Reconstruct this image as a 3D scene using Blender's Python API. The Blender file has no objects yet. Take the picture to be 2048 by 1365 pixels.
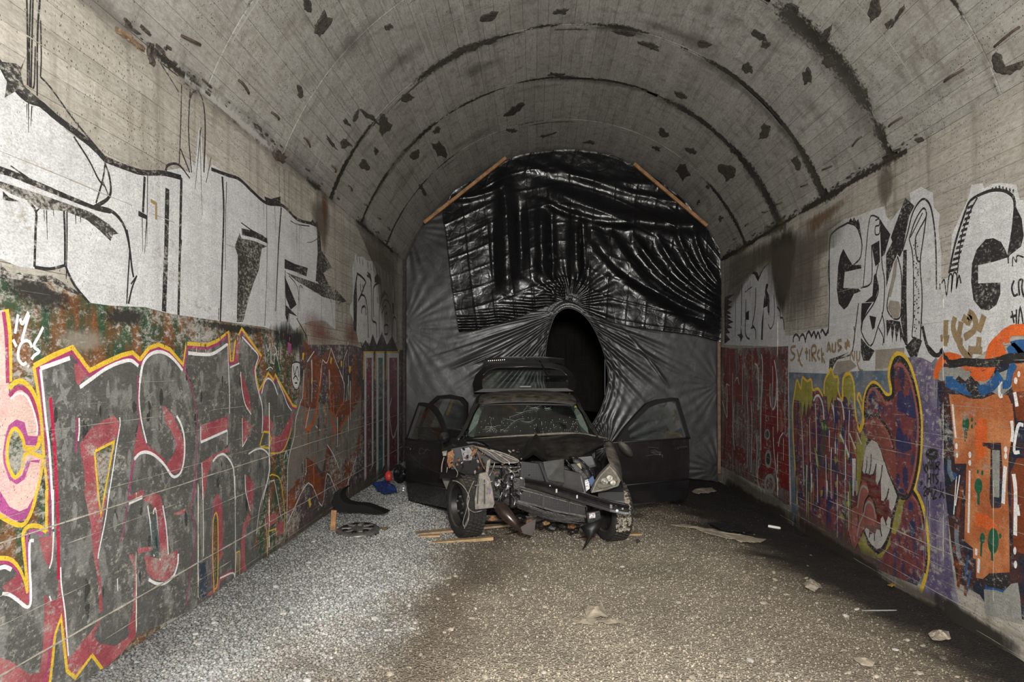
import bpy, bmesh, math, random
import numpy as np
from mathutils import Vector, Matrix
from mathutils.geometry import tessellate_polygon

random.seed(7)
RNG = np.random.default_rng(7)
PI = math.pi
SC = bpy.context.scene
COL = SC.collection

# ------------------------------------------------------------------ camera
F = 1365.0            # focal length in pixels of the 2048 px wide frame (24 mm lens)
PX, PY = 1070.0, 742.0  # where the tunnel axis meets the picture
H = 1.636             # lens height above the ground in the middle of the tunnel
cam = bpy.data.cameras.new('camera')
cam.sensor_width = 36.0
cam.lens = F * 36.0 / 2048.0
cam.shift_x = (1024.0 - PX) / 2048.0
cam.shift_y = (PY - 682.5) / 2048.0
cam.clip_start = 0.05
cam_o = bpy.data.objects.new('camera', cam)
COL.objects.link(cam_o)
cam_o.location = (0, 0, H)
cam_o.rotation_euler = (PI / 2, 0, 0)
SC.camera = cam_o

# ------------------------------------------------------------------ light
world = bpy.data.worlds.new('overcast_sky')
SC.world = world
world.use_nodes = True
_bg = world.node_tree.nodes['Background']
_bg.inputs[0].default_value = (0.80, 0.86, 0.95, 1)
_bg.inputs[1].default_value = 0.35


def area_light(name, loc, target, sx, sy, power, color):
    l = bpy.data.lights.new(name, 'AREA')
    l.shape = 'RECTANGLE'
    l.size, l.size_y = sx, sy
    l.energy = power
    l.color = color
    o = bpy.data.objects.new(name, l)
    COL.objects.link(o)
    o.location = loc
    d = Vector(target) - Vector(loc)
    o.rotation_euler = d.to_track_quat('-Z', 'Y').to_euler()
    return o


# daylight entering through the open portal behind the photographer
area_light('portal_daylight', (0.45, -3.3, 2.5), (0.45, 8, 1.9), 4.6, 3.6, 350, (1.0, 0.96, 0.89))
# the photographer's flash, held just above the lens
area_light('camera_flash', (0.15, -0.25, 2.05), (0.2, 9, 1.9), 0.35, 0.25, 385, (1.0, 0.97, 0.93))

SC.view_settings.view_transform = 'Standard'
SC.view_settings.look = 'None'
SC.view_settings.gamma = 1.0
SC.view_settings.use_curve_mapping = False
SC.view_settings.exposure = 0.0

# ------------------------------------------------------------------ the tunnel's measures
AL, AR = 2.165, 3.06        # walls left and right of the camera
CX = (AR - AL) / 2          # axis of the vault
RV = 2.776                  # radius of the vault
CZ = H + 0.878              # centre of the vault's circle
ZS = CZ + math.sqrt(RV * RV - ((AL + AR) / 2) ** 2)   # springing line
YEND = 11.23                # where the sheets close the tunnel


def onL(px, py):
    Y = F * AL / (PX - px)
    return (-AL, Y, H + (PY - py) * Y / F)


def onR(px, py):
    Y = F * AR / (px - PX)
    return (AR, Y, H + (PY - py) * Y / F)


def at(px, py, Y):
    return Vector(((px - PX) * Y / F, Y, H + (PY - py) * Y / F))


def onV(px, py, r=RV):
    a, b = (px - PX) / F, (PY - py) / F
    ox, oz = -CX, H - CZ
    A = a * a + b * b
    B = 2 * (ox * a + oz * b)
    C = ox * ox + oz * oz - r * r
    Y = (-B + math.sqrt(B * B - 4 * A * C)) / (2 * A)
    return Vector((a * Y, Y, H + b * Y))


def gz(x):
    x = np.asarray(x, float)
    return np.interp(x, [-2.3, -AL, -0.9, 0, 1.7, 2.4, AR, 3.2], [.16, .142, .05, 0, -.05, -.13, -.202, -.21])


def onG(px, py):
    Y = F * H / (py - PY)
    for _ in range(6):
        X = (px - PX) * Y / F
        Y = F * (H - float(gz(X))) / (py - PY)
    X = (px - PX) * Y / F
    return Vector((X, Y, float(gz(X))))


# ------------------------------------------------------------------ noise for numpy
_perm = np.random.default_rng(3).random((256, 256))


def vnoise(x, y):
    x = np.asarray(x, float); y = np.asarray(y, float)
    xi = np.floor(x).astype(int); yi = np.floor(y).astype(int)
    fx = x - xi; fy = y - yi
    fx = fx * fx * (3 - 2 * fx); fy = fy * fy * (3 - 2 * fy)
    a = _perm[xi & 255, yi & 255]; b = _perm[(xi + 1) & 255, yi & 255]
    c = _perm[xi & 255, (yi + 1) & 255]; d = _perm[(xi + 1) & 255, (yi + 1) & 255]
    return (a * (1 - fx) + b * fx) * (1 - fy) + (c * (1 - fx) + d * fx) * fy


def fbm(x, y, o=4):
    s = 0; a = .5; t = 0
    for i in range(o):
        s = s + a * vnoise(x * 2 ** i + 17.3 * i, y * 2 ** i + 5.1 * i); t += a; a *= .5
    return s / t


# ------------------------------------------------------------------ objects
def tag(o, label=None, cat=None, group=None, kind=None):
    if label: o['label'] = label
    if cat: o['category'] = cat
    if group: o['group'] = group
    if kind: o['kind'] = kind
    return o


def empty(name, loc=(0, 0, 0), rz=0, parent=None):
    o = bpy.data.objects.new(name, None)
    COL.objects.link(o)
    o.empty_display_size = .1
    o.location = loc
    o.rotation_euler = (0, 0, rz)
    if parent: o.parent = parent
    return o


def link(name, me, m=None, parent=None, loc=None):
    o = bpy.data.objects.new(name, me)
    COL.objects.link(o)
    if m is not None and not me.materials: me.materials.append(m)
    if loc is not None: o.location = loc
    if parent is not None: o.parent = parent
    return o


def recenter(o):
    """put the origin of a mesh object built in world coordinates at its own base"""
    me = o.data
    n = len(me.vertices)
    co = np.empty(n * 3); me.vertices.foreach_get('co', co); co = co.reshape(-1, 3)
    c = (co.min(0) + co.max(0)) / 2; c[2] = co[:, 2].min()
    me.vertices.foreach_set('co', (co - c).ravel())
    o.location = Vector(c)
    me.update()
    return o


def mesh_obj(name, verts, faces, m=None, parent=None, smooth=False):
    me = bpy.data.meshes.new(name)
    me.from_pydata([tuple(v) for v in verts], [], [tuple(f) for f in faces])
    if smooth:
        me.polygons.foreach_set('use_smooth', [True] * len(me.polygons))
    me.update()
    return link(name, me, m, parent)


class MB:
    """collects shapes for one mesh"""
    def __init__(s):
        s.v = []; s.f = []

    def add(s, vs, fs):
        n = len(s.v)
        s.v += [Vector(q) for q in vs]
        s.f += [tuple(i + n for i in q) for q in fs]
        return s

    def box(s, c, d, rot=None, taper=1.0):
        c = Vector(c); hx, hy, hz = d[0] / 2, d[1] / 2, d[2] / 2
        vs = []
        for z, t in ((-hz, 1), (hz, taper)):
            for x, y in ((-hx, -hy), (hx, -hy), (hx, hy), (-hx, hy)):
                q = Vector((x * t, y * t, z))
                if rot is not None: q = rot @ q
                vs.append(c + q)
        return s.add(vs, [(3, 2, 1, 0), (4, 5, 6, 7), (0, 1, 5, 4), (1, 2, 6, 5), (2, 3, 7, 6), (3, 0, 4, 7)])

    def beam(s, a, b, w, h, up=(0, 0, 1)):
        a = Vector(a); b = Vector(b); d = (b - a).normalized(); up = Vector(up)
        sd = d.cross(up)
        if sd.length < 1e-4: sd = d.cross(Vector((1, 0, 0)))
        sd.normalize(); u = sd.cross(d).normalized()
        vs = []
        for p in (a, b):
            for i, j in ((-1, -1), (1, -1), (1, 1), (-1, 1)):
                vs.append(p + sd * i * w / 2 + u * j * h / 2)
        return s.add(vs, [(3, 2, 1, 0), (4, 5, 6, 7), (0, 1, 5, 4), (1, 2, 6, 5), (2, 3, 7, 6), (3, 0, 4, 7)])

    def tube(s, pts, r, n=8, cap=True):
        pts = [Vector(p) for p in pts]
        rs = r if isinstance(r, (list, tuple)) else [r] * len(pts)
        base = len(s.v)
        ref = None
        for i, p in enumerate(pts):
            if i == 0: d = pts[1] - p
            elif i == len(pts) - 1: d = p - pts[i - 1]
            else: d = pts[i + 1] - pts[i - 1]
            if d.length < 1e-9: d = Vector((0, 0, 1))
            d.normalize()
            if ref is None:
                ref = d.orthogonal().normalized()
            else:
                ref = (ref - d * ref.dot(d))
                if ref.length < 1e-6: ref = d.orthogonal()
                ref.normalize()
            b = d.cross(ref)
            for k in range(n):
                a = 2 * PI * k / n
                s.v.append(p + (ref * math.cos(a) + b * math.sin(a)) * rs[i])
        for i in range(len(pts) - 1):
            for k in range(n):
                s.f.append((base + i * n + k, base + i * n + (k + 1) % n, base + (i + 1) * n + (k + 1) % n, base + (i + 1) * n + k))
        if cap:
            s.f.append(tuple(base + k for k in range(n))[::-1])
            s.f.append(tuple(base + (len(pts) - 1) * n + k for k in range(n)))
        return s

    def lathe(s, prof, n=32, mat=None, closed=False):
        """profile of (radius, height) about local z; mat places it"""
        base = len(s.v); m = len(prof)
        for k in range(n):
            a = 2 * PI * k / n
            for r, h in prof:
                q = Vector((r * math.cos(a), r * math.sin(a), h))
                s.v.append(mat @ q if mat is not None else q)
        for k in range(n):
            k2 = (k + 1) % n
            for i in range(m - 1 + (1 if closed else 0)):
                i2 = (i + 1) % m
                s.f.append((base + k * m + i, base + k2 * m + i, base + k2 * m + i2, base + k * m + i2))
        return s

    def loft(s, secs, closed=True, cap=True):
        base = len(s.v); n = len(secs[0])
        for sec in secs: s.v += [Vector(q) for q in sec]
        for i in range(len(secs) - 1):
            for k in range(n if closed else n - 1):
                k2 = (k + 1) % n
                s.f.append((base + i * n + k, base + i * n + k2, base + (i + 1) * n + k2, base + (i + 1) * n + k))
        if cap and closed:
            s.f.append(tuple(base + k for k in range(n))[::-1])
            s.f.append(tuple(base + (len(secs) - 1) * n + k for k in range(n)))
        return s

    def sheet(s, grid):
        """grid[i][j] of points"""
        base = len(s.v); n = len(grid[0])
        for row in grid: s.v += [Vector(q) for q in row]
        for i in range(len(grid) - 1):
            for j in range(n - 1):
                s.f.append((base + i * n + j, base + i * n + j + 1, base + (i + 1) * n + j + 1, base + (i + 1) * n + j))
        return s

    def slab(s, poly, off):
        """a polygon (any plane) extruded by the vector off"""
        poly = [Vector(q) for q in poly]; off = Vector(off); n = len(poly)
        base = len(s.v)
        s.v += poly + [p + off for p in poly]
        for t in tessellate_polygon([poly]):
            s.f.append((base + t[0], base + t[1], base + t[2]))
            s.f.append((base + n + t[2], base + n + t[1], base + n + t[0]))
        for k in range(n):
            k2 = (k + 1) % n
            s.f.append((base + k, base + k2, base + n + k2, base + n + k))
        return s

    def build(s, name, m, parent=None, smooth=False, bevel=0, solid=0, sub=0, fix=True, angle=None):
        me = bpy.data.meshes.new(name)
        me.from_pydata([tuple(v) for v in s.v], [], s.f)
        if fix:
            bm = bmesh.new(); bm.from_mesh(me)
            bmesh.ops.remove_doubles(bm, verts=bm.verts, dist=1e-5)
            bmesh.ops.recalc_face_normals(bm, faces=bm.faces)
            bm.to_mesh(me); bm.free()
        if smooth:
            me.polygons.foreach_set('use_smooth', [True] * len(me.polygons))
            if angle is not None:
                try: me.set_sharp_from_angle(angle=angle)
                except Exception: pass
        me.update()
        o = link(name, me, m, parent)
        if solid:
            md = o.modifiers.new('solid', 'SOLIDIFY'); md.thickness = solid; md.offset = 0
        if bevel:
            md = o.modifiers.new('bevel', 'BEVEL'); md.width = bevel; md.segments = 2; md.limit_method = 'ANGLE'
        if sub:
            md = o.modifiers.new('sub', 'SUBSURF'); md.levels = sub; md.render_levels = sub
        return o


def catmull(pts, k=6, closed=False):
    P = [tuple(p) for p in pts]
    n = len(P)
    if n < 3:
        return P
    out = []
    rng = range(n if closed else n - 1)
    for i in rng:
        if closed:
            p0, p1, p2, p3 = P[(i - 1) % n], P[i], P[(i + 1) % n], P[(i + 2) % n]
        else:
            p1, p2 = P[i], P[i + 1]
            p0 = P[i - 1] if i > 0 else tuple(2 * a - b for a, b in zip(p1, p2))
            p3 = P[i + 2] if i + 2 < n else tuple(2 * a - b for a, b in zip(p2, p1))
        for j in range(k):
            t = j / k
            out.append(tuple(.5 * (2 * b + (c - a) * t + (2 * a - 5 * b + 4 * c - d) * t * t + (3 * b - a - 3 * c + d) * t ** 3)
                             for a, b, c, d in zip(p0, p1, p2, p3)))
    if not closed: out.append(P[-1])
    return out


# ------------------------------------------------------------------ materials
MAT = {}


class NT:
    """short hand for a node tree"""
    def __init__(s, tree):
        s.t = tree

    def n(s, kind, **kw):
        nd = s.t.nodes.new(kind)
        for k, v in kw.items():
            if k.startswith('i_'):
                key = k[2:]
                key = int(key) if key.isdigit() else key
                s.put(nd.inputs[key], v)
            else:
                setattr(nd, k, v)
        return nd

    def put(s, sock, v):
        if isinstance(v, bpy.types.NodeSocket): s.t.links.new(v, sock)
        elif isinstance(v, bpy.types.Node): s.t.links.new(v.outputs[0], sock)
        else:
            if sock.type == 'RGBA' and len(v) == 3: v = (*v, 1)
            sock.default_value = v

    def math(s, op, a, b=None, c=None, clamp=False):
        nd = s.t.nodes.new('ShaderNodeMath'); nd.operation = op; nd.use_clamp = clamp
        s.put(nd.inputs[0], a)
        if b is not None: s.put(nd.inputs[1], b)
        if c is not None: s.put(nd.inputs[2], c)
        return nd.outputs[0]

    def mix(s, f, a, b, blend='MIX'):
        nd = s.t.nodes.new('ShaderNodeMix'); nd.data_type = 'RGBA'; nd.blend_type = blend
        s.put(nd.inputs[0], f); s.put(nd.inputs[6], a); s.put(nd.inputs[7], b)
        return nd.outputs[2]

    def ramp(s, v, lo, hi, a=0.0, b=1.0):
        nd = s.t.nodes.new('ShaderNodeMapRange'); nd.clamp = True
        s.put(nd.inputs[0], v); s.put(nd.inputs[1], lo); s.put(nd.inputs[2], hi)
        s.put(nd.inputs[3], a); s.put(nd.inputs[4], b)
        return nd.outputs[0]

    def noise(s, vec, scale, detail=4, rough=.55, out=0):
        nd = s.t.nodes.new('ShaderNodeTexNoise')
        s.put(nd.inputs['Vector'], vec); nd.inputs['Scale'].default_value = scale
        nd.inputs['Detail'].default_value = detail; nd.inputs['Roughness'].default_value = rough
        return nd.outputs[out]

    def scaled(s, vec, sc):
        nd = s.t.nodes.new('ShaderNodeVectorMath'); nd.operation = 'MULTIPLY'
        s.put(nd.inputs[0], vec); nd.inputs[1].default_value = sc
        return nd.outputs[0]

    def pos(s):
        return s.t.nodes.new('ShaderNodeNewGeometry').outputs['Position']

    def vor(s, vec, scale, feature='F1', out=0):
        nd = s.t.nodes.new('ShaderNodeTexVoronoi'); nd.feature = feature
        s.put(nd.inputs['Vector'], vec); nd.inputs['Scale'].default_value = scale
        return nd.outputs[out]

    def bump(s, h, strength=.3, dist=.01):
        nd = s.t.nodes.new('ShaderNodeBump')
        s.put(nd.inputs['Height'], h); nd.inputs['Strength'].default_value = strength
        nd.inputs['Distance'].default_value = dist
        return nd.outputs[0]


def new_mat(name):
    m = bpy.data.materials.new(name)
    m.use_nodes = True
    t = NT(m.node_tree)
    b = m.node_tree.nodes['Principled BSDF']
    MAT[name] = m
    return m, t, b


def plain(name, color, rough=.5, metal=0.0, var=.25, scale=6.0, dust=None, dust_amt=0.0, bump=0.0, bscale=60, spec=.5, coat=0.0):
    m, t, b = new_mat(name)
    p = t.pos()
    nz = t.noise(p, scale, 5, .6)
    dark = tuple(c * (1 - var) for c in color); lite = tuple(min(1, c * (1 + var)) for c in color)
    col = t.mix(t.ramp(nz, .3, .7), dark, lite)
    r = rough
    if dust is not None:
        g = t.n('ShaderNodeNewGeometry')
        sx = t.n('ShaderNodeSeparateXYZ', i_0=g.outputs['Normal'])
        f = t.math('MULTIPLY', t.ramp(sx.outputs[2], .22, .95), t.ramp(t.noise(p, 9, 6, .65), .3, .65))
        f = t.math('MULTIPLY', f, dust_amt, clamp=True)
        col = t.mix(f, col, dust)
        r = t.math('ADD', rough, t.math('MULTIPLY', f, .5), clamp=True)
    t.put(b.inputs['Base Color'], col)
    t.put(b.inputs['Roughness'], r)
    b.inputs['Metallic'].default_value = metal
    b.inputs['Specular IOR Level'].default_value = spec
    if coat: b.inputs['Coat Weight'].default_value = coat
    if bump: t.put(b.inputs['Normal'], t.bump(t.noise(p, bscale, 4), bump))
    return m


# bare board-marked concrete: one node group, so that worn paint shows the wall's own colour
def concrete_group():
    g = bpy.data.node_groups.new('bare_concrete', 'ShaderNodeTree')
    g.interface.new_socket('Color', in_out='OUTPUT', socket_type='NodeSocketColor')
    g.interface.new_socket('Height', in_out='OUTPUT', socket_type='NodeSocketFloat')
    t = NT(g)
    o = t.n('NodeGroupOutput')
    p = t.pos()
    big = t.noise(p, 1.1, 5, .6)
    mid = t.noise(t.scaled(p, (1, .5, 1.6)), 5.0, 6, .65)
    grain = t.noise(t.scaled(p, (1, .22, 1)), 60, 5, .7)
    streak = t.noise(t.scaled(p, (3.2, 3.2, .22)), 2.6, 5, .6)
    c = t.mix(t.ramp(big, .3, .7), (.33, .312, .278), (.46, .443, .40))
    c = t.mix(t.math('MULTIPLY', t.ramp(mid, .40, .66), .70), c, (.47, .455, .425))
    c = t.mix(t.math('MULTIPLY', t.ramp(streak, .52, .70), .6), c, (.17, .15, .122))
    seam = t.noise(t.scaled(p, (1, .06, 1)), 16, 5, .7)
    c = t.mix(t.math('MULTIPLY', t.ramp(seam, .54, .68), .5), c, (.15, .135, .11))
    c = t.mix(t.math('MULTIPLY', t.ramp(grain, .42, .66), .5), c, (.20, .183, .155))
    pits = t.vor(p, 42, 'F1')
    pn = t.noise(p, 3.5, 3)
    pit = t.math('MULTIPLY', t.ramp(pits, .10, .20, 1, 0), t.ramp(pn, .44, .56))
    c = t.mix(t.math('MULTIPLY', pit, .75), c, (.085, .075, .06))
    fleck = t.math('MULTIPLY', t.ramp(t.noise(p, 95, 3), .66, .74), .5)
    c = t.mix(fleck, c, (.62, .60, .55))
    t.put(o.inputs[0], c)
    h = t.math('ADD', t.math('MULTIPLY', grain, .5), t.math('MULTIPLY', pit, -.8))
    h = t.math('ADD', h, mid)
    t.put(o.inputs[1], h)
    return g


G_CON = concrete_group()


def concrete(name, tint=(1, 1, 1), per_board=.16):
    m, t, b = new_mat(name)
    g = t.n('ShaderNodeGroup'); g.node_tree = G_CON
    rnd = t.n('ShaderNodeObjectInfo').outputs['Random']
    k = t.ramp(rnd, 0, 1, 1 - per_board, 1 + per_board)
    cmb = t.n('ShaderNodeCombineColor', i_0=t.math('MULTIPLY', k, tint[0]), i_1=t.math('MULTIPLY', k, tint[1]), i_2=t.math('MULTIPLY', k, tint[2]))
    t.put(b.inputs['Base Color'], t.mix(1.0, g.outputs[0], cmb.outputs[0], 'MULTIPLY'))
    b.inputs['Roughness'].default_value = .9
    b.inputs['Specular IOR Level'].default_value = .25
    t.put(b.inputs['Normal'], t.bump(g.outputs[1], .85, .014))
    return m


def paint(name, color, wear=.3, var=.18, rough=.5, color2=None, scale2=6.0, lo=.45, hi=.55, stretch=(1, 1, 1), wscale=14):
    """wall paint: worn through to the concrete in flecks; color2 gives a second sprayed colour"""
    m, t, b = new_mat(name)
    g = t.n('ShaderNodeGroup'); g.node_tree = G_CON
    p = t.pos()
    c = color
    if color2 is not None:
        c = t.mix(t.ramp(t.noise(t.scaled(p, stretch), scale2, 4, .55), lo, hi), color, color2)
    v = t.ramp(t.noise(p, 7, 5, .65), .25, .75, 1 - var, 1 + var)
    fine = t.ramp(t.noise(t.scaled(p, (1, .55, 1)), 130, 3, .7), .3, .7, .72, 1.28)
    v = t.math('MULTIPLY', v, fine)
    lum = t.n('ShaderNodeRGBToBW', i_0=g.outputs[0]).outputs[0]
    v = t.math('MULTIPLY', v, t.ramp(lum, .12, .48, .72, 1.16))
    c = t.mix(1.0, c, t.n('ShaderNodeCombineColor', i_0=v, i_1=v, i_2=v).outputs[0], 'MULTIPLY')
    # scuffs along the boards
    sc = t.noise(t.scaled(p, (1, .10, 2.2)), 60, 6, .8)
    c = t.mix(t.math('MULTIPLY', t.ramp(sc, .60, .72), .45), c, (.36, .335, .29))
    w = t.noise(t.scaled(p, (1, .6, 1)), wscale * 1.7, 9, .82)
    w2 = t.noise(p, 2.0, 3, .6)
    th = t.math('ADD', w, t.math('MULTIPLY', t.math('SUBTRACT', w2, .5), .35))
    mask = t.ramp(th, .70 - wear * .45, .78 - wear * .40)
    t.put(b.inputs['Base Color'], t.mix(mask, c, g.outputs[0]))
    b.inputs['Roughness'].default_value = rough
    b.inputs['Specular IOR Level'].default_value = .3
    t.put(b.inputs['Normal'], t.bump(g.outputs[1], .45, .01))
    return m


def soft(name, color, opacity=.8, nscale=9.0, contrast=.35, stretch=(1, 1, 1), rough=.8):
    """sprayed haze, soot or damp with a ragged edge: opacity comes from the mesh's own feather attribute"""
    m, t, b = new_mat(name)
    p = t.pos()
    fe = t.n('ShaderNodeAttribute', attribute_name='feather').outputs['Fac']
    nz = t.noise(t.scaled(p, stretch), nscale, 7, .68)
    a = t.math('ADD', fe, t.math('MULTIPLY', t.math('SUBTRACT', nz, .5), 1.5))
    a = t.math('MULTIPLY', t.ramp(a, .5 - contrast, .5 + contrast), t.ramp(fe, 0, .15))
    a = t.math('MULTIPLY', a, opacity, clamp=True)
    t.put(b.inputs['Base Color'], color)
    b.inputs['Roughness'].default_value = rough
    b.inputs['Specular IOR Level'].default_value = .25
    tr = t.n('ShaderNodeBsdfTransparent')
    mx = t.n('ShaderNodeMixShader', i_0=a, i_1=tr.outputs[0], i_2=b.outputs[0])
    out = m.node_tree.nodes['Material Output']
    t.put(out.inputs[0], mx.outputs[0])
    return m


con_wall = concrete('concrete_wall', (1.0, .985, .95), .09)
con_vault = concrete('concrete_vault', (.80, .81, .82), .08)
con_pale = concrete('concrete_ridge', (1.12, 1.09, 1.03), .15)
soot = plain('soot_crust', (.035, .03, .025), .9, var=.6, scale=30, bump=.6)
spall = plain('torn_wood_crust', (.048, .040, .032), .92, var=.75, scale=40, bump=.8, bscale=90)
rust = plain('rusty_iron', (.060, .040, .030), .85, var=.55, scale=30, bump=.5)
rust_bright = plain('rust_run', (.17, .115, .07), .9, var=.5, scale=18)
wood = None

# =================================================================== structure
Y0, Y1 = -3.5, 30.0


def ground_mix(x, y):
    """weights of pale grey gravel, brown earth, tan grit, black soil at a spot"""
    n1 = fbm(x * 1.3 + 9, y * 1.0 + 3, 5) - .5
    n2 = fbm(x * 5 + 1, y * 5 + 30, 4) - .5
    e = x + .9 * n1 + .35 * n2
    bend = np.interp(y, [3, 4.5, 6.2, 7.5, 11], [-1.12, -.95, -.72, -.62, -.4])
    grey = 1 / (1 + np.exp((e - bend) * 7))
    brown = np.exp(-((e - bend - .27) / .33) ** 2) * np.interp(y, [3.2, 6.8, 7.6], [1, .9, .1])
    bd = np.interp(y, [3, 4.2, 5.2, 6.6, 8, 11], [2.50, 2.36, 2.27, 2.06, 1.82, 1.65])
    e2 = x + .8 * n1 + .45 * n2
    black = 1 / (1 + np.exp(-(e2 - bd) * 13))
    damp = 1 / (1 + np.exp(-(e2 - bd + .5) * 5)) * .7
    return grey, brown, black, damp


def ground_color(x, y, jitter=0.0, stone=False):
    grey, brown, black, damp = ground_mix(x, y)
    tan = np.array([.295, .262, .205]); c = np.repeat(tan[None], len(x), 0)
    if stone: c = c * 1.12
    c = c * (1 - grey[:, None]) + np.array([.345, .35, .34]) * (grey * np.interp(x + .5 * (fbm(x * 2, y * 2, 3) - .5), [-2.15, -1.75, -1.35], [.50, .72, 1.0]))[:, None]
    c = c * (1 - (.75 * brown)[:, None]) + np.array([.125, .098, .07]) * (.75 * brown)[:, None]
    c = c * (1 - damp[:, None]) + np.array([.15, .125, .09]) * damp[:, None]
    c = c * (1 - black[:, None]) + np.array([.026, .023, .02]) * black[:, None]
    c = c * (.72 + .56 * fbm(x * 2.3, y * 2.3, 4))[:, None]
    return np.clip(c, 0, 1)


def ground_height(x, y):
    h = gz(x) + .05 * (fbm(x * .9 + 40, y * .9, 4) - .5) + .02 * (fbm(x * 6, y * 6, 3) - .5)
    return h


def make_floor():
    xs = np.arange(-AL - .06, AR + .07, .045)
    ys = np.concatenate([np.arange(Y0, 2.6, .3), np.arange(2.6, 11.4, .045), np.arange(11.4, Y1 + .3, .4)])
    X, Y = np.meshgrid(xs, ys)
    x = X.ravel(); y = Y.ravel(); z = ground_height(x, y)
    nx = len(xs); ny = len(ys)
    i = np.arange(ny - 1)[:, None] * nx + np.arange(nx - 1)[None]
    f = np.stack([i, i + 1, i + nx + 1, i + nx], -1).reshape(-1, 4)
    me = bpy.data.meshes.new('floor')
    me.vertices.add(len(x)); me.vertices.foreach_set('co', np.stack([x, y, z], 1).ravel())
    me.loops.add(f.size); me.loops.foreach_set('vertex_index', f.ravel())
    me.polygons.add(len(f)); me.polygons.foreach_set('loop_start', np.arange(len(f)) * 4)
    me.polygons.foreach_set('use_smooth', np.ones(len(f), bool))
    me.update(); me.validate()
    a = me.color_attributes.new('earth', 'FLOAT_COLOR', 'POINT')
    c = ground_color(x, y); c4 = np.concatenate([c, np.ones((len(c), 1))], 1)
    a.data.foreach_set('color', c4.ravel())
    m, t, b = new_mat('trodden_grit')
    p = t.pos()
    col = t.n('ShaderNodeAttribute', attribute_name='earth').outputs['Color']
    v = t.vor(p, 75, 'F1', 1)
    sv = t.n('ShaderNodeSeparateColor', i_0=v).outputs[0]
    k = t.ramp(sv, 0, 1, .72, 1.28)
    nz = t.ramp(t.noise(p, 26, 6, .7), .3, .7, .7, 1.25)
    k = t.math('MULTIPLY', k, nz)
    t.put(b.inputs['Base Color'], t.mix(1.0, col, t.n('ShaderNodeCombineColor', i_0=k, i_1=k, i_2=k).outputs[0], 'MULTIPLY'))
    b.inputs['Roughness'].default_value = .92
    b.inputs['Specular IOR Level'].default_value = .25
    hgt = t.math('ADD', t.vor(p, 75, 'F1', 0), t.math('MULTIPLY', t.noise(p, 30, 5), .8))
    t.put(b.inputs['Normal'], t.bump(hgt, .8, .014))
    o = link('floor', me, m)
    tag(o, kind='structure')
    return o


floor = make_floor()


def stone_mat():
    m, t, b = new_mat('gravel_stone')
    p = t.pos()
    col = t.n('ShaderNodeAttribute', attribute_name='earth').outputs['Color']
    k = t.ramp(t.noise(p, 60, 4, .6), .3, .7, .8, 1.2)
    t.put(b.inputs['Base Color'], t.mix(1.0, col, t.n('ShaderNodeCombineColor', i_0=k, i_1=k, i_2=k).outputs[0], 'MULTIPLY'))
    b.inputs['Roughness'].default_value = .85
    b.inputs['Specular IOR Level'].default_value = .3
    return m


M_STONE = stone_mat()


def make_gravel():
    """loose crushed stone, too many to count: one part of the floor"""
    n = 150000
    y = 3.2 + 8.0 * RNG.random(n) ** 1.75
    x = -AL + .02 + (AL + AR - .04) * RNG.random(n)
    grey, brown, black, damp = ground_mix(x, y)
    keep = RNG.random(n) < (.40 + .6 * grey) * (1 - .93 * black) * (1 - .45 * brown) * (1 - .35 * damp)
    # only where the lens can look
    keep &= (x > -.80 * y) & (x < .73 * y)
    x = x[keep]; y = y[keep]; grey = grey[keep]
    n = len(x)
    size = (.0040 + .0078 * RNG.random(n) ** 2.2) * (1 + .45 * grey) * (.8 + .035 * y)
    # octahedron stones
    base = np.array([[1, 0, 0], [0, 1, 0], [-1, 0, 0], [0, -1, 0], [0, 0, 1], [0, 0, -1]], float)
    tri = np.array([[0, 1, 4], [1, 2, 4], [2, 3, 4], [3, 0, 4], [1, 0, 5], [2, 1, 5], [3, 2, 5], [0, 3, 5]])
    V = base[None] * (.65 + .7 * RNG.random((n, 6, 1))) + .35 * (RNG.random((n, 6, 3)) - .5)
    V[:, :, 2] *= (.45 + .4 * RNG.random(n))[:, None]
    a = RNG.random(n) * 6.283
    ca, sa = np.cos(a)[:, None], np.sin(a)[:, None]
    vx = V[:, :, 0] * ca - V[:, :, 1] * sa; vy = V[:, :, 0] * sa + V[:, :, 1] * ca
    V[:, :, 0] = vx; V[:, :, 1] = vy
    V *= size[:, None, None]
    V[:, :, 0] += x[:, None]; V[:, :, 1] += y[:, None]
    V[:, :, 2] += (ground_height(x, y) + size * .28)[:, None]
    f = (np.arange(n) * 6)[:, None, None] + tri[None]
    f = f.reshape(-1, 3)
    me = bpy.data.meshes.new('loose_gravel')
    me.vertices.add(n * 6); me.vertices.foreach_set('co', V.ravel())
    me.loops.add(f.size); me.loops.foreach_set('vertex_index', f.ravel())
    me.polygons.add(len(f)); me.polygons.foreach_set('loop_start', np.arange(len(f)) * 3)
    me.update()
    at_ = me.color_attributes.new('earth', 'FLOAT_COLOR', 'POINT')
    c = ground_color(x, y, stone=True)
    k = .74 + .48 * RNG.random(n); tint = 1 + .10 * (RNG.random((n, 3)) - .5)
    pale = RNG.random(n) < .07
    k[pale] *= 1.35
    c = np.clip(c * k[:, None] * tint, 0, .85)
    c = np.repeat(c, 6, 0); c4 = np.concatenate([c, np.ones((len(c), 1))], 1)
    at_.data.foreach_set('color', c4.ravel())
    o = link('loose_gravel', me, M_STONE, floor)
    tag(o, kind='stuff')
    return o


make_gravel()


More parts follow.
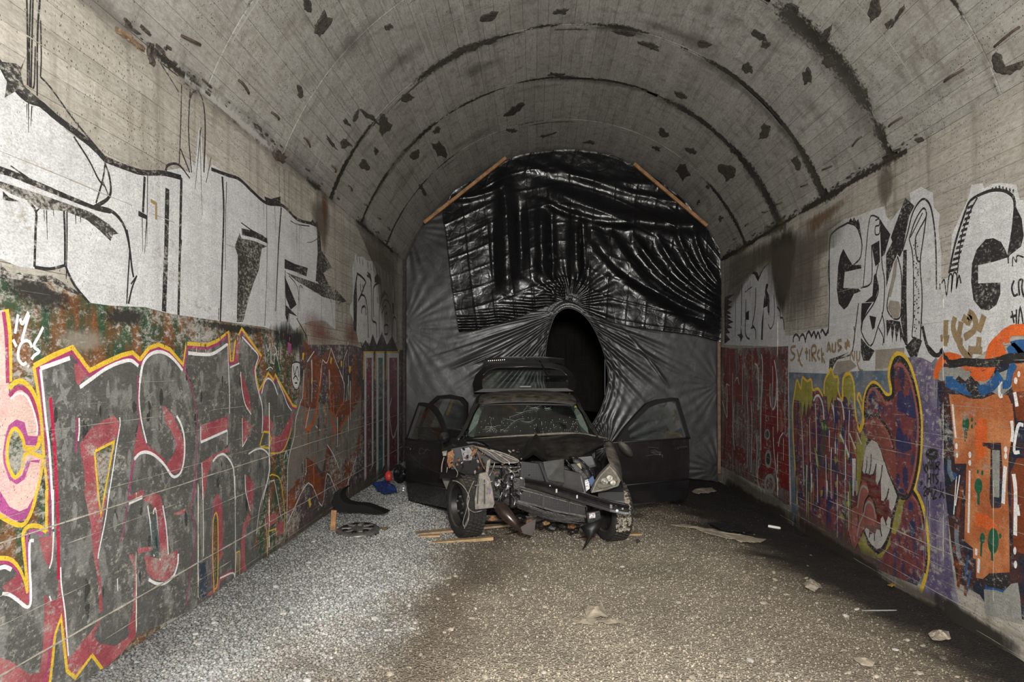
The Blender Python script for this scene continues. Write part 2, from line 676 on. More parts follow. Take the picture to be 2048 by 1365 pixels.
def chunk_mesh(name, rnd, n_sub=1, flat=.55):
    bm = bmesh.new()
    bmesh.ops.create_icosphere(bm, subdivisions=n_sub, radius=1)
    for v in bm.verts:
        v.co *= .72 + .5 * rnd.random()
        v.co.z *= flat
    bmesh.ops.triangulate(bm, faces=bm.faces)
    me = bpy.data.meshes.new(name); bm.to_mesh(me); bm.free()
    return me


def make_stones():
    """the larger stones that lie on the grit, each its own piece"""
    rnd = random.Random(21)
    tones = {'grey': (.40, .40, .385), 'tan': (.31, .275, .215), 'pale': (.42, .40, .355), 'dark': (.10, .088, .072)}
    mats = {k: plain('stone_' + k, c, .9, var=.22, scale=40, bump=.3, bscale=80) for k, c in tones.items()}
    meshes = {}
    for k in tones:
        meshes[k] = []
        for i in range(5):
            me = chunk_mesh('stone', rnd); me.materials.append(mats[k]); meshes[k].append(me)
    k = 0
    while k < 230:
        y = 3.45 + 4.4 * rnd.random() ** 1.7
        x = -1.95 + 4.8 * rnd.random()
        if x < -.72 * y - .02 or x > .69 * y: continue
        g, br, bl, dm = [float(q[0]) for q in ground_mix(np.array([x]), np.array([y]))]
        if g > .5: kind = 'grey' if rnd.random() < .75 else 'pale'
        elif bl > .5:
            if rnd.random() < .6: continue
            kind = 'dark'
        else: kind = 'tan' if rnd.random() < .85 else 'pale'
        s = .011 + .013 * rnd.random() ** 2
        o = link('stone', rnd.choice(meshes[kind]), None, floor,
                 (x, y, float(ground_height(np.array([x]), np.array([y]))[0]) + s * .3))
        o.scale = (s * (.8 + .6 * rnd.random()), s * (.8 + .6 * rnd.random()), s)
        o.rotation_euler = (rnd.uniform(-.25, .25), rnd.uniform(-.25, .25), rnd.random() * 6.28)
        k += 1


make_stones()


# ---- walls: a core, the marks of every shuttering board, and the thin fins that squeezed out between them
def make_wall(name, x, sgn):
    core = MB().box((x - sgn * .16, (Y0 + Y1) / 2, ZS / 2 - .12), (.29, Y1 - Y0, ZS + .30))
    w = core.build(name, con_wall)
    tag(w, kind='structure')
    rnd = random.Random(11 if sgn > 0 else 12)
    z = -.28; i = 0
    hts = []
    while z < ZS - .02:
        h = rnd.choice([.098, .105, .112, .118])
        if z + h > ZS: h = ZS - z
        hts.append((z, h)); z += h
    cache = {}
    for z, h in hts:
        y = 1.6 - rnd.random()
        while y < YEND + .3:
            L = rnd.choice([2.1, 2.7, 3.3])
            key = (round(h, 3), L)
            if key not in cache:
                me = bpy.data.meshes.new('board_mark')
                b = MB().box((0, L / 2, h / 2), (.03, L - .004, h - .003))
                me.from_pydata([tuple(v) for v in b.v], [], b.f); me.update()
                me.materials.append(con_wall)
                cache[key] = me
            o = link('board_mark', cache[key], None, w, (x - sgn * (.0155 + .0016 * rnd.random()), y, z))
            y += L
    # fins
    for k, (z, h) in enumerate(hts[1:]):
        low = z < 1.55
        strong = any(abs(z - q) < .055 for q in ((.9, .44) if sgn > 0 else (.30,)))
        ys = np.arange(1.7, YEND, .035)
        nn = fbm(ys * 1.7 + k * 13.7, ys * 0 + k * 3.1, 4)
        nf = vnoise(ys * 9, ys * 0 + k) * (.35 + .65 * vnoise(ys * 27, ys * 0 + k + 50))
        amp = np.clip((nn - (.42 if low else .56) - rnd.choice([0, .03, .08, .14])) * 5, 0, 1) * (.3 + .7 * nf)
        if strong: amp = np.clip(amp + .75, 0, 1.2) * (.75 + .25 * nf)
        if strong and sgn < 0: amp = amp * ((ys > 5.0) & (ys < 7.1))
        pr = .0045 * amp + np.where(amp > .05, .004, -.002)      # how far it stands off the wall
        hw = (.0032 if not strong else .0058) * (.6 + .9 * nf) * np.clip(amp * 2, .15, 1)
        zz = z + .0035 * (vnoise(ys * 5, ys * 0 + 7 * k) - .5)
        vs = []; fs = []
        for j in range(len(ys)):
            vs += [(x - sgn * .006, ys[j], zz[j] - hw[j]), (x + sgn * pr[j], ys[j], zz[j] - hw[j] * .4),
                   (x + sgn * pr[j], ys[j], zz[j] + hw[j] * .4), (x - sgn * .006, ys[j], zz[j] + hw[j])]
        for j in range(len(ys) - 1):
            a = j * 4
            for q in range(3): fs.append((a + q, a + q + 1, a + q + 5, a + q + 4))
        mesh_obj('joint_fin', vs, fs, con_pale, w)
    # upright seams where one lift of boards ended
    for k, (y, za, zb) in enumerate([(3.70, .15, .98), (4.38, .18, 1.0), (4.36, 1.75, 1.95), (5.55, .2, 1.4), (7.9, .2, 2.0)] if sgn > 0 else [(5.11, -.1, 2.2), (4.55, .1, 1.5), (6.9, -.05, 1.2), (8.6, 0, 2.6)]):
        zs_ = np.arange(za, zb, .025)
        a = np.clip((fbm(zs_ * 6 + k * 5, zs_ * 0 + k, 3) - .3) * 4, 0, 1)
        vs = []; fs = []
        for j, z in enumerate(zs_):
            dy = .003 * (float(vnoise(z * 30, k * 1.0)) - .5); h2 = .003 * a[j]
            vs += [(x - sgn * .006, y + dy - h2 - .001, z), (x + sgn * (.0075 * a[j] - .001), y + dy, z), (x - sgn * .006, y + dy + h2 + .001, z)]
        for j in range(len(zs_) - 1):
            for q in range(2): fs.append((j * 3 + q, j * 3 + q + 1, j * 3 + q + 4, j * 3 + q + 3))
        mesh_obj('joint_fin', vs, fs, con_pale, w)
    return w


wall_left = make_wall('wall_left', -AL, 1)
wall_right = make_wall('wall_right', AR, -1)


# ---- vault
def make_vault():
    th0 = math.asin(((AL + AR) / 2) / RV)
    n = 72
    core = MB()
    secs = []
    for y in (Y0, Y1):
        sec = [(CX + (RV + .022) * math.sin(-th0 + 2 * th0 * k / n), y, CZ + (RV + .022) * math.cos(-th0 + 2 * th0 * k / n)) for k in range(n + 1)]
        sec += [(CX + (RV + .32) * math.sin(th0 - 2 * th0 * k / n), y, CZ + (RV + .32) * math.cos(th0 - 2 * th0 * k / n)) for k in range(n + 1)]
        secs.append(sec)
    core.loft(secs)
    c = core.build('ceiling', con_vault, fix=True)
    tag(c, kind='structure')
    joints = [1.78, 3.13, 4.48, 5.83, 7.195, 8.48, 9.91, YEND + .1]
    rnd = random.Random(5)
    nb = 52
    cache = {}
    for r in range(len(joints) - 1):
        ya, yb = joints[r], joints[r + 1]
        L = yb - ya
        # a shallow hoop of concrete carries the boards of one casting length
        hoop = MB()
        for y in (ya, yb):
            pass
        secs = []
        for y in (ya, ya + .012):
            secs.append([(CX + (RV + .012) * math.sin(-th0 + 2 * th0 * k / n), y, CZ + (RV + .012) * math.cos(-th0 + 2 * th0 * k / n)) for k in range(n + 1)])
        hoop.loft(secs, closed=False, cap=False)
        ho = hoop.build('vault_ring', con_vault, c, fix=False)
        # boards
        edges = [-th0]
        while edges[-1] < th0:
            edges.append(edges[-1] + (2 * th0 / nb) * rnd.choice([.82, .95, 1.0, 1.1, 1.2]))
        edges[-1] = th0
        if edges[-1] - edges[-2] < .02: edges.pop(-2)
        for a, b in zip(edges[:-1], edges[1:]):
            d = (b - a)
            q = round(d, 3)
            key = (r, q)
            if key not in cache:
                hw = q / 2 - .0005
                vs = []; fs = []
                ks = [-1, -.33, .33, 1]
                for yy in (0.006, L - .008):
                    for k in ks: vs.append((RV * math.sin(hw * k), yy, RV * math.cos(hw * k)))
                    for k in ks: vs.append(((RV + .021) * math.sin(hw * k), yy, (RV + .021) * math.cos(hw * k)))
                for k in range(3): fs.append((k, k + 1, 8 + k + 1, 8 + k))
                fs += [(0, 8, 12, 4), (3, 7, 15, 11), (0, 4, 5, 1), (1, 5, 6, 2), (2, 6, 7, 3), (8, 9, 13, 12), (9, 10, 14, 13), (10, 11, 15, 14)]
                me = bpy.data.meshes.new('vault_board')
                me.from_pydata(vs, [], fs); me.update(); me.materials.append(con_vault)
                cache[key] = me
            o = link('vault_board', cache[key], None, ho)
            e = rnd.uniform(0, .0022)
            mid = (a + b) / 2
            o.rotation_euler = (0, mid, 0)
            o.location = (CX + e * math.sin(mid), ya, CZ + e * math.cos(mid))
    return c, th0


ceiling, TH0 = make_vault()


def vpt(th, y, r=RV):
    return Vector((CX + r * math.sin(th), y, CZ + r * math.cos(th)))


def flake(pts_px, mat, name, parent, lift=.006, host='V', jag=3.0, seed=0):
    """an irregular patch traced on the vault or a wall, standing a little proud"""
    rnd = random.Random(seed)
    P = []
    n = len(pts_px)
    for i in range(n):
        a = pts_px[i]; b = pts_px[(i + 1) % n]
        L = math.hypot(b[0] - a[0], b[1] - a[1]); k = max(2, int(L / 5))
        for j in range(k):
            t = j / k
            q = jag * (0.35 if j == 0 else 1)
            P.append((a[0] + (b[0] - a[0]) * t + rnd.uniform(-q, q), a[1] + (b[1] - a[1]) * t + rnd.uniform(-q, q)))
    fn = {'V': onV, 'L': onL, 'R': onR}[host]
    base = [Vector(fn(*p)) for p in P]
    c = sum(base, Vector()) / len(base)
    if host == 'V': nrm = Vector((CX - c.x, 0, CZ - c.z)).normalized()
    else: nrm = Vector((1, 0, 0)) if host == 'L' else Vector((-1, 0, 0))
    m = len(base)
    ins = [c + (p - c) * .78 + nrm * lift * rnd.uniform(.6, 1.3) for p in base]
    vs = [p - nrm * .002 for p in base] + ins + [c + nrm * lift * .5]
    fs = []
    for i in range(m):
        j = (i + 1) % m
        fs += [(i, j, m + j, m + i), (m + i, m + j, 2 * m)]
    return mesh_obj(name, vs, fs, mat, parent)

# =================================================================== graffiti: thin coats of paint lying on the walls
FR = {'px': (0, 0, 1.0), 'A': (0, 640, 3.791), 'B': (260, 640, 3.7917), 'C': (0, 980, 3.5455), 'D': (240, 900, 3.7917), 'E': (560, 500, 4.877), 'G': (560, 740, 4.2656),
      'T': (0, 0, 2.926), 'U': (0, 350, 2.926), 'S': (500, 450, 2.1), 'R': (1420, 380, 3.261), 'Q': (1420, 650, 2.354), 'P': (1780, 600, 1.784), 'V': (1350, 0, 2.731)}
_layer = [0]


class Wall:
    def __init__(s, obj, x, sgn, fn):
        s.o, s.x, s.sgn, s.fn = obj, x, sgn, fn

    def w(s, fr, pts):
        ox, oy, k = FR[fr]
        return [s.fn(ox + p[0] / k, oy + p[1] / k)[1:] for p in pts]

    def lift(s):
        _layer[0] += 1
        return s.x + s.sgn * (.0012 + .000007 * _layer[0])


WL = Wall(wall_left, -AL, 1, onL)
WR = Wall(wall_right, AR, -1, onR)
zmin = {1: .10, -1: -.235}


def area(W, fr, pts, mat, parent=None, smooth=0, name='painted_area', world=False):
    q = pts if world else W.w(fr, pts)
    if smooth: q = catmull(q, smooth, True)
    x = W.lift()
    P = [Vector((x, max(p[0], .6), max(p[1], zmin[W.sgn]))) for p in q]
    tri = tessellate_polygon([[Vector((p.y, p.z, 0)) for p in P]])
    me = bpy.data.meshes.new(name)
    me.from_pydata([tuple(p) for p in P], [], [tuple(t) for t in tri]); me.update()
    return link(name, me, mat, parent or W.o)


def offset_path(q, d):
    out = []
    n = len(q)
    for i in range(n):
        a = q[max(0, i - 1)]; b = q[min(n - 1, i + 1)]
        tx, tz = b[0] - a[0], b[1] - a[1]; L = math.hypot(tx, tz) or 1
        out.append((q[i][0] - tz / L * d, q[i][1] + tx / L * d))
    return out


def line(W, fr, pts, mat, w, parent=None, smooth=4, closed=False, off=0.0, taper=(1, 1), name='painted_line', rag=0.06):
    if W.sgn > 0 and mat in SLIM: w = w * .66
    q = W.w(fr, pts)
    if smooth: q = catmull(q, smooth, closed)
    if closed: q = q + [q[0]]
    if off: q = offset_path(q, off)
    # resample finely so that the edge can waver
    n = len(q)
    x = W.lift()
    rnd = random.Random(n * 7 + int(q[0][0] * 1000))
    vs = []; fs = []
    for i in range(n):
        a = q[i - 1] if i else q[i]; b = q[i + 1] if i + 1 < n else q[i]
        if closed and i in (0, n - 1): a, b = q[-2], q[1]
        c = q[i]
        d1 = Vector((c[0] - a[0], c[1] - a[1])); d2 = Vector((b[0] - c[0], b[1] - c[1]))
        if d1.length < 1e-9: d1 = d2
        if d2.length < 1e-9: d2 = d1
        d1 = d1.normalized() if d1.length > 1e-9 else Vector((1, 0)); d2 = d2.normalized() if d2.length > 1e-9 else d1
        t = d1 + d2
        t = t.normalized() if t.length > 1e-3 else d1
        nn = Vector((-t.y, t.x))
        k = 1 / max(.45, nn.dot(Vector((-d1.y, d1.x))))
        f = i / max(1, n - 1)
        hw = w / 2 * k * (taper[0] * (1 - f) + taper[1] * f) * (1 + rnd.uniform(-rag, rag))
        vs += [(x, c[0] + nn.x * hw, max(c[1] + nn.y * hw, zmin[W.sgn])), (x, c[0] - nn.x * hw, max(c[1] - nn.y * hw, zmin[W.sgn]))]
    for i in range(n - 1): fs.append((2 * i, 2 * i + 1, 2 * i + 3, 2 * i + 2))
    return mesh_obj(name, vs, fs, mat, parent or W.o)


def haze(W, fr, pts, mat, parent=None, name='sprayed_haze', core=.55, smooth=5, world=False):
    """soft patch: feather attribute falls from the core to the rim"""
    q = pts if world else W.w(fr, pts)
    q = catmull(q, smooth, True) if smooth else q
    x = W.lift()
    c = (sum(p[0] for p in q) / len(q), sum(p[1] for p in q) / len(q))
    vs = [(x, c[0], c[1])]; fe = [1.0]; fs = []
    n = len(q)
    rings = [(core, 1.0), ((1 + core) / 2, .5), (1.0, 0.0)]
    for k, v in rings:
        for p in q:
            vs.append((x, c[0] + (p[0] - c[0]) * k, max(zmin[W.sgn], c[1] + (p[1] - c[1]) * k))); fe.append(v)
    for i in range(n):
        j = (i + 1) % n
        fs.append((0, 1 + i, 1 + j))
        for r in range(2): fs.append((1 + r * n + i, 1 + (r + 1) * n + i, 1 + (r + 1) * n + j, 1 + r * n + j))
    o = mesh_obj(name, vs, fs, mat, parent or W.o)
    a = o.data.attributes.new('feather', 'FLOAT', 'POINT'); a.data.foreach_set('value', fe)
    return o


P_WHITE = paint('white_wall_paint', (.53, .535, .545), .26, .12)
P_WHITE2 = paint('thin_white_paint', (.56, .56, .55), .33, .14)
SLIM = []
P_BLACK = paint('black_wall_paint', (.030, .029, .029), .34, .3, wscale=26)
P_BLACK2 = paint('scrubbed_black_paint', (.040, .038, .036), .48, .35, wscale=30)
P_CAMO = paint('green_and_brown_ground', (.035, .070, .040), .48, .35, color2=(.155, .070, .030), scale2=5.5, lo=.44, hi=.58, stretch=(1, 1.6, .5), wscale=20)
P_GREY = paint('charcoal_camouflage', (.095, .097, .090), .32, .25, color2=(.18, .18, .17), scale2=8, lo=.52, hi=.60, stretch=(1, 1.2, .7), wscale=22)
P_LIGHTGREY = paint('light_grey_fleck', (.19, .192, .185), .30, .15)
P_DARKGREY = paint('dark_grey_fleck', (.045, .046, .045), .30, .2)
P_YELLOW = paint('yellow_outline', (.64, .43, .045), .26, .14)
P_MAG = paint('magenta_outline', (.33, .055, .14), .28, .2)
P_PURP = paint('violet_pink_outline', (.36, .08, .24), .25, .15)
P_ROSE = paint('rose_shading', (.30, .070, .085), .38, .3, color2=(.36, .13, .135), scale2=4, lo=.45, hi=.65)
P_RED = paint('crimson_line', (.42, .02, .06), .25, .15)
P_PINK = paint('pale_pink', (.64, .38, .36), .20, .12, color2=(.66, .46, .41), scale2=3)
P_LINE = paint('white_line', (.70, .70, .70), .15, .08)
P_RUSTRED = paint('rust_red_letters', (.20, .060, .028), .40, .3, color2=(.12, .055, .04), scale2=4, wscale=20)
P_ORANGE = paint('orange_line', (.42, .10, .028), .28, .25)
P_GREYWASH = paint('grey_wash', (.17, .155, .135), .35, .25)
P_DARKMIX = paint('dark_mixed_ground', (.055, .06, .05), .40, .4, color2=(.10, .06, .075), scale2=6, stretch=(1, 2, .5))
P_TEAL = paint('dull_teal', (.06, .13, .13), .35, .3)
P_WINE = paint('wine_red', (.17, .04, .06), .35, .3)
SLIM += [P_YELLOW, P_MAG, P_PURP, P_RED, P_LINE]
S_SOOT = soft('black_spray_haze', (.035, .032, .03), .85, 45, .22)
S_DAMP = soft('dark_damp_stain', (.035, .030, .024), .92, 6, .35, (1, 1.2, .55))
S_DAMP2 = soft('grey_brown_damp', (.12, .10, .08), .62, 9, .45, (1, 1.8, .35))
S_RUST = soft('rust_bleed', (.15, .075, .035), .6, 11, .3, (1, 2.2, .3))
S_RED = soft('red_spray_haze', (.20, .055, .04), .55, 14, .45, (1, 5, .3))
S_BLACKSOFT = soft('black_drips_haze', (.03, .03, .03), .9, 9, .35, (1, 3, .35))
S_WHITE = soft('white_efflorescence', (.38, .33, .27), .45, 30, .35)


def poly_px(W, fr, pts): return pts


# ---------------------------------------------------------------- left wall
# camouflage ground coat under everything low
camo = area(WL, 'px', [(-420, 520), (0, 555), (40, 545), (110, 560), (180, 602), (220, 612), (290, 615), (345, 630), (440, 642), (525, 655), (575, 660), (590, 700), (597, 760), (600, 800), (600, 1085), (500, 1160), (400, 1215), (250, 1310), (150, 1400), (-420, 1760)], P_CAMO, name='mural_ground')
haze(WL, 'U', [(-60, 540), (100, 545), (250, 570), (330, 660), (480, 720), (520, 790), (300, 860), (100, 760), (-60, 700)], S_SOOT, camo, core=.05)
haze(WL, 'U', [(540, 770), (800, 765), (900, 800), (860, 900), (700, 900), (560, 860)], S_SOOT, camo, core=.05)
haze(WL, 'U', [(1000, 830), (1300, 860), (1540, 890), (1640, 930), (1500, 960), (1150, 900)], S_SOOT, camo, core=.05)
haze(WL, 'U', [(330, 900), (600, 900), (640, 1000), (480, 1060), (330, 1020)], S_WHITE, camo, core=.35)

# the big white letters along the top
wt = area(WL, 'T', [(-1100, -60), (-400, 60), (0, 372), (40, 420), (150, 540), (240, 610), (330, 680), (390, 770), (500, 840), (605, 935), (720, 975), (870, 1010), (960, 1000), (1050, 985), (1105, 1010), (1120, 930), (1140, 980), (1160, 760), (1175, 740), (1190, 1000), (1205, 900), (1222, 1000), (1240, 960), (1330, 1025), (1400, 1045), (1480, 1115), (1560, 1180), (1640, 1200), (1740, 1280), (1850, 1310),
                     (1872, 1374), (1862, 1474), (1852, 1624), (1882, 1714), (1962, 1744), (1962, 1930), (1900, 1880), (1820, 1880), (1760, 1900), (1700, 1960), (1640, 1945), (1540, 1914), (1280, 1879), (1000, 1839), (850, 1799), (640, 1789), (530, 1774), (470, 1720), (390, 1570), (200, 1575), (100, 1560), (0, 1515), (-400, 1440), (-1100, 1380)], P_WHITE, name='white_block_letters')
BK = [  # frame, width m, points, taper
    ('T', .034, [(-40, 335), (0, 375), (60, 480), (150, 575), (230, 605), (330, 690), (430, 765), (540, 855), (612, 932)], (1, 1)),
    ('T', .040, [(612, 932), (720, 975), (830, 1010), (960, 1015), (1060, 1040)], (.8, .8)),
    ('T', .010, [(155, -20), (160, 250), (160, 500)], (1, 1)), ('T', .009, [(178, -20), (170, 250), (172, 510)], (1, 1)), ('T', .009, [(192, -20), (185, 250), (180, 515)], (1, 1)), ('T', .012, [(233, -20), (218, 200), (216, 560)], (1, .7)), ('T', .008, [(236, 120), (240, 330), (235, 450)], (1, 1)), ('T', .008, [(205, 270), (200, 480), (190, 520)], (1, 1)),
    ('T', .010, [(235, 450), (300, 520), (430, 700), (600, 905)], (1, 1)), ('T', .012, [(430, 800), (520, 940), (575, 1050), (612, 1090)], (1, 1)), ('T', .018, [(605, 935), (640, 1040), (640, 1150), (550, 1215)], (.7, 1.2)), ('T', .012, [(615, 945), (600, 1050), (560, 1190)], (1, 1)), ('T', .010, [(600, 1060), (632, 1140)], (1, 1)),
    ('T', .007, [(165, 600), (165, 775)], (1, .4)), ('T', .007, [(185, 620), (178, 740)], (1, .4)), ('T', .006, [(155, 610), (155, 690)], (1, .4)),
    ('T', .032, [(-40, 985), (60, 1015), (180, 1065), (300, 1115), (420, 1165), (560, 1220), (645, 1240)], (1, .6)), ('T', .012, [(60, 970), (200, 1070)], (.5, 1)),
    ('T', .010, [(1062, 495), (1056, 740), (1048, 960)], (1, 1)), ('T', .012, [(1112, 520), (1102, 760), (1120, 1010)], (1, 1)), ('T', .014, [(1105, 600), (1125, 545), (1160, 535), (1190, 610), (1200, 760), (1192, 1010)], (.8, 1.2)), ('T', .010, [(1175, 745), (1140, 1110)], (1, .5)), ('T', .008, [(1168, 760), (1182, 1260)], (1, .5)), ('T', .012, [(1055, 870), (1110, 1010)], (1, 1)), ('T', .012, [(1235, 920), (1205, 1070)], (.6, .6)), ('T', .009, [(925, 350), (990, 450), (1045, 540)], (1, 1)), ('T', .009, [(945, 370), (1040, 445)], (1, .6)), ('T', .010, [(1080, 485), (1120, 515), (1165, 560)], (1, .7)),
    ('T', .018, [(968, 1000), (985, 965), (1045, 965), (1110, 1045)], (1, .6)), ('T', .026, [(1060, 1040), (1060, 1060)], (1, 1)),
    ('T', .030, [(1235, 990), (1330, 1025), (1400, 1050), (1480, 1125), (1560, 1190), (1655, 1205), (1740, 1285), (1840, 1312)], (.8, 1)),
    ('U', .022, [(560, 190), (655, 215), (720, 290), (752, 400), (770, 540), (780, 600)], (1, .7)), ('U', .012, [(742, 320), (757, 430), (748, 600), (740, 755)], (1, 1)), ('U', .016, [(800, 590), (772, 660), (750, 755)], (.6, 1)), ('U', .010, [(765, 640), (800, 590)], (1, 1)),
    ('U', .014, [(160, 150), (208, 215), (206, 330), (200, 540)], (1, 1)), ('U', .014, [(200, 540), (290, 550), (380, 530)], (1, 1)), ('U', .014, [(372, 200), (378, 350), (378, 540)], (1, 1)), ('U', .010, [(390, 215), (390, 420), (386, 610)], (1, .6)), ('U', .014, [(380, 530), (430, 640), (520, 750)], (1, 1)), ('U', .010, [(210, 215), (235, 190)], (1, .3)),
    ('U', .044, [(978, 80), (972, 400), (958, 800)], (1, 1.1)), ('U', .026, [(1060, 20), (1052, 400), (1043, 820)], (1.1, 1)), ('U', .016, [(1062, 380), (1045, 560)], (.6, 1)),
    ('U', .022, [(1300, 10), (1308, 200), (1300, 500), (1288, 860)], (1.2, 1)), ('U', .010, [(1325, 40), (1318, 300), (1318, 560)], (1, .6)), ('U', .022, [(845, 10), (835, 220)], (1, 1)), ('U', .012, [(858, 240), (845, 460)], (1, .4)), ('U', .008, [(830, 220), (834, 450)], (1, .4)), ('U', .008, [(862, 0), (858, 420)], (1, .5)), ('U', .030, [(808, 225), (860, 250)], (1, .8)),
    ('U', .010, [(1562, 400), (1560, 600), (1548, 885)], (1, 1)), ('U', .022, [(1645, 190), (1630, 400), (1612, 800)], (1.3, .7)), ('U', .008, [(1560, 170), (1560, 380)], (1, 1)), ('U', .007, [(1605, 160), (1612, 330)], (1, .5)), ('U', .007, [(1540, 170), (1545, 260)], (1, .4)),
    ('U', .007, [(1735, 280), (1735, 440)], (1, .4)), ('U', .007, [(1752, 290), (1750, 520)], (1, .4)), ('U', .010, [(1700, 270), (1740, 290), (1810, 300)], (1, 1)), ('U', .009, [(1860, 290), (1875, 350), (1830, 390), (1795, 395)], (1, .6)),
    ('U', .012, [(1668, 560), (1670, 750), (1680, 1000)], (1, .8)), ('U', .010, [(1690, 590), (1740, 660), (1755, 800)], (1, .8)), ('U', .010, [(1770, 660), (1752, 660), (1740, 850)], (1, .8)), ('U', .014, [(1735, 840), (1790, 940), (1800, 1000)], (1, .8)), ('U', .010, [(1880, 690), (1880, 900)], (1, .6)), ('U', .008, [(1935, 730), (1955, 900)], (1, .6)), ('U', .009, [(2020, 740), (1980, 760), (1975, 900)], (1, .6)), ('U', .009, [(1690, 720), (1700, 1000)], (1, .6)), ('U', .012, [(1410, 280), (1480, 330), (1540, 360)], (.8, 1)),
    ('T', .006, [(1660, 990), (1668, 1200)], (1, 1)), ('T', .006, [(1690, 1000), (1690, 1230)], (1, 1)), ('T', .006, [(1632, 980), (1634, 1150)], (1, 1)),
    ('U', .008, [(270, 205), (275, 380)], (1, .3)), ('U', .008, [(255, 205), (258, 270)], (1, .3)), ('U', .008, [(310, 205), (312, 240)], (1, .3)), ('U', .008, [(440, 230), (442, 290)], (1, .3)), ('U', .008, [(470, 240), (470, 280)], (1, .3)), ('U', .010, [(1280, 780), (1276, 850)], (1, 1)),
]
for fr, w, pts, tp in BK: line(WL, fr, pts, P_BLACK, w, wt, taper=tp)
for fr, pts in [('T', [(-40, 340), (0, 360), (90, 372), (120, 395), (155, 318), (118, 420), (135, 500), (232, 585), (180, 600), (150, 560), (95, 530), (25, 572), (42, 450), (0, 400)]),
                ('U', [(-40, 20), (0, 38), (110, 75), (240, 115), (380, 165), (530, 218), (640, 292), (692, 345), (660, 350), (645, 388), (580, 325), (520, 275), (500, 260), (380, 212), (230, 200), (160, 150), (60, 110), (0, 75), (-40, 60)]),
                ('U', [(15, 95), (50, 130), (110, 155), (60, 155), (15, 145)]),
                ('U', [(1412, 372), (1480, 385), (1562, 418), (1530, 432), (1512, 560), (1480, 640), (1445, 760), (1422, 862), (1384, 862), (1390, 600), (1390, 470), (1372, 420), (1400, 340)]),
                ('U', [(1412, 312), (1490, 330), (1562, 372), (1565, 402), (1500, 372), (1415, 352)]),
                ('U', [(1665, 492), (1720, 520), (1800, 545), (1792, 595), (1720, 565), (1664, 548)]), ('U', [(1672, 570), (1750, 600), (1870, 640), (1950, 655), (2028, 742), (1960, 735), (1890, 715), (1800, 660), (1740, 625)]),
                ('U', [(1664, 590), (1735, 760), (1700, 790), (1672, 720)]), ('U', [(1850, 265), (1872, 345), (1880, 440), (1942, 540), (1890, 575), (1925, 645), (1870, 640), (1846, 620), (1858, 450)]), ('U', [(1670, 760), (1740, 830), (1690, 810), (1685, 870), (1668, 820)]),
                ('T', [(1560, 1195), (1545, 1150), (1585, 1165), (1640, 1150), (1640, 1200)]), ('T', [(1810, 1312), (1828, 1285), (1840, 1305), (1862, 1298), (1850, 1330)]),
                ('U', [(0, 515), (35, 560), (100, 580), (140, 590), (300, 590), (400, 650), (500, 715), (420, 690), (300, 630), (150, 620), (0, 600)])]:
    area(WL, fr, pts, P_BLACK2 if len(pts) > 8 else P_BLACK, wt)
line(WL, 'U', [(880, 150), (912, 170), (912, 262)], paint('ochre_mark', (.30, .22, .10), .3), .022, wt, smooth=0)
haze(WL, 'U', [(1560, 880), (1680, 840), (1720, 900), (1760, 1010), (1640, 1010), (1570, 960)], S_BLACKSOFT, wt, core=.1)
# bleeding of red and soot where the letters meet the lower paintings
haze(WL, 'E', [(180, 620), (300, 560), (420, 640), (520, 760), (560, 900), (480, 980), (300, 980), (220, 860)], S_RED, wt, core=.05)
haze(WL, 'E', [(640, 680), (740, 640), (800, 800), (760, 1000), (660, 980), (600, 860)], S_RED, wt, core=.05)
haze(WL, 'E', [(60, 700), (130, 740), (260, 760), (280, 950), (180, 1050), (70, 1000)], S_BLACKSOFT, wt, core=.1)

# ---- grey letters with yellow, magenta and white edging
topA = [(250, 352), (400, 272), (545, 212), (675, 388), (800, 322), (920, 270), (1000, 250), (1058, 302)]
topA = [(p[0] / 3.791, 640 + p[1] / 3.791) for p in topA]
topB = [(75, 300), (140, 215), (215, 190), (300, 228), (402, 348), (425, 182), (580, 192), (660, 160), (742, 100), (760, 322), (778, 318), (792, 178), (845, 70), (990, 272), (942, 380), (976, 545), (1045, 408), (1088, 462), (1100, 420), (1180, 560), (1232, 650), (1262, 660)]
topB = [(260 + p[0] / 3.7917, 640 + p[1] / 3.7917) for p in topB]
leftE = [(66, 733), (94, 1000), (92, 1060), (98, 1063)]
gp = topA + topB[0:] + [(592, 815), (586, 858), (568, 905), (540, 908), (538, 945), (527, 1000), (512, 1070), (508, 1090), (530, 1130), (480, 1165), (400, 1210), (272, 1275), (200, 1345), (100, 1420), (-400, 1750), (-400, 1180), (0, 1113), (30, 1130), (55, 1180), (58, 1100), (60, 1064), (98, 1064), (94, 1000)]
grey = area(WL, 'px', gp, P_GREY, name='grey_letter_mural')
rnd = random.Random(77)
# camouflage flecks inside the grey letters
for k in range(150):
    px = rnd.uniform(85, 520); py = rnd.uniform(735, 1240)
    if py > 1370 - .68 * px - 20: continue
    if py < np.interp(px, [80, 170, 190, 280, 330, 370, 480, 540], [745, 720, 745, 715, 700, 690, 690, 760]) + 14: continue
    Y, Z = onL(px, py)[1:]
    s = rnd.uniform(.018, .05); n = rnd.choice([5, 6, 7]); a0 = rnd.random() * 6
    q = [(Y + s * .55 * rnd.uniform(.5, 1.2) * math.cos(a0 + 6.283 * i / n), Z + s * rnd.uniform(.5, 1.5) * math.sin(a0 + 6.283 * i / n)) for i in range(n)]
    area(WL, 'px', catmull(q, 3, True), P_LIGHTGREY if rnd.random() < .6 else P_DARKGREY, grey, world=True, name='camouflage_fleck')
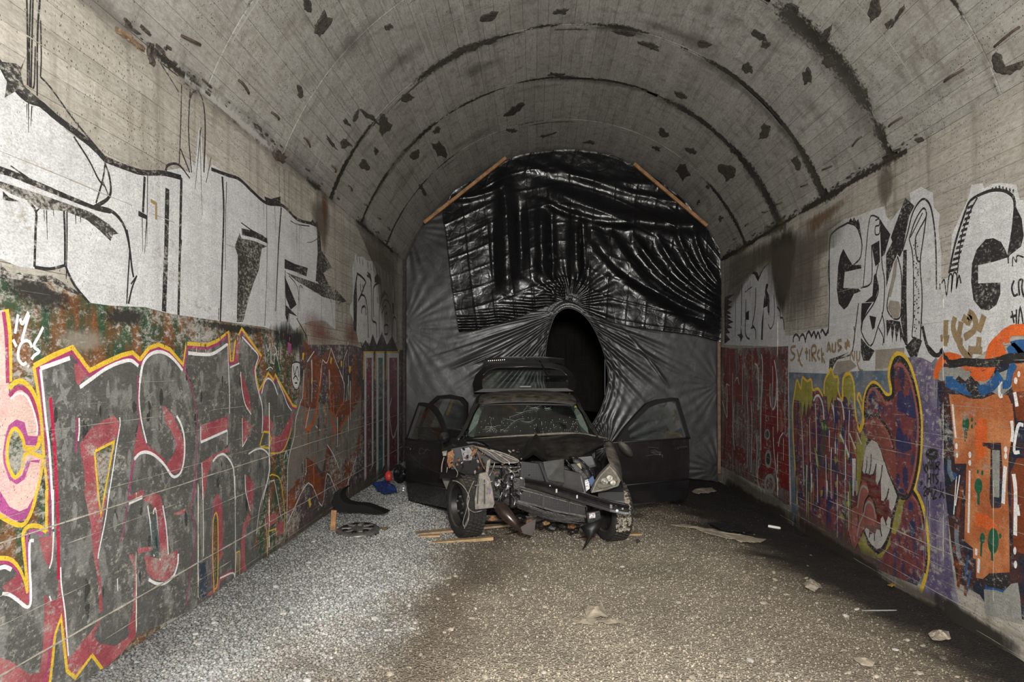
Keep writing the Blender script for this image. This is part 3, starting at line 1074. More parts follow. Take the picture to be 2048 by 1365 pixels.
# four-pointed grey stars
for (px, py, s) in ((126, 790, .085), (128, 868, .07), (298, 795, .07), (220, 990, .06), (150, 965, .06), (330, 975, .05), (322, 858, .05)):
    Y, Z = onL(px, py)[1:]
    q = []
    for i in range(8):
        r = s if i % 2 == 0 else s * .28
        q.append((Y + r * .8 * math.cos(i * PI / 4 + .5), Z + r * math.sin(i * PI / 4 + .5)))
    area(WL, 'px', q, P_LIGHTGREY, grey, world=True, name='camouflage_star')

# rose shading areas
ROSE = [('A', [(555, 335), (600, 330), (680, 400), (640, 440), (590, 500), (570, 470)]), ('A', [(600, 940), (680, 830), (780, 760), (860, 728), (898, 770), (895, 880), (862, 918), (760, 960), (712, 1000), (722, 1120), (745, 1365), (640, 1365), (635, 1150), (610, 1020)]),
        ('C', [(590, 0), (690, 0), (710, 180), (740, 20), (755, 60), (720, 240), (690, 470), (710, 640), (725, 860), (700, 880), (690, 640), (660, 480), (640, 250)]), ('A', [(1050, 780), (1075, 870), (1105, 940), (1250, 1060), (1250, 1090), (1150, 1010), (1080, 1000), (1020, 1050), (1010, 1010), (1030, 880)]),
        ('B', [(240, 660), (262, 655), (330, 740), (380, 850), (408, 940), (410, 1050), (380, 1140), (345, 1165), (300, 1160), (270, 1100), (340, 1000), (345, 930), (310, 850), (260, 760)]), ('B', [(530, 800), (740, 730), (745, 820), (720, 850), (530, 925)]), ('B', [(540, 1080), (640, 1020), (745, 965), (745, 1010), (680, 1010), (620, 1060), (580, 1200), (560, 1365), (545, 1365)]),
        ('B', [(832, 390), (870, 470), (905, 580), (920, 710), (880, 680), (850, 560)]), ('B', [(850, 720), (880, 770), (925, 810), (890, 890), (850, 960)]), ('B', [(1005, 740), (1050, 730), (1090, 800), (1060, 870), (1130, 890), (1200, 760), (1250, 690), (1220, 830), (1170, 1000), (1070, 1010), (1050, 870), (1010, 850)]),
        ('B', [(800, 160), (838, 130), (820, 320), (775, 340), (765, 322), (788, 318)]), ('C', [(270, 340), (375, 330), (365, 480), (350, 560), (310, 500)]), ('C', [(10, 690), (120, 600), (190, 720), (212, 790), (180, 820), (110, 760), (30, 730)]),
        ('C', [(310, 740), (350, 790), (400, 780), (410, 640), (430, 640), (460, 900), (480, 1200), (470, 1265), (440, 1000), (430, 900), (375, 1040), (360, 1365), (270, 1365), (300, 1100), (310, 900)]), ('C', [(-60, 1180), (60, 1210), (200, 1310), (330, 1290), (330, 1420), (-60, 1500)]),
        ('C', [(480, 1210), (560, 1100), (640, 1010), (720, 900), (660, 1040), (700, 1090), (810, 1110), (900, 1050), (940, 940), (960, 1000), (960, 1040), (860, 1160), (740, 1270), (640, 1170), (540, 1330), (470, 1290)]),
        ('D', [(170, 380), (230, 330), (300, 345), (320, 410), (350, 620), (368, 790), (430, 760), (440, 800), (425, 900), (350, 1000), (250, 990), (200, 930), (180, 800), (300, 830), (280, 600), (240, 420)]), ('D', [(700, 400), (735, 325), (770, 400), (778, 620), (775, 800), (745, 870), (740, 560), (715, 470)]), ('D', [(950, 190), (1000, 230), (1015, 300), (1000, 420), (985, 500), (955, 340)]), ('D', [(930, 570), (970, 480), (990, 520), (945, 620), (945, 860), (960, 930), (915, 960), (915, 700)]), ('D', [(55, 350), (175, 300), (180, 345), (60, 385)]),
        ('D', [(650, 1110), (700, 1060), (760, 960), (850, 905), (860, 930), (760, 1000), (740, 1060), (690, 1105)]), ('D', [(60, 800), (95, 790), (120, 900), (115, 1100), (110, 1365), (50, 1365), (90, 1250), (105, 1050), (105, 900)]), ('D', [(1100, 520), (1185, 470), (1185, 540), (1120, 600)]), ('D', [(1185, 560), (1240, 540), (1240, 640), (1190, 650)]),
        ('D', [(130, 745), (240, 735), (245, 765), (130, 790)]), ('D', [(400, 485), (450, 465), (500, 440), (480, 490), (430, 498)])]
for fr, pts in ROSE: area(WL, fr, pts, P_ROSE, grey, name='rose_shading')
for fr, w, pts in [('A', .03, [(378, 590), (395, 800), (410, 1000), (428, 1365)]), ('C', .028, [(398, 0), (408, 300), (410, 640)]), ('A', .018, [(580, 740), (575, 900), (572, 1010)]), ('A', .014, [(1040, 420), (1040, 640), (1060, 820)]), ('A', .012, [(1010, 1060), (985, 1200), (965, 1365)]), ('B', .014, [(412, 370), (470, 540), (500, 720), (505, 900), (490, 1200), (470, 1365)]), ('D', .014, [(575, 130), (560, 330), (530, 440), (560, 560), (565, 720), (530, 920), (500, 1190)]), ('D', .012, [(55, 400), (30, 560), (5, 700)]), ('D', .012, [(108, 70), (65, 320)])]:
    line(WL, fr, pts, P_RED if w > .02 else P_MAG, w, grey)
# yellow rim, magenta inside it
ty = topA + topB
line(WL, 'px', ty, P_YELLOW, .040, grey, smooth=0)
line(WL, 'px', ty, P_MAG, .030, grey, smooth=0, off=-.022)
line(WL, 'A', [(250, 350), (285, 560), (310, 780), (325, 1000), (360, 1365)], P_YELLOW, .026, grey)
line(WL, 'A', [(278, 360), (312, 560), (335, 780), (352, 1000), (385, 1365)], P_MAG, .026, grey)
line(WL, 'C', [(325, 0), (325, 180), (325, 300)], P_YELLOW, .026, grey)
line(WL, 'C', [(345, 0), (348, 180), (350, 330)], P_MAG, .022, grey)
line(WL, 'C', [(325, 300), (270, 260), (200, 260), (160, 310), (165, 420), (180, 560), (192, 730)], P_YELLOW, .030, grey)
line(WL, 'C', [(300, 318), (240, 295), (200, 310), (185, 360), (190, 480), (205, 640), (205, 780)], P_PURP, .022, grey)
line(WL, 'C', [(-40, 490), (50, 490), (110, 530), (160, 620), (190, 735)], P_YELLOW, .032, grey, taper=(1, .5))
line(WL, 'C', [(-40, 520), (50, 520), (110, 570), (150, 650)], P_MAG, .026, grey, taper=(1, .5))
line(WL, 'C', [(345, 1400), (370, 1200), (385, 1030), (428, 908), (445, 1060), (470, 1285), (530, 1335), (585, 1260), (648, 1175), (725, 1280)], P_YELLOW, .026, grey, smooth=0)
line(WL, 'C', [(300, 1400), (335, 1250), (355, 1100), (375, 1020)], P_MAG, .020, grey)
line(WL, 'A', [(712, 1000), (860, 925), (820, 1150), (780, 1365)], P_YELLOW, .022, grey, smooth=0)
line(WL, 'A', [(712, 1000), (725, 1150), (745, 1365)], P_YELLOW, .020, grey, smooth=0)
line(WL, 'C', [(688, 0), (712, 180), (742, 0)], P_YELLOW, .020, grey, smooth=0)
area(WL, 'A', [(722, 1005), (850, 940), (805, 1200), (770, 1365), (752, 1365), (735, 1180)], P_CAMO, grey, name='window_in_letter')
line(WL, 'B', [(980, 960), (1010, 850), (1050, 852), (1068, 905), (1050, 975), (980, 960)], P_YELLOW, .026, grey, smooth=0)
line(WL, 'B', [(1060, 1015), (1150, 1000), (1200, 900), (1220, 820)], P_YELLOW, .022, grey)
line(WL, 'D', [(710, 1085), (700, 800), (702, 560), (722, 480), (738, 540), (740, 800), (735, 1020), (715, 1060)], P_YELLOW, .018, grey)
area(WL, 'D', [(712, 1020), (708, 800), (710, 560), (722, 500), (732, 560), (732, 800), (728, 1010)], P_CAMO, grey)
line(WL, 'D', [(690, 1050), (692, 800), (700, 500), (706, 390)], P_PURP, .012, grey)
line(WL, 'D', [(1115, 830), (1118, 720), (1120, 620), (1180, 600), (1185, 650)], P_YELLOW, .018, grey, smooth=0)
line(WL, 'D', [(1130, 200), (1160, 190), (1215, 240), (1245, 480), (1240, 640)], P_YELLOW, .018, grey)
line(WL, 'D', [(1165, 220), (1200, 400), (1215, 560)], P_PURP, .014, grey)
line(WL, 'D', [(868, 1000), (880, 780), (905, 770), (905, 950)], P_YELLOW, .014, grey, smooth=0)
WHT = [('A', .030, [(300, 370), (400, 335), (525, 290)]), ('A', .022, [(302, 375), (318, 520), (345, 780), (370, 1000), (392, 1365)]), ('A', .030, [(600, 512), (700, 440), (800, 370), (900, 325), (985, 308), (1045, 350)]), ('A', .016, [(595, 745), (596, 840), (588, 920)]), ('A', .014, [(903, 740), (905, 800), (880, 950), (850, 1150), (815, 1365)]), ('B', .030, [(70, 480), (80, 400), (100, 320), (150, 262), (220, 242), (290, 268), (350, 325), (395, 385)]), ('B', .018, [(70, 480), (65, 620), (85, 780), (122, 935)]), ('B', .026, [(28, 1060), (70, 1015), (125, 1005), (190, 1035), (260, 1105), (310, 1180), (345, 1190), (385, 1150), (408, 1040), (408, 900), (385, 800), (350, 730)]),
       ('B', .034, [(438, 252), (540, 262), (630, 255), (735, 185)]), ('B', .014, [(738, 180), (745, 400), (752, 600), (750, 715)]), ('B', .018, [(755, 362), (825, 330)]), ('B', .022, [(848, 130), (920, 210), (970, 275), (948, 360), (950, 450), (975, 560), (998, 650), (1003, 760), (998, 860)]), ('B', .016, [(835, 395), (845, 520), (870, 640), (915, 718)]), ('B', .014, [(848, 745), (850, 965)]), ('B', .014, [(850, 965), (885, 900)]), ('B', .014, [(532, 810), (533, 930)]), ('B', .026, [(533, 930), (735, 840)]), ('B', .012, [(735, 840), (732, 950)]), ('B', .024, [(625, 1075), (660, 1035), (705, 1020), (745, 1055), (775, 1110), (785, 1170), (795, 1365)]), ('B', .014, [(540, 1085), (545, 1200), (548, 1365)]), ('B', .020, [(895, 1018), (950, 985), (1000, 980), (1045, 1020), (1058, 1090), (1050, 1180), (1005, 1365)]), ('B', .012, [(868, 1175), (872, 1300), (890, 1365)]),
       ('B', .022, [(995, 560), (1015, 480), (1045, 445), (1085, 480), (1118, 570)]), ('B', .018, [(1115, 460), (1160, 560), (1190, 640), (1222, 690)]),
       ('C', .022, [(370, 0), (370, 280)]), ('C', .014, [(770, 0), (745, 200), (700, 420), (690, 490)]), ('C', .022, [(235, 360), (205, 380), (205, 560), (212, 700), (210, 810), (180, 832), (120, 785), (60, 745), (10, 738)]), ('C', .026, [(-20, 560), (30, 548), (75, 568)]), ('C', .014, [(425, 550), (430, 680), (455, 860), (470, 1050), (480, 1180)]), ('C', .022, [(1050, 640), (1110, 665), (1170, 665)]), ('C', .014, [(375, 300), (365, 480), (345, 560)]), ('C', .030, [(910, 95), (1000, 55)]), ('C', .010, [(828, 630), (830, 720)]), ('C', .012, [(345, 755), (358, 790)]),
       ('D', .016, [(205, 425), (225, 560), (255, 810)]), ('D', .016, [(248, 490), (252, 460), (268, 460), (285, 660), (300, 840)]), ('D', .018, [(320, 425), (345, 580), (363, 795)]), ('D', .026, [(212, 985), (270, 1015), (330, 1015), (400, 960), (432, 870), (438, 790)]), ('D', .012, [(868, 200), (870, 400), (872, 800), (868, 1000)]), ('D', .012, [(945, 200), (955, 340), (985, 465)]), ('D', .012, [(1135, 110), (1110, 250), (1060, 420), (1030, 640)]), ('D', .018, [(755, 975), (855, 935), (865, 1000)]), ('D', .010, [(1098, 530), (1110, 640), (1115, 830)]), ('D', .012, [(1165, 225), (1195, 380), (1215, 500)]), ('D', .012, [(625, 280), (628, 560), (630, 810)]), ('D', .010, [(1135, 240), (1165, 232)]), ('D', .03, [(62, 405), (165, 360)])]
for fr, w, pts in WHT: line(WL, fr, pts, P_LINE, w, grey)
for pts in ([(225, 520), (245, 790), (262, 800), (240, 560)], [(255, 480), (270, 480), (305, 830), (290, 820)]): area(WL, 'D', pts, P_TEAL, grey)
area(WL, 'D', [(600, 860), (640, 850), (660, 1000), (650, 1110), (600, 1125)], paint('navy_scrawl', (.035, .05, .075), .4, .5), grey)

# ---- pink letter at the left edge
pink = area(WL, 'A', [(-60, -60), (40, -80), (52, 200), (60, 480), (62, 580), (110, 540), (160, 535), (230, 590), (275, 740), (290, 880), (260, 960), (165, 960), (175, 900), (130, 825), (85, 820), (50, 940), (42, 1080), (75, 1170), (110, 1205), (150, 1170), (172, 1080), (195, 1020), (305, 1045), (305, 1150), (280, 1260), (250, 1365), (190, 1500), (100, 1540), (-60, 1500)], P_PINK, name='pink_letter')
area(WL, 'A', [(50, 950), (85, 840), (130, 840), (165, 900), (175, 970), (200, 1000), (175, 1080), (150, 1170), (110, 1190), (75, 1150), (48, 1060)], P_CAMO, pink)
area(WL, 'A', [(60, 800), (120, 755), (180, 780), (205, 880), (285, 885), (265, 955), (175, 950), (170, 880), (130, 820), (90, 820), (45, 920), (35, 1050), (75, 1190), (110, 1215), (160, 1180), (200, 1070), (300, 1060), (290, 1085), (225, 1080), (180, 1210), (120, 1250), (60, 1210), (20, 1090), (15, 1010), (35, 880)], P_PURP, pink)
area(WL, 'C', [(-60, -60), (0, 20), (60, 120), (130, 155), (190, 130), (240, 40), (200, 180), (150, 225), (90, 215), (0, 160), (-60, 60)], P_PURP, pink)
line(WL, 'A', [(40, -80), (62, 100), (65, 300), (66, 470)], P_YELLOW, .042, pink)
line(WL, 'A', [(20, -60), (40, 100), (48, 300), (52, 480)], P_MAG, .030, pink)
line(WL, 'A', [(62, 520), (110, 475), (160, 468), (225, 520), (270, 620), (300, 780), (295, 905), (262, 980), (170, 970)], P_YELLOW, .034, pink)
line(WL, 'A', [(64, 580), (120, 520), (170, 520), (225, 575), (265, 680), (285, 800), (288, 880)], P_MAG, .030, pink)
line(WL, 'A', [(72, 600), (130, 560), (190, 575), (245, 680), (275, 800), (275, 875)], P_LINE, .014, pink)
line(WL, 'A', [(180, 980), (165, 900), (120, 830), (80, 845), (50, 950), (50, 1080), (85, 1170), (112, 1195), (150, 1150), (170, 1080), (195, 1015), (310, 1045), (308, 1150), (285, 1260), (255, 1365)], P_YELLOW, .026, pink)
line(WL, 'C', [(245, 60), (215, 160), (170, 240), (120, 250), (50, 220), (-30, 170)], P_YELLOW, .030, pink)
# tag letters at the upper left
for pts in ([(130, -40), (118, 40), (108, 105)], [(145, -10), (165, 30), (210, -60)], [(215, -40), (185, 60), (158, 165)], [(92, 150), (118, 205)], [(235, 210), (215, 165), (170, 165), (138, 215), (132, 290), (165, 338), (195, 325)], [(322, 55), (285, 130), (250, 200), (290, 240), (255, 270), (232, 300)], [(205, 345), (212, 358)]): line(WL, 'A', pts, P_LINE, .022, camo)
# silver tag beside the grey letters
for pts in ([(1015, 165), (1025, 320)], [(1030, 190), (1045, 240), (1060, 180), (1062, 330)], [(1075, 180), (1070, 300), (1090, 330), (1088, 190)], [(1095, 200), (1135, 385)], [(1095, 200), (1110, 240), (1090, 270)], [(1125, 230), (1118, 300)], [(1142, 180), (1135, 300)], [(1030, 380), (1060, 360), (1080, 375)]): line(WL, 'B', pts, P_LINE, .012, camo)
# little white throw-up
th = area(WL, 'E', [(112, 1110), (150, 1095), (192, 1110), (200, 1180), (190, 1290), (165, 1365), (130, 1340), (108, 1250)], P_WHITE2, smooth=3, name='small_white_tag')
for pts in ([(125, 1130), (140, 1220), (165, 1140), (180, 1240)], [(125, 1260), (150, 1230), (175, 1280)], [(140, 1300), (165, 1300)], [(112, 1110), (108, 1250), (130, 1340), (165, 1365), (190, 1290), (200, 1180), (192, 1110), (150, 1095), (112, 1110)]): line(WL, 'E', pts, P_BLACK, .014, th)

# ---- rust-red letters further in
dark = area(WL, 'px', [(598, 690), (640, 690), (700, 690), (735, 700), (806, 705), (806, 935), (760, 962), (728, 985), (640, 1045), (590, 1082), (600, 800)], P_DARKMIX, name='rust_red_mural')
area(WL, 'G', [(205, 0), (150, 250), (100, 560), (70, 760), (55, 1050), (200, 960), (240, 760), (300, 800), (360, 880), (385, 720), (400, 640), (500, 880), (560, 760), (640, 700), (690, 560), (690, 200), (620, 100), (540, 300), (420, 300), (300, 280)], P_GREYWASH, dark)
area(WL, 'G', [(200, -260), (205, 60), (190, 260), (160, 300), (240, 330), (310, 330), (350, 100), (360, 0), (400, -40), (410, 330), (480, 390), (545, 270), (545, 140), (495, -20), (440, -190), (395, -160), (330, -100), (280, -160)], P_RUSTRED, dark, name='rust_red_letter')
area(WL, 'G', [(480, 400), (530, 300), (560, 270), (600, 250), (610, 80), (620, -100), (650, -160), (660, 100), (690, 200), (640, 330), (560, 400), (520, 480), (510, 600), (490, 540)], P_RUSTRED, dark, name='rust_red_letter')
area(WL, 'G', [(60, 1060), (130, 950), (200, 900), (205, 760), (240, 750), (270, 790), (350, 920), (385, 850), (390, 700), (405, 640), (470, 800), (520, 900), (570, 780), (640, 700), (690, 440), (690, 600), (640, 780), (560, 1030), (490, 1070), (400, 880), (355, 1165), (300, 1040), (240, 960), (170, 1100), (60, 1310), (45, 1150)], P_RUSTRED, dark, name='rust_red_letter')
for pts, w in ([[(355, 0), (320, 250), (290, 420), (225, 540)], .05], [[(410, 0), (425, 250), (440, 420), (470, 540)], .05], [[(380, 300), (385, 420), (365, 540)], .03], [[(545, 270), (490, 350), (470, 420)], .03], [[(600, 380), (540, 450), (505, 520)], .03], [[(240, 330), (215, 480), (240, 520)], .04]): line(WL, 'G', pts, P_ORANGE, w, dark)
for pts in ([(495, -20), (530, 80), (548, 130), (540, 270)], [(180, 250), (130, 430), (120, 560), (70, 760), (60, 960), (55, 1310)], [(60, 1310), (240, 965), (355, 1165), (400, 885), (495, 1080)], [(545, 1040), (610, 880), (650, 740)], [(400, 640), (450, 720), (500, 840)], [(250, 320), (225, 440), (215, 500)], [(30, 760), (50, 690), (60, 760)], [(200, 0), (190, 250)], [(575, 120), (560, 270)], [(350, 0), (335, 140)], [(300, 480), (340, 520)], [(225, 860), (210, 900)]): line(WL, 'G', pts, P_LINE, .016, dark)
for pts in ([(495, 960), (540, 1090), (610, 1260), (625, 1365)], [(495, 960), (455, 1100), (410, 1070)], [(655, 975), (620, 1080), (610, 1260)], [(250, 1110), (330, 990)], [(395, 1200), (410, 1080)]): line(WL, 'E', pts, P_LINE, .018, dark)
area(WL, 'G', [(215, 1000), (245, 970), (330, 1120), (300, 1250), (200, 1300), (100, 1290)], P_DARKMIX, dark)
for (fr, pts) in [('G', [(235, 1110), (250, 1090), (265, 1150), (250, 1180)]), ('E', [(490, 1040), (505, 1060), (495, 1120), (485, 1100)]), ('E', [(670, 1130), (690, 1140), (680, 1210), (668, 1190)]), ('E', [(590, 1080), (605, 1090), (600, 1150), (588, 1130)]), ('E', [(215, 1010), (235, 1000), (225, 1080), (212, 1070)]), ('E', [(305, 1240), (318, 1250), (312, 1300), (302, 1290)]), ('G', [(265, 70), (275, 90), (268, 130), (260, 110)])]: area(WL, fr, pts, P_YELLOW, dark, name='yellow_drip')
area(WL, 'E', [(70, 900), (105, 920), (100, 1010), (75, 1000)], P_PURP, dark)

rnd = random.Random(55)
for k in range(46):
    px = rnd.uniform(600, 722); y0 = rnd.uniform(700, 930); L = rnd.uniform(20, 90)
    if y0 + L > 1075 - .62 * (px - 600): continue
    line(WL, 'px', [(px, y0), (px + rnd.uniform(-1, 1), y0 + L * .5), (px, y0 + L)], rnd.choice([P_DARKMIX, P_DARKMIX, P_GREYWASH, P_ORANGE, P_RUSTRED, P_TEAL, P_WHITE2]), rnd.uniform(.010, .04), dark, taper=(1, .4), name='paint_drip')
for k in range(26):
    px = rnd.uniform(300, 590); y0 = rnd.uniform(650, 690)
    line(WL, 'px', [(px, y0), (px, y0 + rnd.uniform(10, 30))], rnd.choice([P_CAMO, P_TEAL, P_RUSTRED, P_BLACK2]), rnd.uniform(.01, .03), camo, taper=(1, .3), name='paint_drip')
# ---- panel letters by the sheet: white-edged strips with dark hearts
strip = area(WL, 'px', [(728, 706), (806, 700), (806, 935), (770, 950), (735, 985), (722, 988)], P_DARKMIX, name='striped_letter_panel')
for x0, x1 in ((728, 746), (752, 768), (774, 797)):
    area(WL, 'px', [(x0, 706), (x1, 706), (x1, 930), (x0, 965)], P_WHITE2, strip)
    area(WL, 'px', [(x0 + 4, 716), (x1 - 3, 716), (x1 - 3, 934), (x0 + 4, 960)], P_WINE if x0 != 752 else P_TEAL, strip)
    line(WL, 'px', [(x0 - 2, 760), (x0 - 1, 704), (x1 + 1, 702)], P_YELLOW, .06, strip, smooth=0)
for pts in ([(736, 790), (738, 870), (737, 950)], [(760, 730), (761, 800), (759, 900)], [(783, 760), (786, 850), (784, 910)]): line(WL, 'px', pts, P_DARKMIX, .12, strip)
line(WL, 'G', [(950, 240), (930, 360), (960, 580), (1000, 460), (1010, 250)], P_WHITE2, .03, strip)
# ---- small white letters above them
sw_ = area(WL, 'E', [(730, 45), (760, 70), (800, 65), (840, 100), (880, 110), (940, 115), (980, 170), (1040, 230), (1090, 270), (1110, 380), (1115, 560), (1140, 680), (1140, 900), (1000, 930), (860, 910), (760, 900), (740, 780), (700, 660), (675, 620), (680, 540), (705, 500), (705, 300), (700, 180), (715, 120)], P_WHITE2, name='small_white_letters')
for pts in ([(745, 230), (790, 260), (830, 310), (820, 350), (770, 480)], [(750, 240), (725, 450), (728, 780)], [(760, 500), (790, 440), (830, 470), (850, 600), (860, 860)], [(790, 620), (800, 560), (830, 560), (835, 640)], [(845, 250), (880, 290), (890, 480), (895, 680), (935, 720), (940, 860)], [(910, 660), (905, 430), (920, 350), (980, 330), (985, 480), (965, 600), (965, 850)], [(985, 480), (1010, 430), (1040, 440), (1060, 520)], [(995, 560), (1020, 490), (1060, 520), (1085, 620), (1090, 880)], [(990, 620), (1020, 550), (1035, 570)], [(1095, 700), (1110, 655), (1135, 700), (1138, 880)], [(1090, 290), (1105, 380), (1108, 520)], [(1020, 800), (1015, 740), (1050, 740), (1045, 820), (1015, 820)], [(1025, 720), (1020, 640), (1040, 620), (1045, 700)], [(780, 330), (785, 410)], [(805, 340), (808, 410)], [(945, 460), (950, 520)], [(970, 440), (968, 530)]): line(WL, 'E', pts, P_BLACK, .030, sw_)
for pts in ([(742, 240), (748, 500), (742, 800), (715, 780), (712, 450)], [(920, 320), (918, 270), (945, 230), (985, 290), (980, 345), (950, 320)], [(845, 210), (880, 235), (895, 330), (870, 280)], [(990, 440), (1020, 390), (1030, 430), (1000, 470)], [(1090, 520), (1110, 520), (1110, 630), (1095, 620)], [(780, 880), (800, 940), (830, 880), (870, 940), (900, 820), (940, 930), (990, 800), (1040, 930), (1090, 840), (1130, 940), (1150, 990), (800, 990)]): area(WL, 'E', pts, P_BLACK, sw_)
# pale drips above
for x in (745, 770, 800, 850, 880, 905, 940, 965, 1000, 1030, 1060): line(WL, 'E', [(x, 60 + (x - 745) * .55), (x + 6, 120 + (x - 745) * .6)], P_BLACK, .02, sw_)
# stains on the left wall
haze(WL, 'px', [(618, 395), (650, 380), (662, 450), (650, 520), (640, 480), (625, 450)], S_DAMP2, core=.4, name='damp_stain')
haze(WL, 'px', [(700, 410), (790, 470), (800, 700), (770, 690), (740, 520)], S_DAMP2, core=.4, name='damp_stain')
haze(WL, 'px', [(640, 384), (652, 376), (658, 420), (650, 470), (642, 430)], S_RUST, core=.1, name='rust_stain')

# ---------------------------------------------------------------- right wall
_layer[0] = 0
FR.update({'1': (1440, 690, 4.2654), '2': (1660, 690, 4.404), '3': (1640, 920, 4.55), '4': (1848, 640, 4.55), '5': (1848, 920, 4.55), '6': (1440, 520, 6.823)})
P_BRED = paint('blood_red', (.20, .018, .018), .32, .35, color2=(.12, .03, .03), scale2=5, stretch=(1, 2, .4))
P_GREYSTREAK = paint('grey_red_ground', (.15, .14, .135), .40, .3, color2=(.13, .035, .035), scale2=5, lo=.40, hi=.60, stretch=(1, 2.4, .35))
P_BLUEGREY = paint('faded_blue', (.10, .145, .20), .35, .3, color2=(.16, .18, .21), scale2=5)
P_PLUM = paint('plum_and_navy', (.165, .050, .052), .34, .3, color2=(.055, .042, .085), scale2=6.5, lo=.50, hi=.58, stretch=(1, 1.5, .6))
P_NAVY = paint('navy_fleck', (.04, .038, .10), .30, .25)
P_MAROON = paint('maroon_lip', (.20, .065, .055), .30, .25)
P_MOUTH = paint('dark_red_mouth', (.13, .022, .018), .28, .35, color2=(.16, .10, .085), scale2=4, stretch=(1, .3, 2))
P_TONGUE = paint('dusty_pink', (.28, .10, .085), .32, .25)
P_LIME = paint('moss_lime', (.27, .25, .055), .32, .28)
P_GREEN = paint('bottle_green', (.018, .10, .055), .28, .3)
P_VIOLET = paint('violet_grey', (.105, .085, .165), .38, .3, color2=(.21, .19, .25), scale2=4, lo=.45, hi=.62, stretch=(1, 1.6, .5))
P_TOOTH = paint('tooth_grey', (.45, .435, .41), .26, .15)
P_ORNG = paint('orange_letter', (.50, .20, .085), .26, .2, color2=(.38, .12, .045), scale2=3.5)
P_ORANGELINE = paint('hot_orange', (.60, .12, .03), .25, .2)
P_BLUE = paint('strong_blue', (.03, .10, .25), .30, .3)
P_DKNAVY = paint('blue_black', (.022, .028, .045), .35, .4, color2=(.06, .03, .03), scale2=5)
P_BRICK = paint('brick_red', (.17, .045, .02), .32, .3)
P_OCHRE = paint('bronze_tag', (.26, .19, .105), .28, .2)
P_BEIGE = paint('bare_plaster_patch', (.28, .25, .215), .15, .12)
P_GREYB = paint('flat_grey', (.27, .27, .25), .28, .2)

# white ground of the upper letters
wr_ = area(WR, 'px', [(1447, 690), (1449, 600), (1466, 578), (1484, 564), (1500, 548), (1510, 544), (1517, 560), (1524, 540), (1541, 524), (1545, 560), (1553, 592), (1567, 637), (1571, 672), (1592, 671), (1628, 660), (1656, 655), (1656, 463), (1690, 438), (1714, 432), (1745, 420), (1770, 412), (1772, 432), (1782, 442), (1803, 414), (1813, 398), (1822, 408), (1819, 386), (1843, 374), (1866, 386), (1868, 414), (1880, 429), (1877, 460), (1883, 509), (1883, 565), (1900, 552), (1904, 470), (1917, 441), (1921, 432), (1936, 399), (1943, 370), (1965, 366), (1969, 377), (1983, 368), (2005, 366), (2033, 370), (2040, 400), (2480, 420), (2480, 560), (2048, 655), (2000, 680), (1960, 712), (1940, 722), (1880, 722), (1872, 715), (1862, 728), (1835, 725), (1812, 715), (1790, 716), (1752, 715), (1750, 745), (1700, 752), (1660, 750), (1580, 748), (1578, 695)], P_WHITE, name='white_letter_ground')
# small white letters nearest the sheet
for x0, pts in ((0, [(60, 520), (120, 480), (190, 470), (110, 545), (170, 570), (110, 620), (165, 640), (100, 690), (160, 740), (90, 740), (160, 790), (100, 800), (190, 850), (110, 880), (170, 930), (100, 940), (140, 1000), (80, 1010), (140, 1090), (60, 1150)]), (1, [(380, 250), (420, 190), (470, 160), (510, 170), (530, 230), (600, 100), (685, 35), (600, 120), (560, 200), (520, 300), (500, 260), (470, 200), (430, 190)]),
                (2, [(615, 430), (630, 330), (655, 325), (660, 350), (640, 420), (670, 480), (680, 560), (675, 620), (590, 660), (600, 560), (610, 470), (625, 560)]), (3, [(650, 600), (675, 620), (680, 700), (668, 765), (650, 700)]), (4, [(232, 1025), (280, 1010), (285, 900), (300, 1010), (315, 1045), (285, 1130), (270, 1060)]), (5, [(355, 720), (395, 690), (395, 820), (355, 820)]), (6, [(560, 1095), (570, 850), (600, 640), (590, 900), (585, 1095)]), (7, [(415, 945), (450, 880), (470, 935)])):
    area(WR, '6', pts, P_BLACK, wr_)
for w, pts in ((.03, [(298, 340), (296, 600), (292, 900)]), (.02, [(215, 560), (212, 800), (205, 1040)]), (.03, [(355, 540), (350, 800), (345, 980), (370, 1060), (405, 1080)]), (.03, [(490, 380), (485, 600), (465, 780), (445, 880), (485, 960), (490, 1090)]), (.02, [(735, 480), (745, 640), (735, 850), (690, 940), (660, 880)]), (.025, [(780, 640), (820, 700), (825, 790), (860, 800), (880, 960)]), (.014, [(350, 360), (345, 440), (390, 400)]), (.014, [(380, 340), (385, 440)]), (.014, [(415, 290), (410, 500)]), (.014, [(390, 400), (440, 370)]),
               (.03, [(1000, 1130), (1005, 1060), (1040, 1020), (1080, 1060), (1085, 1110)]), (.03, [(1085, 1080), (1110, 1030), (1145, 1030), (1170, 1130)]), (.03, [(1170, 1090), (1190, 1010), (1220, 985), (1255, 1060)]), (.03, [(1255, 1040), (1285, 985), (1315, 1080)]), (.03, [(1315, 1060), (1340, 990), (1370, 1080)]), (.03, [(1375, 1000), (1400, 955), (1445, 1025), (1480, 950)]), (.016, [(1480, 950), (1492, 700), (1490, 350), (1478, 200), (1485, 0)])):
    line(WR, '6', pts, P_BLACK, w, wr_)
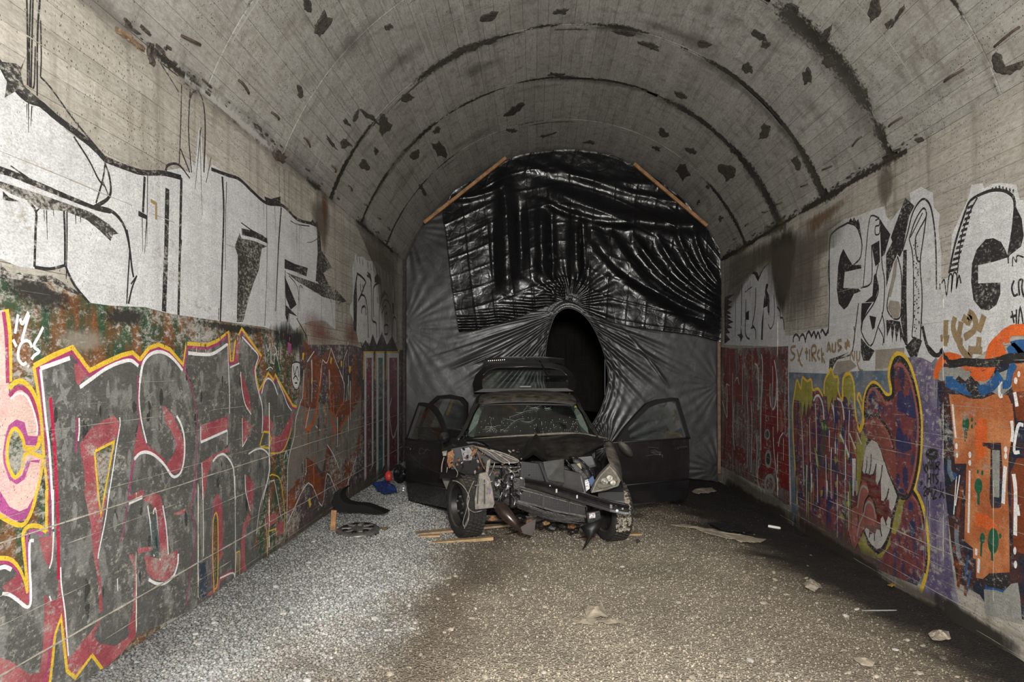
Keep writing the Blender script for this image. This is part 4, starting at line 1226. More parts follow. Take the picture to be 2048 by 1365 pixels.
# E, M and G
for pts in ([(870, 385), (900, 440), (930, 490), (985, 490), (990, 512), (900, 532), (880, 535), (870, 640), (970, 645), (985, 662), (940, 680), (900, 760), (875, 782), (840, 742), (828, 650), (836, 500), (850, 430)],
            [(905, 212), (918, 182), (930, 203), (940, 178), (955, 205), (968, 188), (976, 218), (990, 320), (1000, 380), (990, 340), (960, 250), (930, 215)],
            [(1180, 310), (1245, 130), (1275, 52), (1335, 105), (1300, 170), (1275, 300), (1255, 400), (1240, 440), (1222, 420), (1200, 470), (1170, 560), (1150, 640), (1150, 420), (1190, 340)],
            [(1110, 190), (1135, 230), (1178, 290), (1160, 350), (1140, 420), (1120, 440)], [(1262, 395), (1285, 390), (1282, 700), (1290, 1020), (1272, 1010), (1245, 850), (1252, 700)],
            [(1150, 850), (1190, 850), (1240, 860), (1275, 1010), (1250, 960), (1245, 1000), (1235, 900), (1215, 1000), (1205, 880), (1190, 1000), (1180, 890), (1155, 960)],
            [(985, 965), (1030, 1020), (1075, 1050), (1040, 1115), (1000, 1115), (985, 1060)], [(990, 740), (1060, 735), (1030, 780), (1000, 850), (990, 920), (985, 830)], [(1275, 1025), (1335, 958), (1385, 985), (1360, 1060), (1338, 1140), (1310, 1100)],
            [(1375, 790), (1388, 900), (1425, 1010), (1470, 1060), (1500, 1085), (1440, 1075), (1405, 990), (1385, 900)], [(1055, 360), (1105, 330), (1110, 470), (1080, 500), (1070, 450)], [(1070, 560), (1085, 540), (1100, 640), (1075, 730), (1010, 735), (1060, 690)],
            [(1704, 600), (1710, 480), (1740, 390), (1800, 322), (1850, 315), (1900, 340), (1932, 400), (1945, 440), (1850, 470), (1750, 492), (1750, 610), (1895, 605), (1895, 680), (1870, 750), (1820, 787), (1770, 780), (1720, 720)],
            [(1985, 85), (2035, 190), (2048, 300), (2030, 370), (1960, 425), (1948, 440), (1970, 330)], [(780, 1105), (830, 1090), (905, 1060), (830, 1110), (805, 1150), (790, 1207), (776, 1190)], [(1040, 820), (1085, 830), (1075, 900), (1060, 915), (1050, 870)]):
    area(WR, 'R', pts, P_BLACK, wr_)
for w, pts in ((.022, [(772, 940), (780, 700), (780, 350), (812, 270), (900, 215)]), (.018, [(900, 215), (955, 240), (990, 330), (982, 440), (935, 492)]), (.016, [(1000, 640), (1020, 380), (1040, 200), (1062, 168), (1105, 185)]), (.016, [(985, 640), (1040, 620), (1058, 560), (1055, 360)]), (.016, [(1100, 480), (1085, 560), (1100, 650), (1070, 740), (1000, 850), (990, 930), (1050, 1018), (1095, 900), (1130, 790), (1140, 600), (1122, 470), (1112, 195)]), (.018, [(970, 740), (950, 900), (930, 1060)]), (.018, [(1255, 400), (1290, 280), (1320, 160), (1360, 85), (1400, 60), (1440, 110), (1465, 250), (1475, 400), (1478, 600)]), (.016, [(1300, 320), (1340, 200), (1392, 120), (1412, 170), (1360, 270), (1340, 330), (1350, 450), (1372, 470)]), (.014, [(1300, 320), (1325, 450), (1328, 800), (1318, 960)]), (.016, [(1412, 170), (1395, 300), (1372, 480), (1385, 700), (1372, 985)]), (.014, [(1318, 960), (1370, 985)]),
               (.016, [(1225, 435), (1185, 600), (1155, 760), (1188, 832), (1232, 840), (1248, 780), (1250, 560), (1225, 435)]), (.014, [(1080, 200), (1105, 190), (1105, 230), (1080, 240), (1080, 290), (1105, 285), (1110, 240)]), (.014, [(1122, 800), (1140, 900), (1135, 1000)]), (.012, [(1100, 900), (1130, 960), (1128, 1015)]),
               (.022, [(1560, 545), (1600, 350), (1660, 160), (1700, 70), (1800, 15), (1880, 0), (1950, 20), (1988, 80), (1975, 260), (1945, 440)]), (.014, [(1615, 545), (1640, 320), (1690, 160), (1745, 50)]), (.014, [(1512, 610), (1530, 590), (1545, 690), (1560, 565), (1580, 560), (1575, 665), (1590, 545), (1612, 560), (1608, 640), (1625, 560), (1638, 610)]), (.012, [(1945, 440), (1948, 480)]), (.012, [(1478, 600), (1478, 650)]), (.012, [(1500, 610), (1502, 650)]), (.016, [(940, 890), (945, 950), (925, 1060), (880, 1090), (780, 1110)]),
               (.016, [(1985, 590), (1970, 640), (1985, 690), (2010, 680)]), (.016, [(2020, 690), (2015, 600), (2040, 590), (2035, 640), (2048, 700)]), (.018, [(1960, 830), (2000, 820)]), (.014, [(1970, 790), (1985, 870)]), (.014, [(2000, 780), (2000, 880)]), (.014, [(2010, 900), (2025, 770), (2048, 900)]), (.010, [(1975, 500), (1978, 440), (2000, 470), (2005, 430), (2048, 440)])):
    line(WR, 'R', pts, P_BLACK, w, wr_)
for k in range(12):      # hatching on the G
    t = k / 12
    a = np.array([1562, 540]) * (1 - t) + np.array([1690, 90]) * t; b = np.array([1612, 540]) * (1 - t) + np.array([1725, 90]) * t
    area(WR, 'R', [tuple(a), tuple(b + np.array([0, -14])), tuple(b + np.array([4, -34])), tuple(a + np.array([5, -20]))], P_BLACK, wr_)
rnd = random.Random(3)
for k in range(46):      # dotted strip of the M
    t = k / 46; y = 330 + 600 * t + rnd.uniform(-5, 5); x = 1325 + 24 * t * .3 + rnd.uniform(2, 34)
    line(WR, 'R', [(x, y), (x + 1, y + 9)], P_BLACK, .016, wr_, smooth=0, name='painted_dot')
for k in range(16):
    t = k / 16; x = 1310 + 80 * t; y = 300 - 160 * t
    line(WR, 'R', [(x, y), (x + 2, y + 10)], P_BLACK, .014, wr_, smooth=0, name='painted_dot')
for k in range(7): line(WR, 'V', [(1735 + k * 19, 1015 + abs(k - 2) * 5), (1737 + k * 19, 1032 + abs(k - 2) * 5)], P_BLACK, .014, wr_, smooth=0, name='painted_dot')
area(WR, 'R', [(1175, 720), (1235, 730), (1245, 780), (1230, 838), (1190, 830), (1160, 770)], P_BEIGE, wr_)
area(WR, 'R', [(1205, 470), (1225, 440), (1215, 560), (1180, 700), (1165, 700)], P_BEIGE, wr_)
area(WR, 'R', [(1080, 1045), (1270, 1030), (1268, 1140), (1080, 1170)], P_BEIGE, wr_)
area(WR, 'R', [(830, 1120), (920, 1110), (960, 1150), (900, 1190), (800, 1195)], P_BEIGE, wr_)
# bronze tags
TG1 = [[(560, 1020), (530, 1030), (535, 1060), (555, 1080), (540, 1110), (525, 1110)], [(570, 1040), (590, 1130), (605, 1150)], [(605, 1030), (575, 1120)], [(620, 1060), (640, 1060)], [(630, 1030), (632, 1110)], [(650, 1040), (652, 1120)], [(668, 1120), (665, 1030), (690, 1020), (690, 1060), (670, 1075), (695, 1120)], [(715, 1040), (702, 1080), (718, 1110)], [(728, 1030), (732, 1130)], [(745, 1070), (730, 1080), (750, 1130)], [(765, 1060), (775, 1000), (790, 1060)], [(768, 1040), (788, 1040)], [(800, 1000), (800, 1050), (818, 1050), (820, 995)], [(860, 980), (835, 990), (840, 1015), (858, 1030), (835, 1055)], [(880, 1000), (915, 1020)], [(900, 975), (890, 1045)], [(880, 1030), (912, 990)]]
for pts in TG1: line(WR, 'R', pts, P_OCHRE, .032, wr_)
for pts in ([(1520, 960), (1560, 975)], [(1542, 850), (1535, 1020)], [(1505, 970), (1520, 965)], [(1600, 830), (1588, 900), (1620, 985), (1650, 990)], [(1640, 860), (1625, 1000), (1690, 1090), (1705, 1020)], [(1650, 830), (1690, 860), (1700, 810), (1735, 860), (1720, 920), (1660, 965)], [(1790, 820), (1755, 925)], [(1758, 960), (1752, 1040)], [(1715, 1045), (1778, 1050)]): line(WR, 'R', pts, P_OCHRE, .055, wr_)
for pts in ([(915, 1110), (922, 1060), (940, 1110), (945, 1050)], [(958, 1050), (960, 1110), (975, 1110), (978, 1050)], [(960, 1120), (975, 1170), (1000, 1180)]): line(WR, 'R', pts, P_OCHRE, .022, wr_)

# ---- red painting by the sheet
redp = area(WR, '1', [(5, 20), (100, 30), (350, 25), (590, 10), (590, 500), (596, 1100), (600, 1365), (560, 1365), (400, 1240), (240, 1160), (100, 1080), (5, 1040)], P_GREYSTREAK, name='red_mural')
for pts in ([(60, 40), (130, 40), (120, 300), (110, 600), (100, 960), (20, 980), (50, 700), (70, 460), (25, 300), (50, 200)], [(155, 60), (165, 100), (170, 40), (182, 100), (190, 40), (195, 140), (210, 290), (200, 520), (140, 480), (130, 300), (170, 200)], [(215, 160), (250, 40), (270, 60), (270, 300), (285, 450), (262, 640), (240, 500), (255, 260)], [(285, 60), (310, 35), (325, 100), (330, 170), (300, 160), (285, 260)], [(365, 60), (380, 40), (400, 70), (415, 40), (430, 70), (432, 300), (440, 540), (480, 520), (520, 400), (580, 420), (585, 700), (540, 760), (500, 830), (500, 1000), (470, 1060), (430, 1120), (370, 1080), (350, 960), (355, 500), (372, 300)], [(440, 130), (458, 80), (475, 140), (478, 300), (470, 440), (450, 440), (432, 330)], [(330, 1060), (360, 1000), (375, 1100), (350, 1200), (330, 1160)], [(260, 900), (290, 760), (310, 860), (300, 960), (280, 1000)], [(500, 880), (540, 760), (585, 800), (590, 1250), (520, 1220), (495, 1060)], [(110, 860), (200, 880), (225, 980), (200, 1030), (120, 960)]): area(WR, '1', pts, P_BRED, redp)
for w, pts in ((.03, [(430, 330), (430, 480), (450, 550), (475, 500), (488, 300), (465, 130)]), (.02, [(450, 180), (452, 300), (450, 440)]), (.03, [(355, 80), (365, 200), (350, 600), (350, 900)]), (.026, [(300, 160), (325, 200), (330, 400), (325, 560)]), (.024, [(455, 700), (460, 880), (480, 1080), (498, 1240)]), (.03, [(20, 480), (60, 620), (60, 500)]), (.026, [(120, 540), (110, 700), (125, 900)]), (.022, [(230, 400), (240, 700), (232, 1050)]), (.024, [(265, 480), (275, 700), (265, 1090)]), (.022, [(310, 760), (318, 900), (308, 1100)]), (.02, [(330, 980), (322, 1150), (350, 1250)]), (.02, [(110, 240), (108, 420), (112, 700)]), (.02, [(130, 310), (150, 280), (165, 340)]), (.02, [(50, 440), (55, 340), (80, 350)]), (.04, [(590, 0), (588, 350), (592, 700), (598, 1100), (602, 1365)]), (.02, [(540, 750), (510, 800), (500, 870)])): line(WR, '1', pts, P_WHITE2, w, redp)
for (x, y, rx, ry) in ((400, 530, 9, 18), (403, 632, 14, 24), (404, 765, 24, 48), (413, 975, 28, 80), (425, 1190, 48, 90)):
    q = [(x + rx * math.cos(a), y + ry * math.sin(a)) for a in np.linspace(0, 6.283, 15)[:-1]]
    area(WR, '1', q, P_GREYB, redp); area(WR, '1', [(x + (p[0] - x) * .62, y + (p[1] - y) * .62) for p in q], P_BLACK if y < 1100 else P_GREYSTREAK, redp)
for x in (523, 536, 549): line(WR, '1', [(x, 80), (x - 3, 125)], P_BLACK, .03, redp, smooth=0)
for (x, y, rx, ry) in ((520, 690, 26, 60), (550, 530, 14, 50), (560, 640, 16, 30), (522, 590, 14, 40)):
    area(WR, '1', [(x + rx * math.cos(a), y + ry * math.sin(a)) for a in np.linspace(0, 6.283, 13)[:-1]], P_TONGUE, redp)

# ---- plum letters with mossy drips and the toothed mouth
bl = area(WR, 'px', [(1578, 745), (1660, 748), (1720, 742), (1790, 742), (1800, 730), (1830, 712), (1862, 728), (1872, 716), (1880, 760), (1895, 1200), (1850, 1170), (1700, 1110), (1585, 1045), (1580, 900)], P_BLUEGREY, name='plum_letter_mural')
area(WR, 'px', [(1872, 716), (1884, 735), (1890, 900), (1900, 1100), (1912, 1180), (1925, 1235), (1880, 1205), (1858, 1150), (1870, 1000)], P_VIOLET, bl, name='violet_ground')
plum = area(WR, 'px', [(1588, 800), (1592, 785), (1620, 780), (1632, 778), (1645, 790), (1660, 785), (1690, 790), (1700, 800), (1716, 840), (1722, 860), (1730, 800), (1726, 790), (1740, 768), (1752, 765), (1765, 778), (1776, 792), (1782, 785), (1781, 740), (1788, 714), (1800, 710), (1812, 722), (1826, 760), (1838, 815), (1842, 860), (1840, 920), (1828, 980), (1840, 995), (1852, 1030), (1856, 1080), (1850, 1140), (1835, 1172), (1780, 1150), (1700, 1112), (1600, 1052), (1594, 960), (1588, 880)], P_PLUM, bl, name='plum_letters')
area(WR, 'px', [(1868, 728), (1886, 720), (1886, 900), (1900, 1220), (1840, 1190), (1855, 1140), (1858, 1060), (1850, 1010), (1835, 982), (1846, 900), (1842, 820), (1830, 760), (1812, 715), (1845, 716)], P_VIOLET, bl, name='violet_ground')
for pts in ([(600, 380), (640, 370), (660, 490), (690, 460), (700, 590), (720, 490), (730, 720), (680, 750), (600, 700), (590, 600)],):
    for dx, dy in ((0, 0), (70, 40), (-10, 330)): area(WR, '2', [(p[0] + dx, p[1] * .55 + 200 + dy) for p in pts], P_NAVY, plum)
for (x, y, rx, ry) in ((440, 560, 18, 40), (355, 470, 30, 36), (665, 1130, 24, 60), (600, 1190, 20, 60), (560, 1060, 14, 40), (60, 640, 16, 60), (170, 620, 14, 40), (120, 760, 20, 50), (60, 880, 18, 60), (180, 1000, 16, 50)): area(WR, '2', [(x + rx * math.cos(a), y + ry * math.sin(a)) for a in np.linspace(0, 6.283, 9)[:-1]], P_NAVY, plum)
for (x, y, rx, ry) in ((830, 430, 24, 50), (845, 630, 34, 90), (780, 180, 26, 60), (710, 200, 18, 60), (740, 290, 30, 30), (90, 400, 30, 60), (40, 300, 26, 60)): area(WR, '3', [(x + rx * math.cos(a), y + ry * math.sin(a)) for a in np.linspace(0, 6.283, 9)[:-1]], P_NAVY, plum)
# mossy caps and drips
for fr, pts in (('1', [(635, 470), (640, 390), (660, 300), (690, 370), (710, 280), (740, 300), (770, 310), (790, 380), (795, 460), (770, 560), (760, 470), (735, 620), (725, 480), (690, 700), (680, 480)]), ('1', [(890, 440), (895, 300), (920, 240), (950, 215), (975, 280), (1000, 290), (1010, 380), (1000, 420), (975, 560), (960, 440), (925, 600), (915, 440)]), ('1', [(1052, 420), (1055, 280), (1090, 240), (1109, 250), (1109, 520), (1085, 460)]), ('2', [(120, 460), (120, 300), (165, 250), (200, 300), (215, 440), (200, 520), (190, 440), (165, 550), (150, 440)]), ('2', [(225, 740), (270, 880), (280, 740), (330, 840), (360, 830), (310, 900), (285, 1050), (270, 1200), (240, 1300), (235, 1000), (170, 780), (230, 900)]), ('3', [(330, 330), (335, 100), (350, 0), (385, 0), (375, 180), (350, 300)]),
                ('3', [(720, 360), (800, 340), (760, 400), (740, 560), (690, 680), (650, 660), (690, 480)]), ('3', [(350, 760), (400, 660), (440, 780), (520, 870), (600, 820), (650, 660), (640, 780), (560, 900), (470, 890), (380, 850)]), ('1', [(865, 660), (890, 650), (915, 700), (905, 735), (875, 720)]), ('1', [(1005, 760), (1030, 740), (1060, 830), (1010, 830)]), ('1', [(808, 880), (825, 880), (835, 950), (850, 1060), (835, 1060), (815, 960)]), ('1', [(975, 960), (990, 950), (1000, 1000), (985, 1020)]), ('1', [(1080, 860), (1109, 950), (1095, 990), (1070, 920)]), ('3', [(215, 400), (250, 375), (300, 400), (260, 430)]), ('3', [(185, 520), (200, 480), (230, 540), (205, 550)]), ('2', [(70, 780), (100, 770), (110, 860), (75, 850)]), ('2', [(195, 620), (230, 600), (225, 640)]), ('1', [(985, 1170), (1005, 1160), (995, 1220), (980, 1210)]), ('1', [(860, 1240), (880, 1240), (875, 1290), (860, 1300)])): area(WR, fr, pts, P_LIME, plum, name='moss_drip')
for fr, w, pts in (('1', .030, [(660, 1365), (645, 1100), (628, 800), (622, 560), (640, 400), (660, 300), (690, 370), (705, 280), (745, 310), (780, 300), (795, 385), (840, 375), (880, 440)]), ('1', .030, [(890, 420), (895, 310), (930, 240), (950, 205), (975, 270), (1010, 280), (1012, 390), (1048, 470), (1052, 290), (1109, 240)]), ('2', .030, [(110, 490), (120, 300), (165, 250), (210, 330), (225, 580), (262, 760), (300, 660), (265, 520), (245, 470), (260, 430), (285, 500)])): line(WR, fr, pts, P_YELLOW, w, plum)
for fr, w, pts in (('1', .026, [(800, 480), (820, 440), (850, 440), (880, 520), (890, 640)]), ('1', .022, [(1005, 460), (1040, 490), (1060, 640), (1070, 860)]), ('1', .018, [(955, 500), (980, 640), (990, 930)]), ('1', .016, [(700, 650), (710, 900), (718, 1200)]), ('1', .016, [(765, 640), (775, 1000), (790, 1220)]), ('1', .016, [(905, 940), (910, 1200), (915, 1320)]), ('1', .016, [(1075, 960), (1072, 1150)]), ('2', .018, [(65, 470), (110, 520), (130, 700), (140, 1190)]), ('2', .014, [(30, 530), (45, 700), (48, 960)]), ('1', .016, [(815, 500), (825, 760), (830, 1060), (836, 1340)]), ('2', .02, [(75, 780), (130, 860), (170, 980)]), ('2', .018, [(175, 780), (230, 920)]), ('2', .018, [(235, 760), (280, 880)]), ('1', .02, [(1030, 760), (1075, 880), (1105, 960)])): line(WR, fr, pts, P_WHITE2, w, plum)
for fr, pts in (('1', [(870, 650), (915, 690), (900, 740), (880, 730)]), ('1', [(800, 900), (812, 860), (845, 1000), (838, 1060), (815, 990)])): line(WR, fr, pts, P_GREEN, .016, plum)
# big heart-shaped letter: yellow over black over plum, white inside
hrt = [(262, 765), (292, 660), (298, 500), (330, 390), (380, 335), (430, 360), (480, 425), (525, 450), (540, 400), (520, 280), (535, 170), (570, 95), (610, 80), (665, 110), (715, 200), (765, 370), (798, 560), (810, 720), (805, 920), (785, 1100), (750, 1270), (800, 1365)]
line(WR, '2', hrt, P_YELLOW, .040, plum)
line(WR, '2', [(310, 640), (318, 480), (350, 390), (390, 365), (440, 400), (490, 470), (545, 465), (562, 400), (552, 260), (565, 160), (600, 120), (650, 140), (700, 230), (750, 400), (780, 570), (790, 720), (785, 920), (765, 1100), (730, 1250), (690, 1330), (640, 1345), (590, 1300), (540, 1200), (490, 1060), (450, 910), (420, 850), (370, 830), (325, 880)], P_BLACK, .046, plum)
line(WR, '2', [(330, 580), (335, 460), (365, 395), (400, 395), (450, 450), (495, 520), (545, 500)], P_TONGUE, .030, plum)
line(WR, '2', [(565, 195), (600, 175), (645, 190), (690, 260), (735, 400), (765, 560), (778, 700), (770, 900), (750, 1080), (715, 1230), (685, 1310)], P_TONGUE, .030, plum)
line(WR, '3', [(860, 275), (900, 330), (940, 430), (970, 580), (985, 740), (990, 900), (960, 1080), (915, 1210)], P_YELLOW, .040, plum)
line(WR, '3', [(850, 290), (885, 350), (920, 450), (950, 590), (965, 740), (972, 900), (955, 1030)], P_BLACK, .034, plum)
line(WR, '3', [(845, 330), (890, 400), (920, 500), (945, 640), (955, 800), (945, 1020)], P_TONGUE, .024, plum)
# muzzle, lips, teeth
area(WR, '2', [(310, 690), (350, 640), (420, 640), (480, 710), (530, 820), (575, 940), (590, 1180), (540, 1180), (480, 1010), (440, 890), (400, 840), (360, 835), (330, 800)], P_MAROON, plum)
line(WR, '2', [(330, 650), (390, 615), (440, 640), (500, 720), (540, 820), (565, 920)], P_BLACK, .030, plum)
line(WR, '2', [(312, 710), (350, 680), (410, 680), (470, 720), (520, 800), (555, 910)], P_TONGUE, .026, plum)
area(WR, '3', [(380, 130), (480, 150), (530, 240), (570, 370), (640, 500), (660, 540), (640, 620), (570, 760), (530, 810), (460, 740), (410, 640), (350, 560), (345, 350), (370, 220)], P_MOUTH, plum)
teeth = area(WR, '2', [(372, 838), (415, 860), (450, 930), (480, 1040), (530, 1180), (575, 1290), (595, 1340), (560, 1365), (520, 1365), (455, 1365), (450, 1200), (420, 1235), (405, 1200), (412, 1060), (385, 1150), (370, 1140), (345, 1150), (330, 1130), (305, 1140), (288, 1110), (300, 1000), (325, 890)], P_TOOTH, plum, name='teeth')
area(WR, '3', [(555, 0), (590, 20), (620, 120), (670, 240), (705, 330), (680, 430), (655, 470), (635, 440), (630, 290), (590, 380), (560, 370), (570, 200)], P_TOOTH, plum, name='teeth')
area(WR, '3', [(408, 640), (425, 620), (450, 640), (460, 680), (490, 670), (500, 700), (520, 630), (545, 640), (560, 680), (555, 540), (575, 515), (600, 580), (625, 515), (650, 540), (640, 640), (600, 740), (560, 800), (520, 815), (470, 770), (430, 710)], P_TOOTH, plum, name='teeth')
for fr, w, pts in (('3', .030, [(400, 640), (440, 740), (490, 810), (540, 840), (590, 780), (640, 670), (660, 540), (690, 430), (715, 340)]), ('2', .016, [(365, 960), (362, 1060), (345, 1150)]), ('2', .014, [(330, 990), (325, 1080), (310, 1140)]), ('2', .016, [(412, 1050), (395, 1120), (375, 1155)]), ('2', .018, [(465, 1060), (450, 1180), (425, 1240)]), ('2', .018, [(520, 1270), (500, 1365)]), ('3', .018, [(632, 260), (610, 340), (580, 390)]), ('3', .016, [(455, 650), (452, 710)]), ('3', .016, [(500, 660), (498, 740)]), ('3', .018, [(550, 620), (565, 700)]), ('3', .018, [(600, 560), (608, 600)])): line(WR, fr, pts, P_BLACK, w, teeth)
area(WR, '3', [(340, 420), (360, 260), (390, 195), (430, 215), (445, 300), (410, 400), (395, 500), (420, 380), (455, 335), (490, 380), (520, 500), (520, 620), (480, 600), (420, 600), (380, 660), (340, 780), (315, 830), (280, 740), (260, 620), (265, 460)], P_TONGUE, plum, name='tongue')
for w, pts in ((.022, [(345, 440), (365, 300), (395, 240), (435, 270), (440, 300)]), (.022, [(400, 500), (415, 420), (450, 385), (490, 430), (510, 540)]), (.018, [(340, 700), (365, 580), (400, 500)])): line(WR, '3', pts, P_GREYB, w, plum)
for w, pts in ((.018, [(395, 480), (415, 380), (455, 330), (495, 390), (520, 500)]), (.018, [(265, 460), (260, 620), (280, 740), (315, 830), (345, 770)]), (.016, [(340, 620), (350, 560), (350, 500)])): line(WR, '3', pts, P_BLACK, w, plum)
# ---- orange letter at the right edge
og = area(WR, 'px', [(1874, 735), (1880, 720), (1905, 735), (1960, 745), (2000, 720), (2480, 620), (2480, 1560), (2048, 1240), (1985, 1225), (1960, 1190), (1915, 1165), (1905, 1100), (1893, 1000), (1885, 880)], P_DKNAVY, name='orange_letter_mural')
area(WR, '4', [(100, 520), (130, 440), (200, 430), (340, 440), (420, 460), (440, 520), (500, 560), (600, 540), (700, 480), (820, 430), (910, 390), (2700, 340), (2700, 560), (820, 600), (700, 700), (520, 600), (440, 500), (380, 560), (320, 510), (280, 560), (230, 540), (160, 560)], P_GREYB, og)
orn = area(WR, '4', [(230, 680), (330, 680), (430, 720), (540, 720), (640, 680), (700, 680), (770, 690), (810, 780), (830, 960), (800, 1100), (775, 1240), (770, 1365), (765, 1500), (780, 1800), (785, 2300), (600, 2310), (540, 2360), (480, 2350), (478, 2180), (450, 2170), (450, 2080), (370, 2010), (380, 1700), (390, 1310), (285, 1310), (275, 1080), (255, 880)], P_ORNG, og, name='orange_letter')
area(WR, '4', [(780, 400), (2700, 340), (2700, 640), (910, 660), (820, 660), (790, 560)], P_ORNG, og)
for fr, pts in (('4', [(820, 660), (1000, 640), (2700, 640), (2700, 900), (850, 920), (830, 800)]), ('4', [(850, 1260), (2700, 1240), (2700, 2200), (960, 2150), (820, 2100), (800, 1700), (790, 1400)])): area(WR, fr, pts, P_BRICK, og, name='brick_red_area')
area(WR, '5', [(470, 480), (560, 490), (640, 560), (680, 640), (600, 640), (480, 600)], P_ORANGELINE, orn)
area(WR, '4', [(500, 900), (580, 900), (580, 1100), (560, 1250), (480, 1290), (470, 1000)], P_ORANGELINE, orn)
area(WR, '4', [(535, 1120), (705, 1120), (720, 1365), (708, 1700), (690, 1715), (620, 1715), (600, 1640), (612, 1180), (540, 1150)], P_DKNAVY, orn)
area(WR, '4', [(625, 1185), (695, 1190), (690, 1620), (630, 1610)], P_GREYB, orn)
for fr, x, y, rx, ry in (('4', 385, 950, 32, 75), ('4', 441, 910, 9, 22), ('4', 441, 972, 9, 20), ('4', 473, 945, 6, 14), ('5', 500, 240, 36, 72), ('5', 635, 740, 50, 120), ('5', 536, 715, 24, 50), ('5', 698, 695, 12, 26), ('5', 535, 120, 11, 24), ('5', 495, 110, 9, 20)): area(WR, fr, [(x + rx * math.cos(a), y + ry * math.sin(a)) for a in np.linspace(0, 6.283, 15)[:-1]], P_GREEN, orn, name='green_drop')
for fr, w, pts in (('4', .012, [(378, 1010), (378, 1110)]), ('4', .012, [(392, 1010), (392, 1080)]), ('5', .028, [(500, 300), (500, 410)]), ('5', .022, [(625, 850), (625, 920)]), ('5', .02, [(528, 760), (522, 880)])): line(WR, fr, pts, P_GREEN, w, orn)
for fr, w, pts in (('4', .022, [(265, 770), (278, 930), (295, 1080)]), ('4', .026, [(802, 920), (812, 1030), (802, 1110)]), ('5', .022, [(420, 100), (415, 400), (408, 665)]), ('5', .034, [(745, 60), (735, 200), (725, 400)]), ('5', .034, [(820, 130), (838, 300), (835, 690)]), ('5', .024, [(855, 410), (870, 510)]), ('5', .026, [(480, 810), (478, 870)]), ('5', .026, [(505, 900), (498, 1030)]), ('4', .030, [(830, 660), (852, 790)]), ('4', .026, [(710, 560), (690, 600), (695, 690), (720, 690)]), ('5', .022, [(650, 1160), (590, 1100), (690, 1080)]), ('4', .024, [(910, 960), (860, 970), (825, 1190), (875, 1205)]), ('5', .012, [(330, 140), (290, 420)]), ('5', .012, [(300, 150), (275, 500)])): line(WR, fr, pts, P_LINE, w, orn)
for fr, x, y, rx, ry in (('4', 300, 1150, 12, 30), ('4', 305, 1235, 11, 24), ('4', 422, 1230, 13, 30), ('4', 420, 1300, 12, 26), ('5', 422, 30, 12, 26), ('4', 748, 1180, 15, 30), ('4', 748, 1240, 13, 30), ('4', 840, 555, 16, 32), ('4', 868, 495, 13, 28), ('5', 832, 830, 14, 36), ('5', 838, 955, 15, 36)): area(WR, fr, [(x + rx * math.cos(a), y + ry * math.sin(a)) for a in np.linspace(0, 6.283, 13)[:-1]], P_LINE, orn, name='white_dot')
for fr, w, pts in (('4', .070, [(110, 540), (120, 470), (150, 400), (200, 340), (280, 350), (340, 370)]), ('4', .075, [(590, 370), (620, 260), (690, 180), (780, 110), (910, 90), (1900, 60)]), ('4', .070, [(440, 470), (480, 510), (560, 510), (610, 460), (640, 360), (690, 300), (740, 260)]), ('4', .05, [(380, 430), (480, 440), (570, 420)]), ('4', .045, [(758, 170), (765, 210)]), ('4', .05, [(785, 110), (790, 150)]), ('4', .016, [(345, 400), (348, 440)]), ('4', .02, [(370, 410), (370, 450)]), ('5', .06, [(620, 1300), (700, 1310), (780, 1290), (870, 1260)])): line(WR, fr, pts, P_ORANGELINE, w, og)
for x in (640, 680, 720, 770, 830): line(WR, '5', [(x, 1300), (x + 3, 1360 + (x % 40))], P_ORANGELINE, .014, og)
for fr, w, pts in (('4', .080, [(200, 560), (300, 600), (420, 640), (540, 640), (640, 580), (700, 500)]), ('4', .06, [(720, 590), (770, 580), (790, 480), (830, 400)]), ('4', .10, [(780, 320), (850, 270), (950, 250), (1900, 200)]), ('4', .05, [(200, 545), (270, 545)]), ('5', .06, [(560, 1170), (620, 1200), (680, 1180), (760, 1160)]), ('5', .05, [(230, 60), (240, 120), (300, 160)]), ('5', .02, [(410, 870), (380, 1060)]), ('5', .02, [(430, 1010), (395, 1200)])): line(WR, fr, pts, P_BLUE, w, og)
line(WR, '4', [(230, 400), (280, 400), (360, 385), (460, 390), (580, 395), (680, 380), (770, 350), (910, 345), (1900, 280)], P_BLACK, .060, og)
line(WR, '4', [(-10, 60), (30, 230), (80, 310), (140, 320), (165, 280), (190, 340), (210, 350), (230, 400)], P_BLACK, .034, og)
for pts in ([(300, 560), (320, 515), (350, 530), (370, 600)], [(385, 620), (400, 540), (430, 510), (470, 550), (510, 660), (540, 720), (460, 720)]): area(WR, '4', pts, P_BLACK, og)
area(WR, '5', [(550, 1080), (600, 1035), (680, 1040), (790, 1060), (780, 1150), (730, 1190), (660, 1170), (580, 1160)], P_BLACK, og)
area(WR, '5', [(550, 1180), (660, 1190), (720, 1210), (800, 1130), (860, 1120), (880, 1250), (900, 1500), (560, 1400)], P_GREYB, og)
for fr, w, pts in (('5', .05, [(235, 0), (238, 100), (270, 190)]), ('5', .05, [(305, 590), (300, 680), (310, 800), (330, 900)])): line(WR, fr, pts, P_BLUEGREY, w, og)
for fr, w, pts in (('5', .034, [(345, 240), (330, 380), (310, 530)]), ('5', .03, [(300, 590), (298, 630)]), ('5', .05, [(280, 930), (310, 960), (345, 970)]), ('5', .03, [(285, 780), (280, 830)]), ('5', .03, [(330, 1000), (315, 1160)]), ('5', .03, [(385, 1150), (380, 1240)])): line(WR, fr, pts, P_BRICK, w, og)

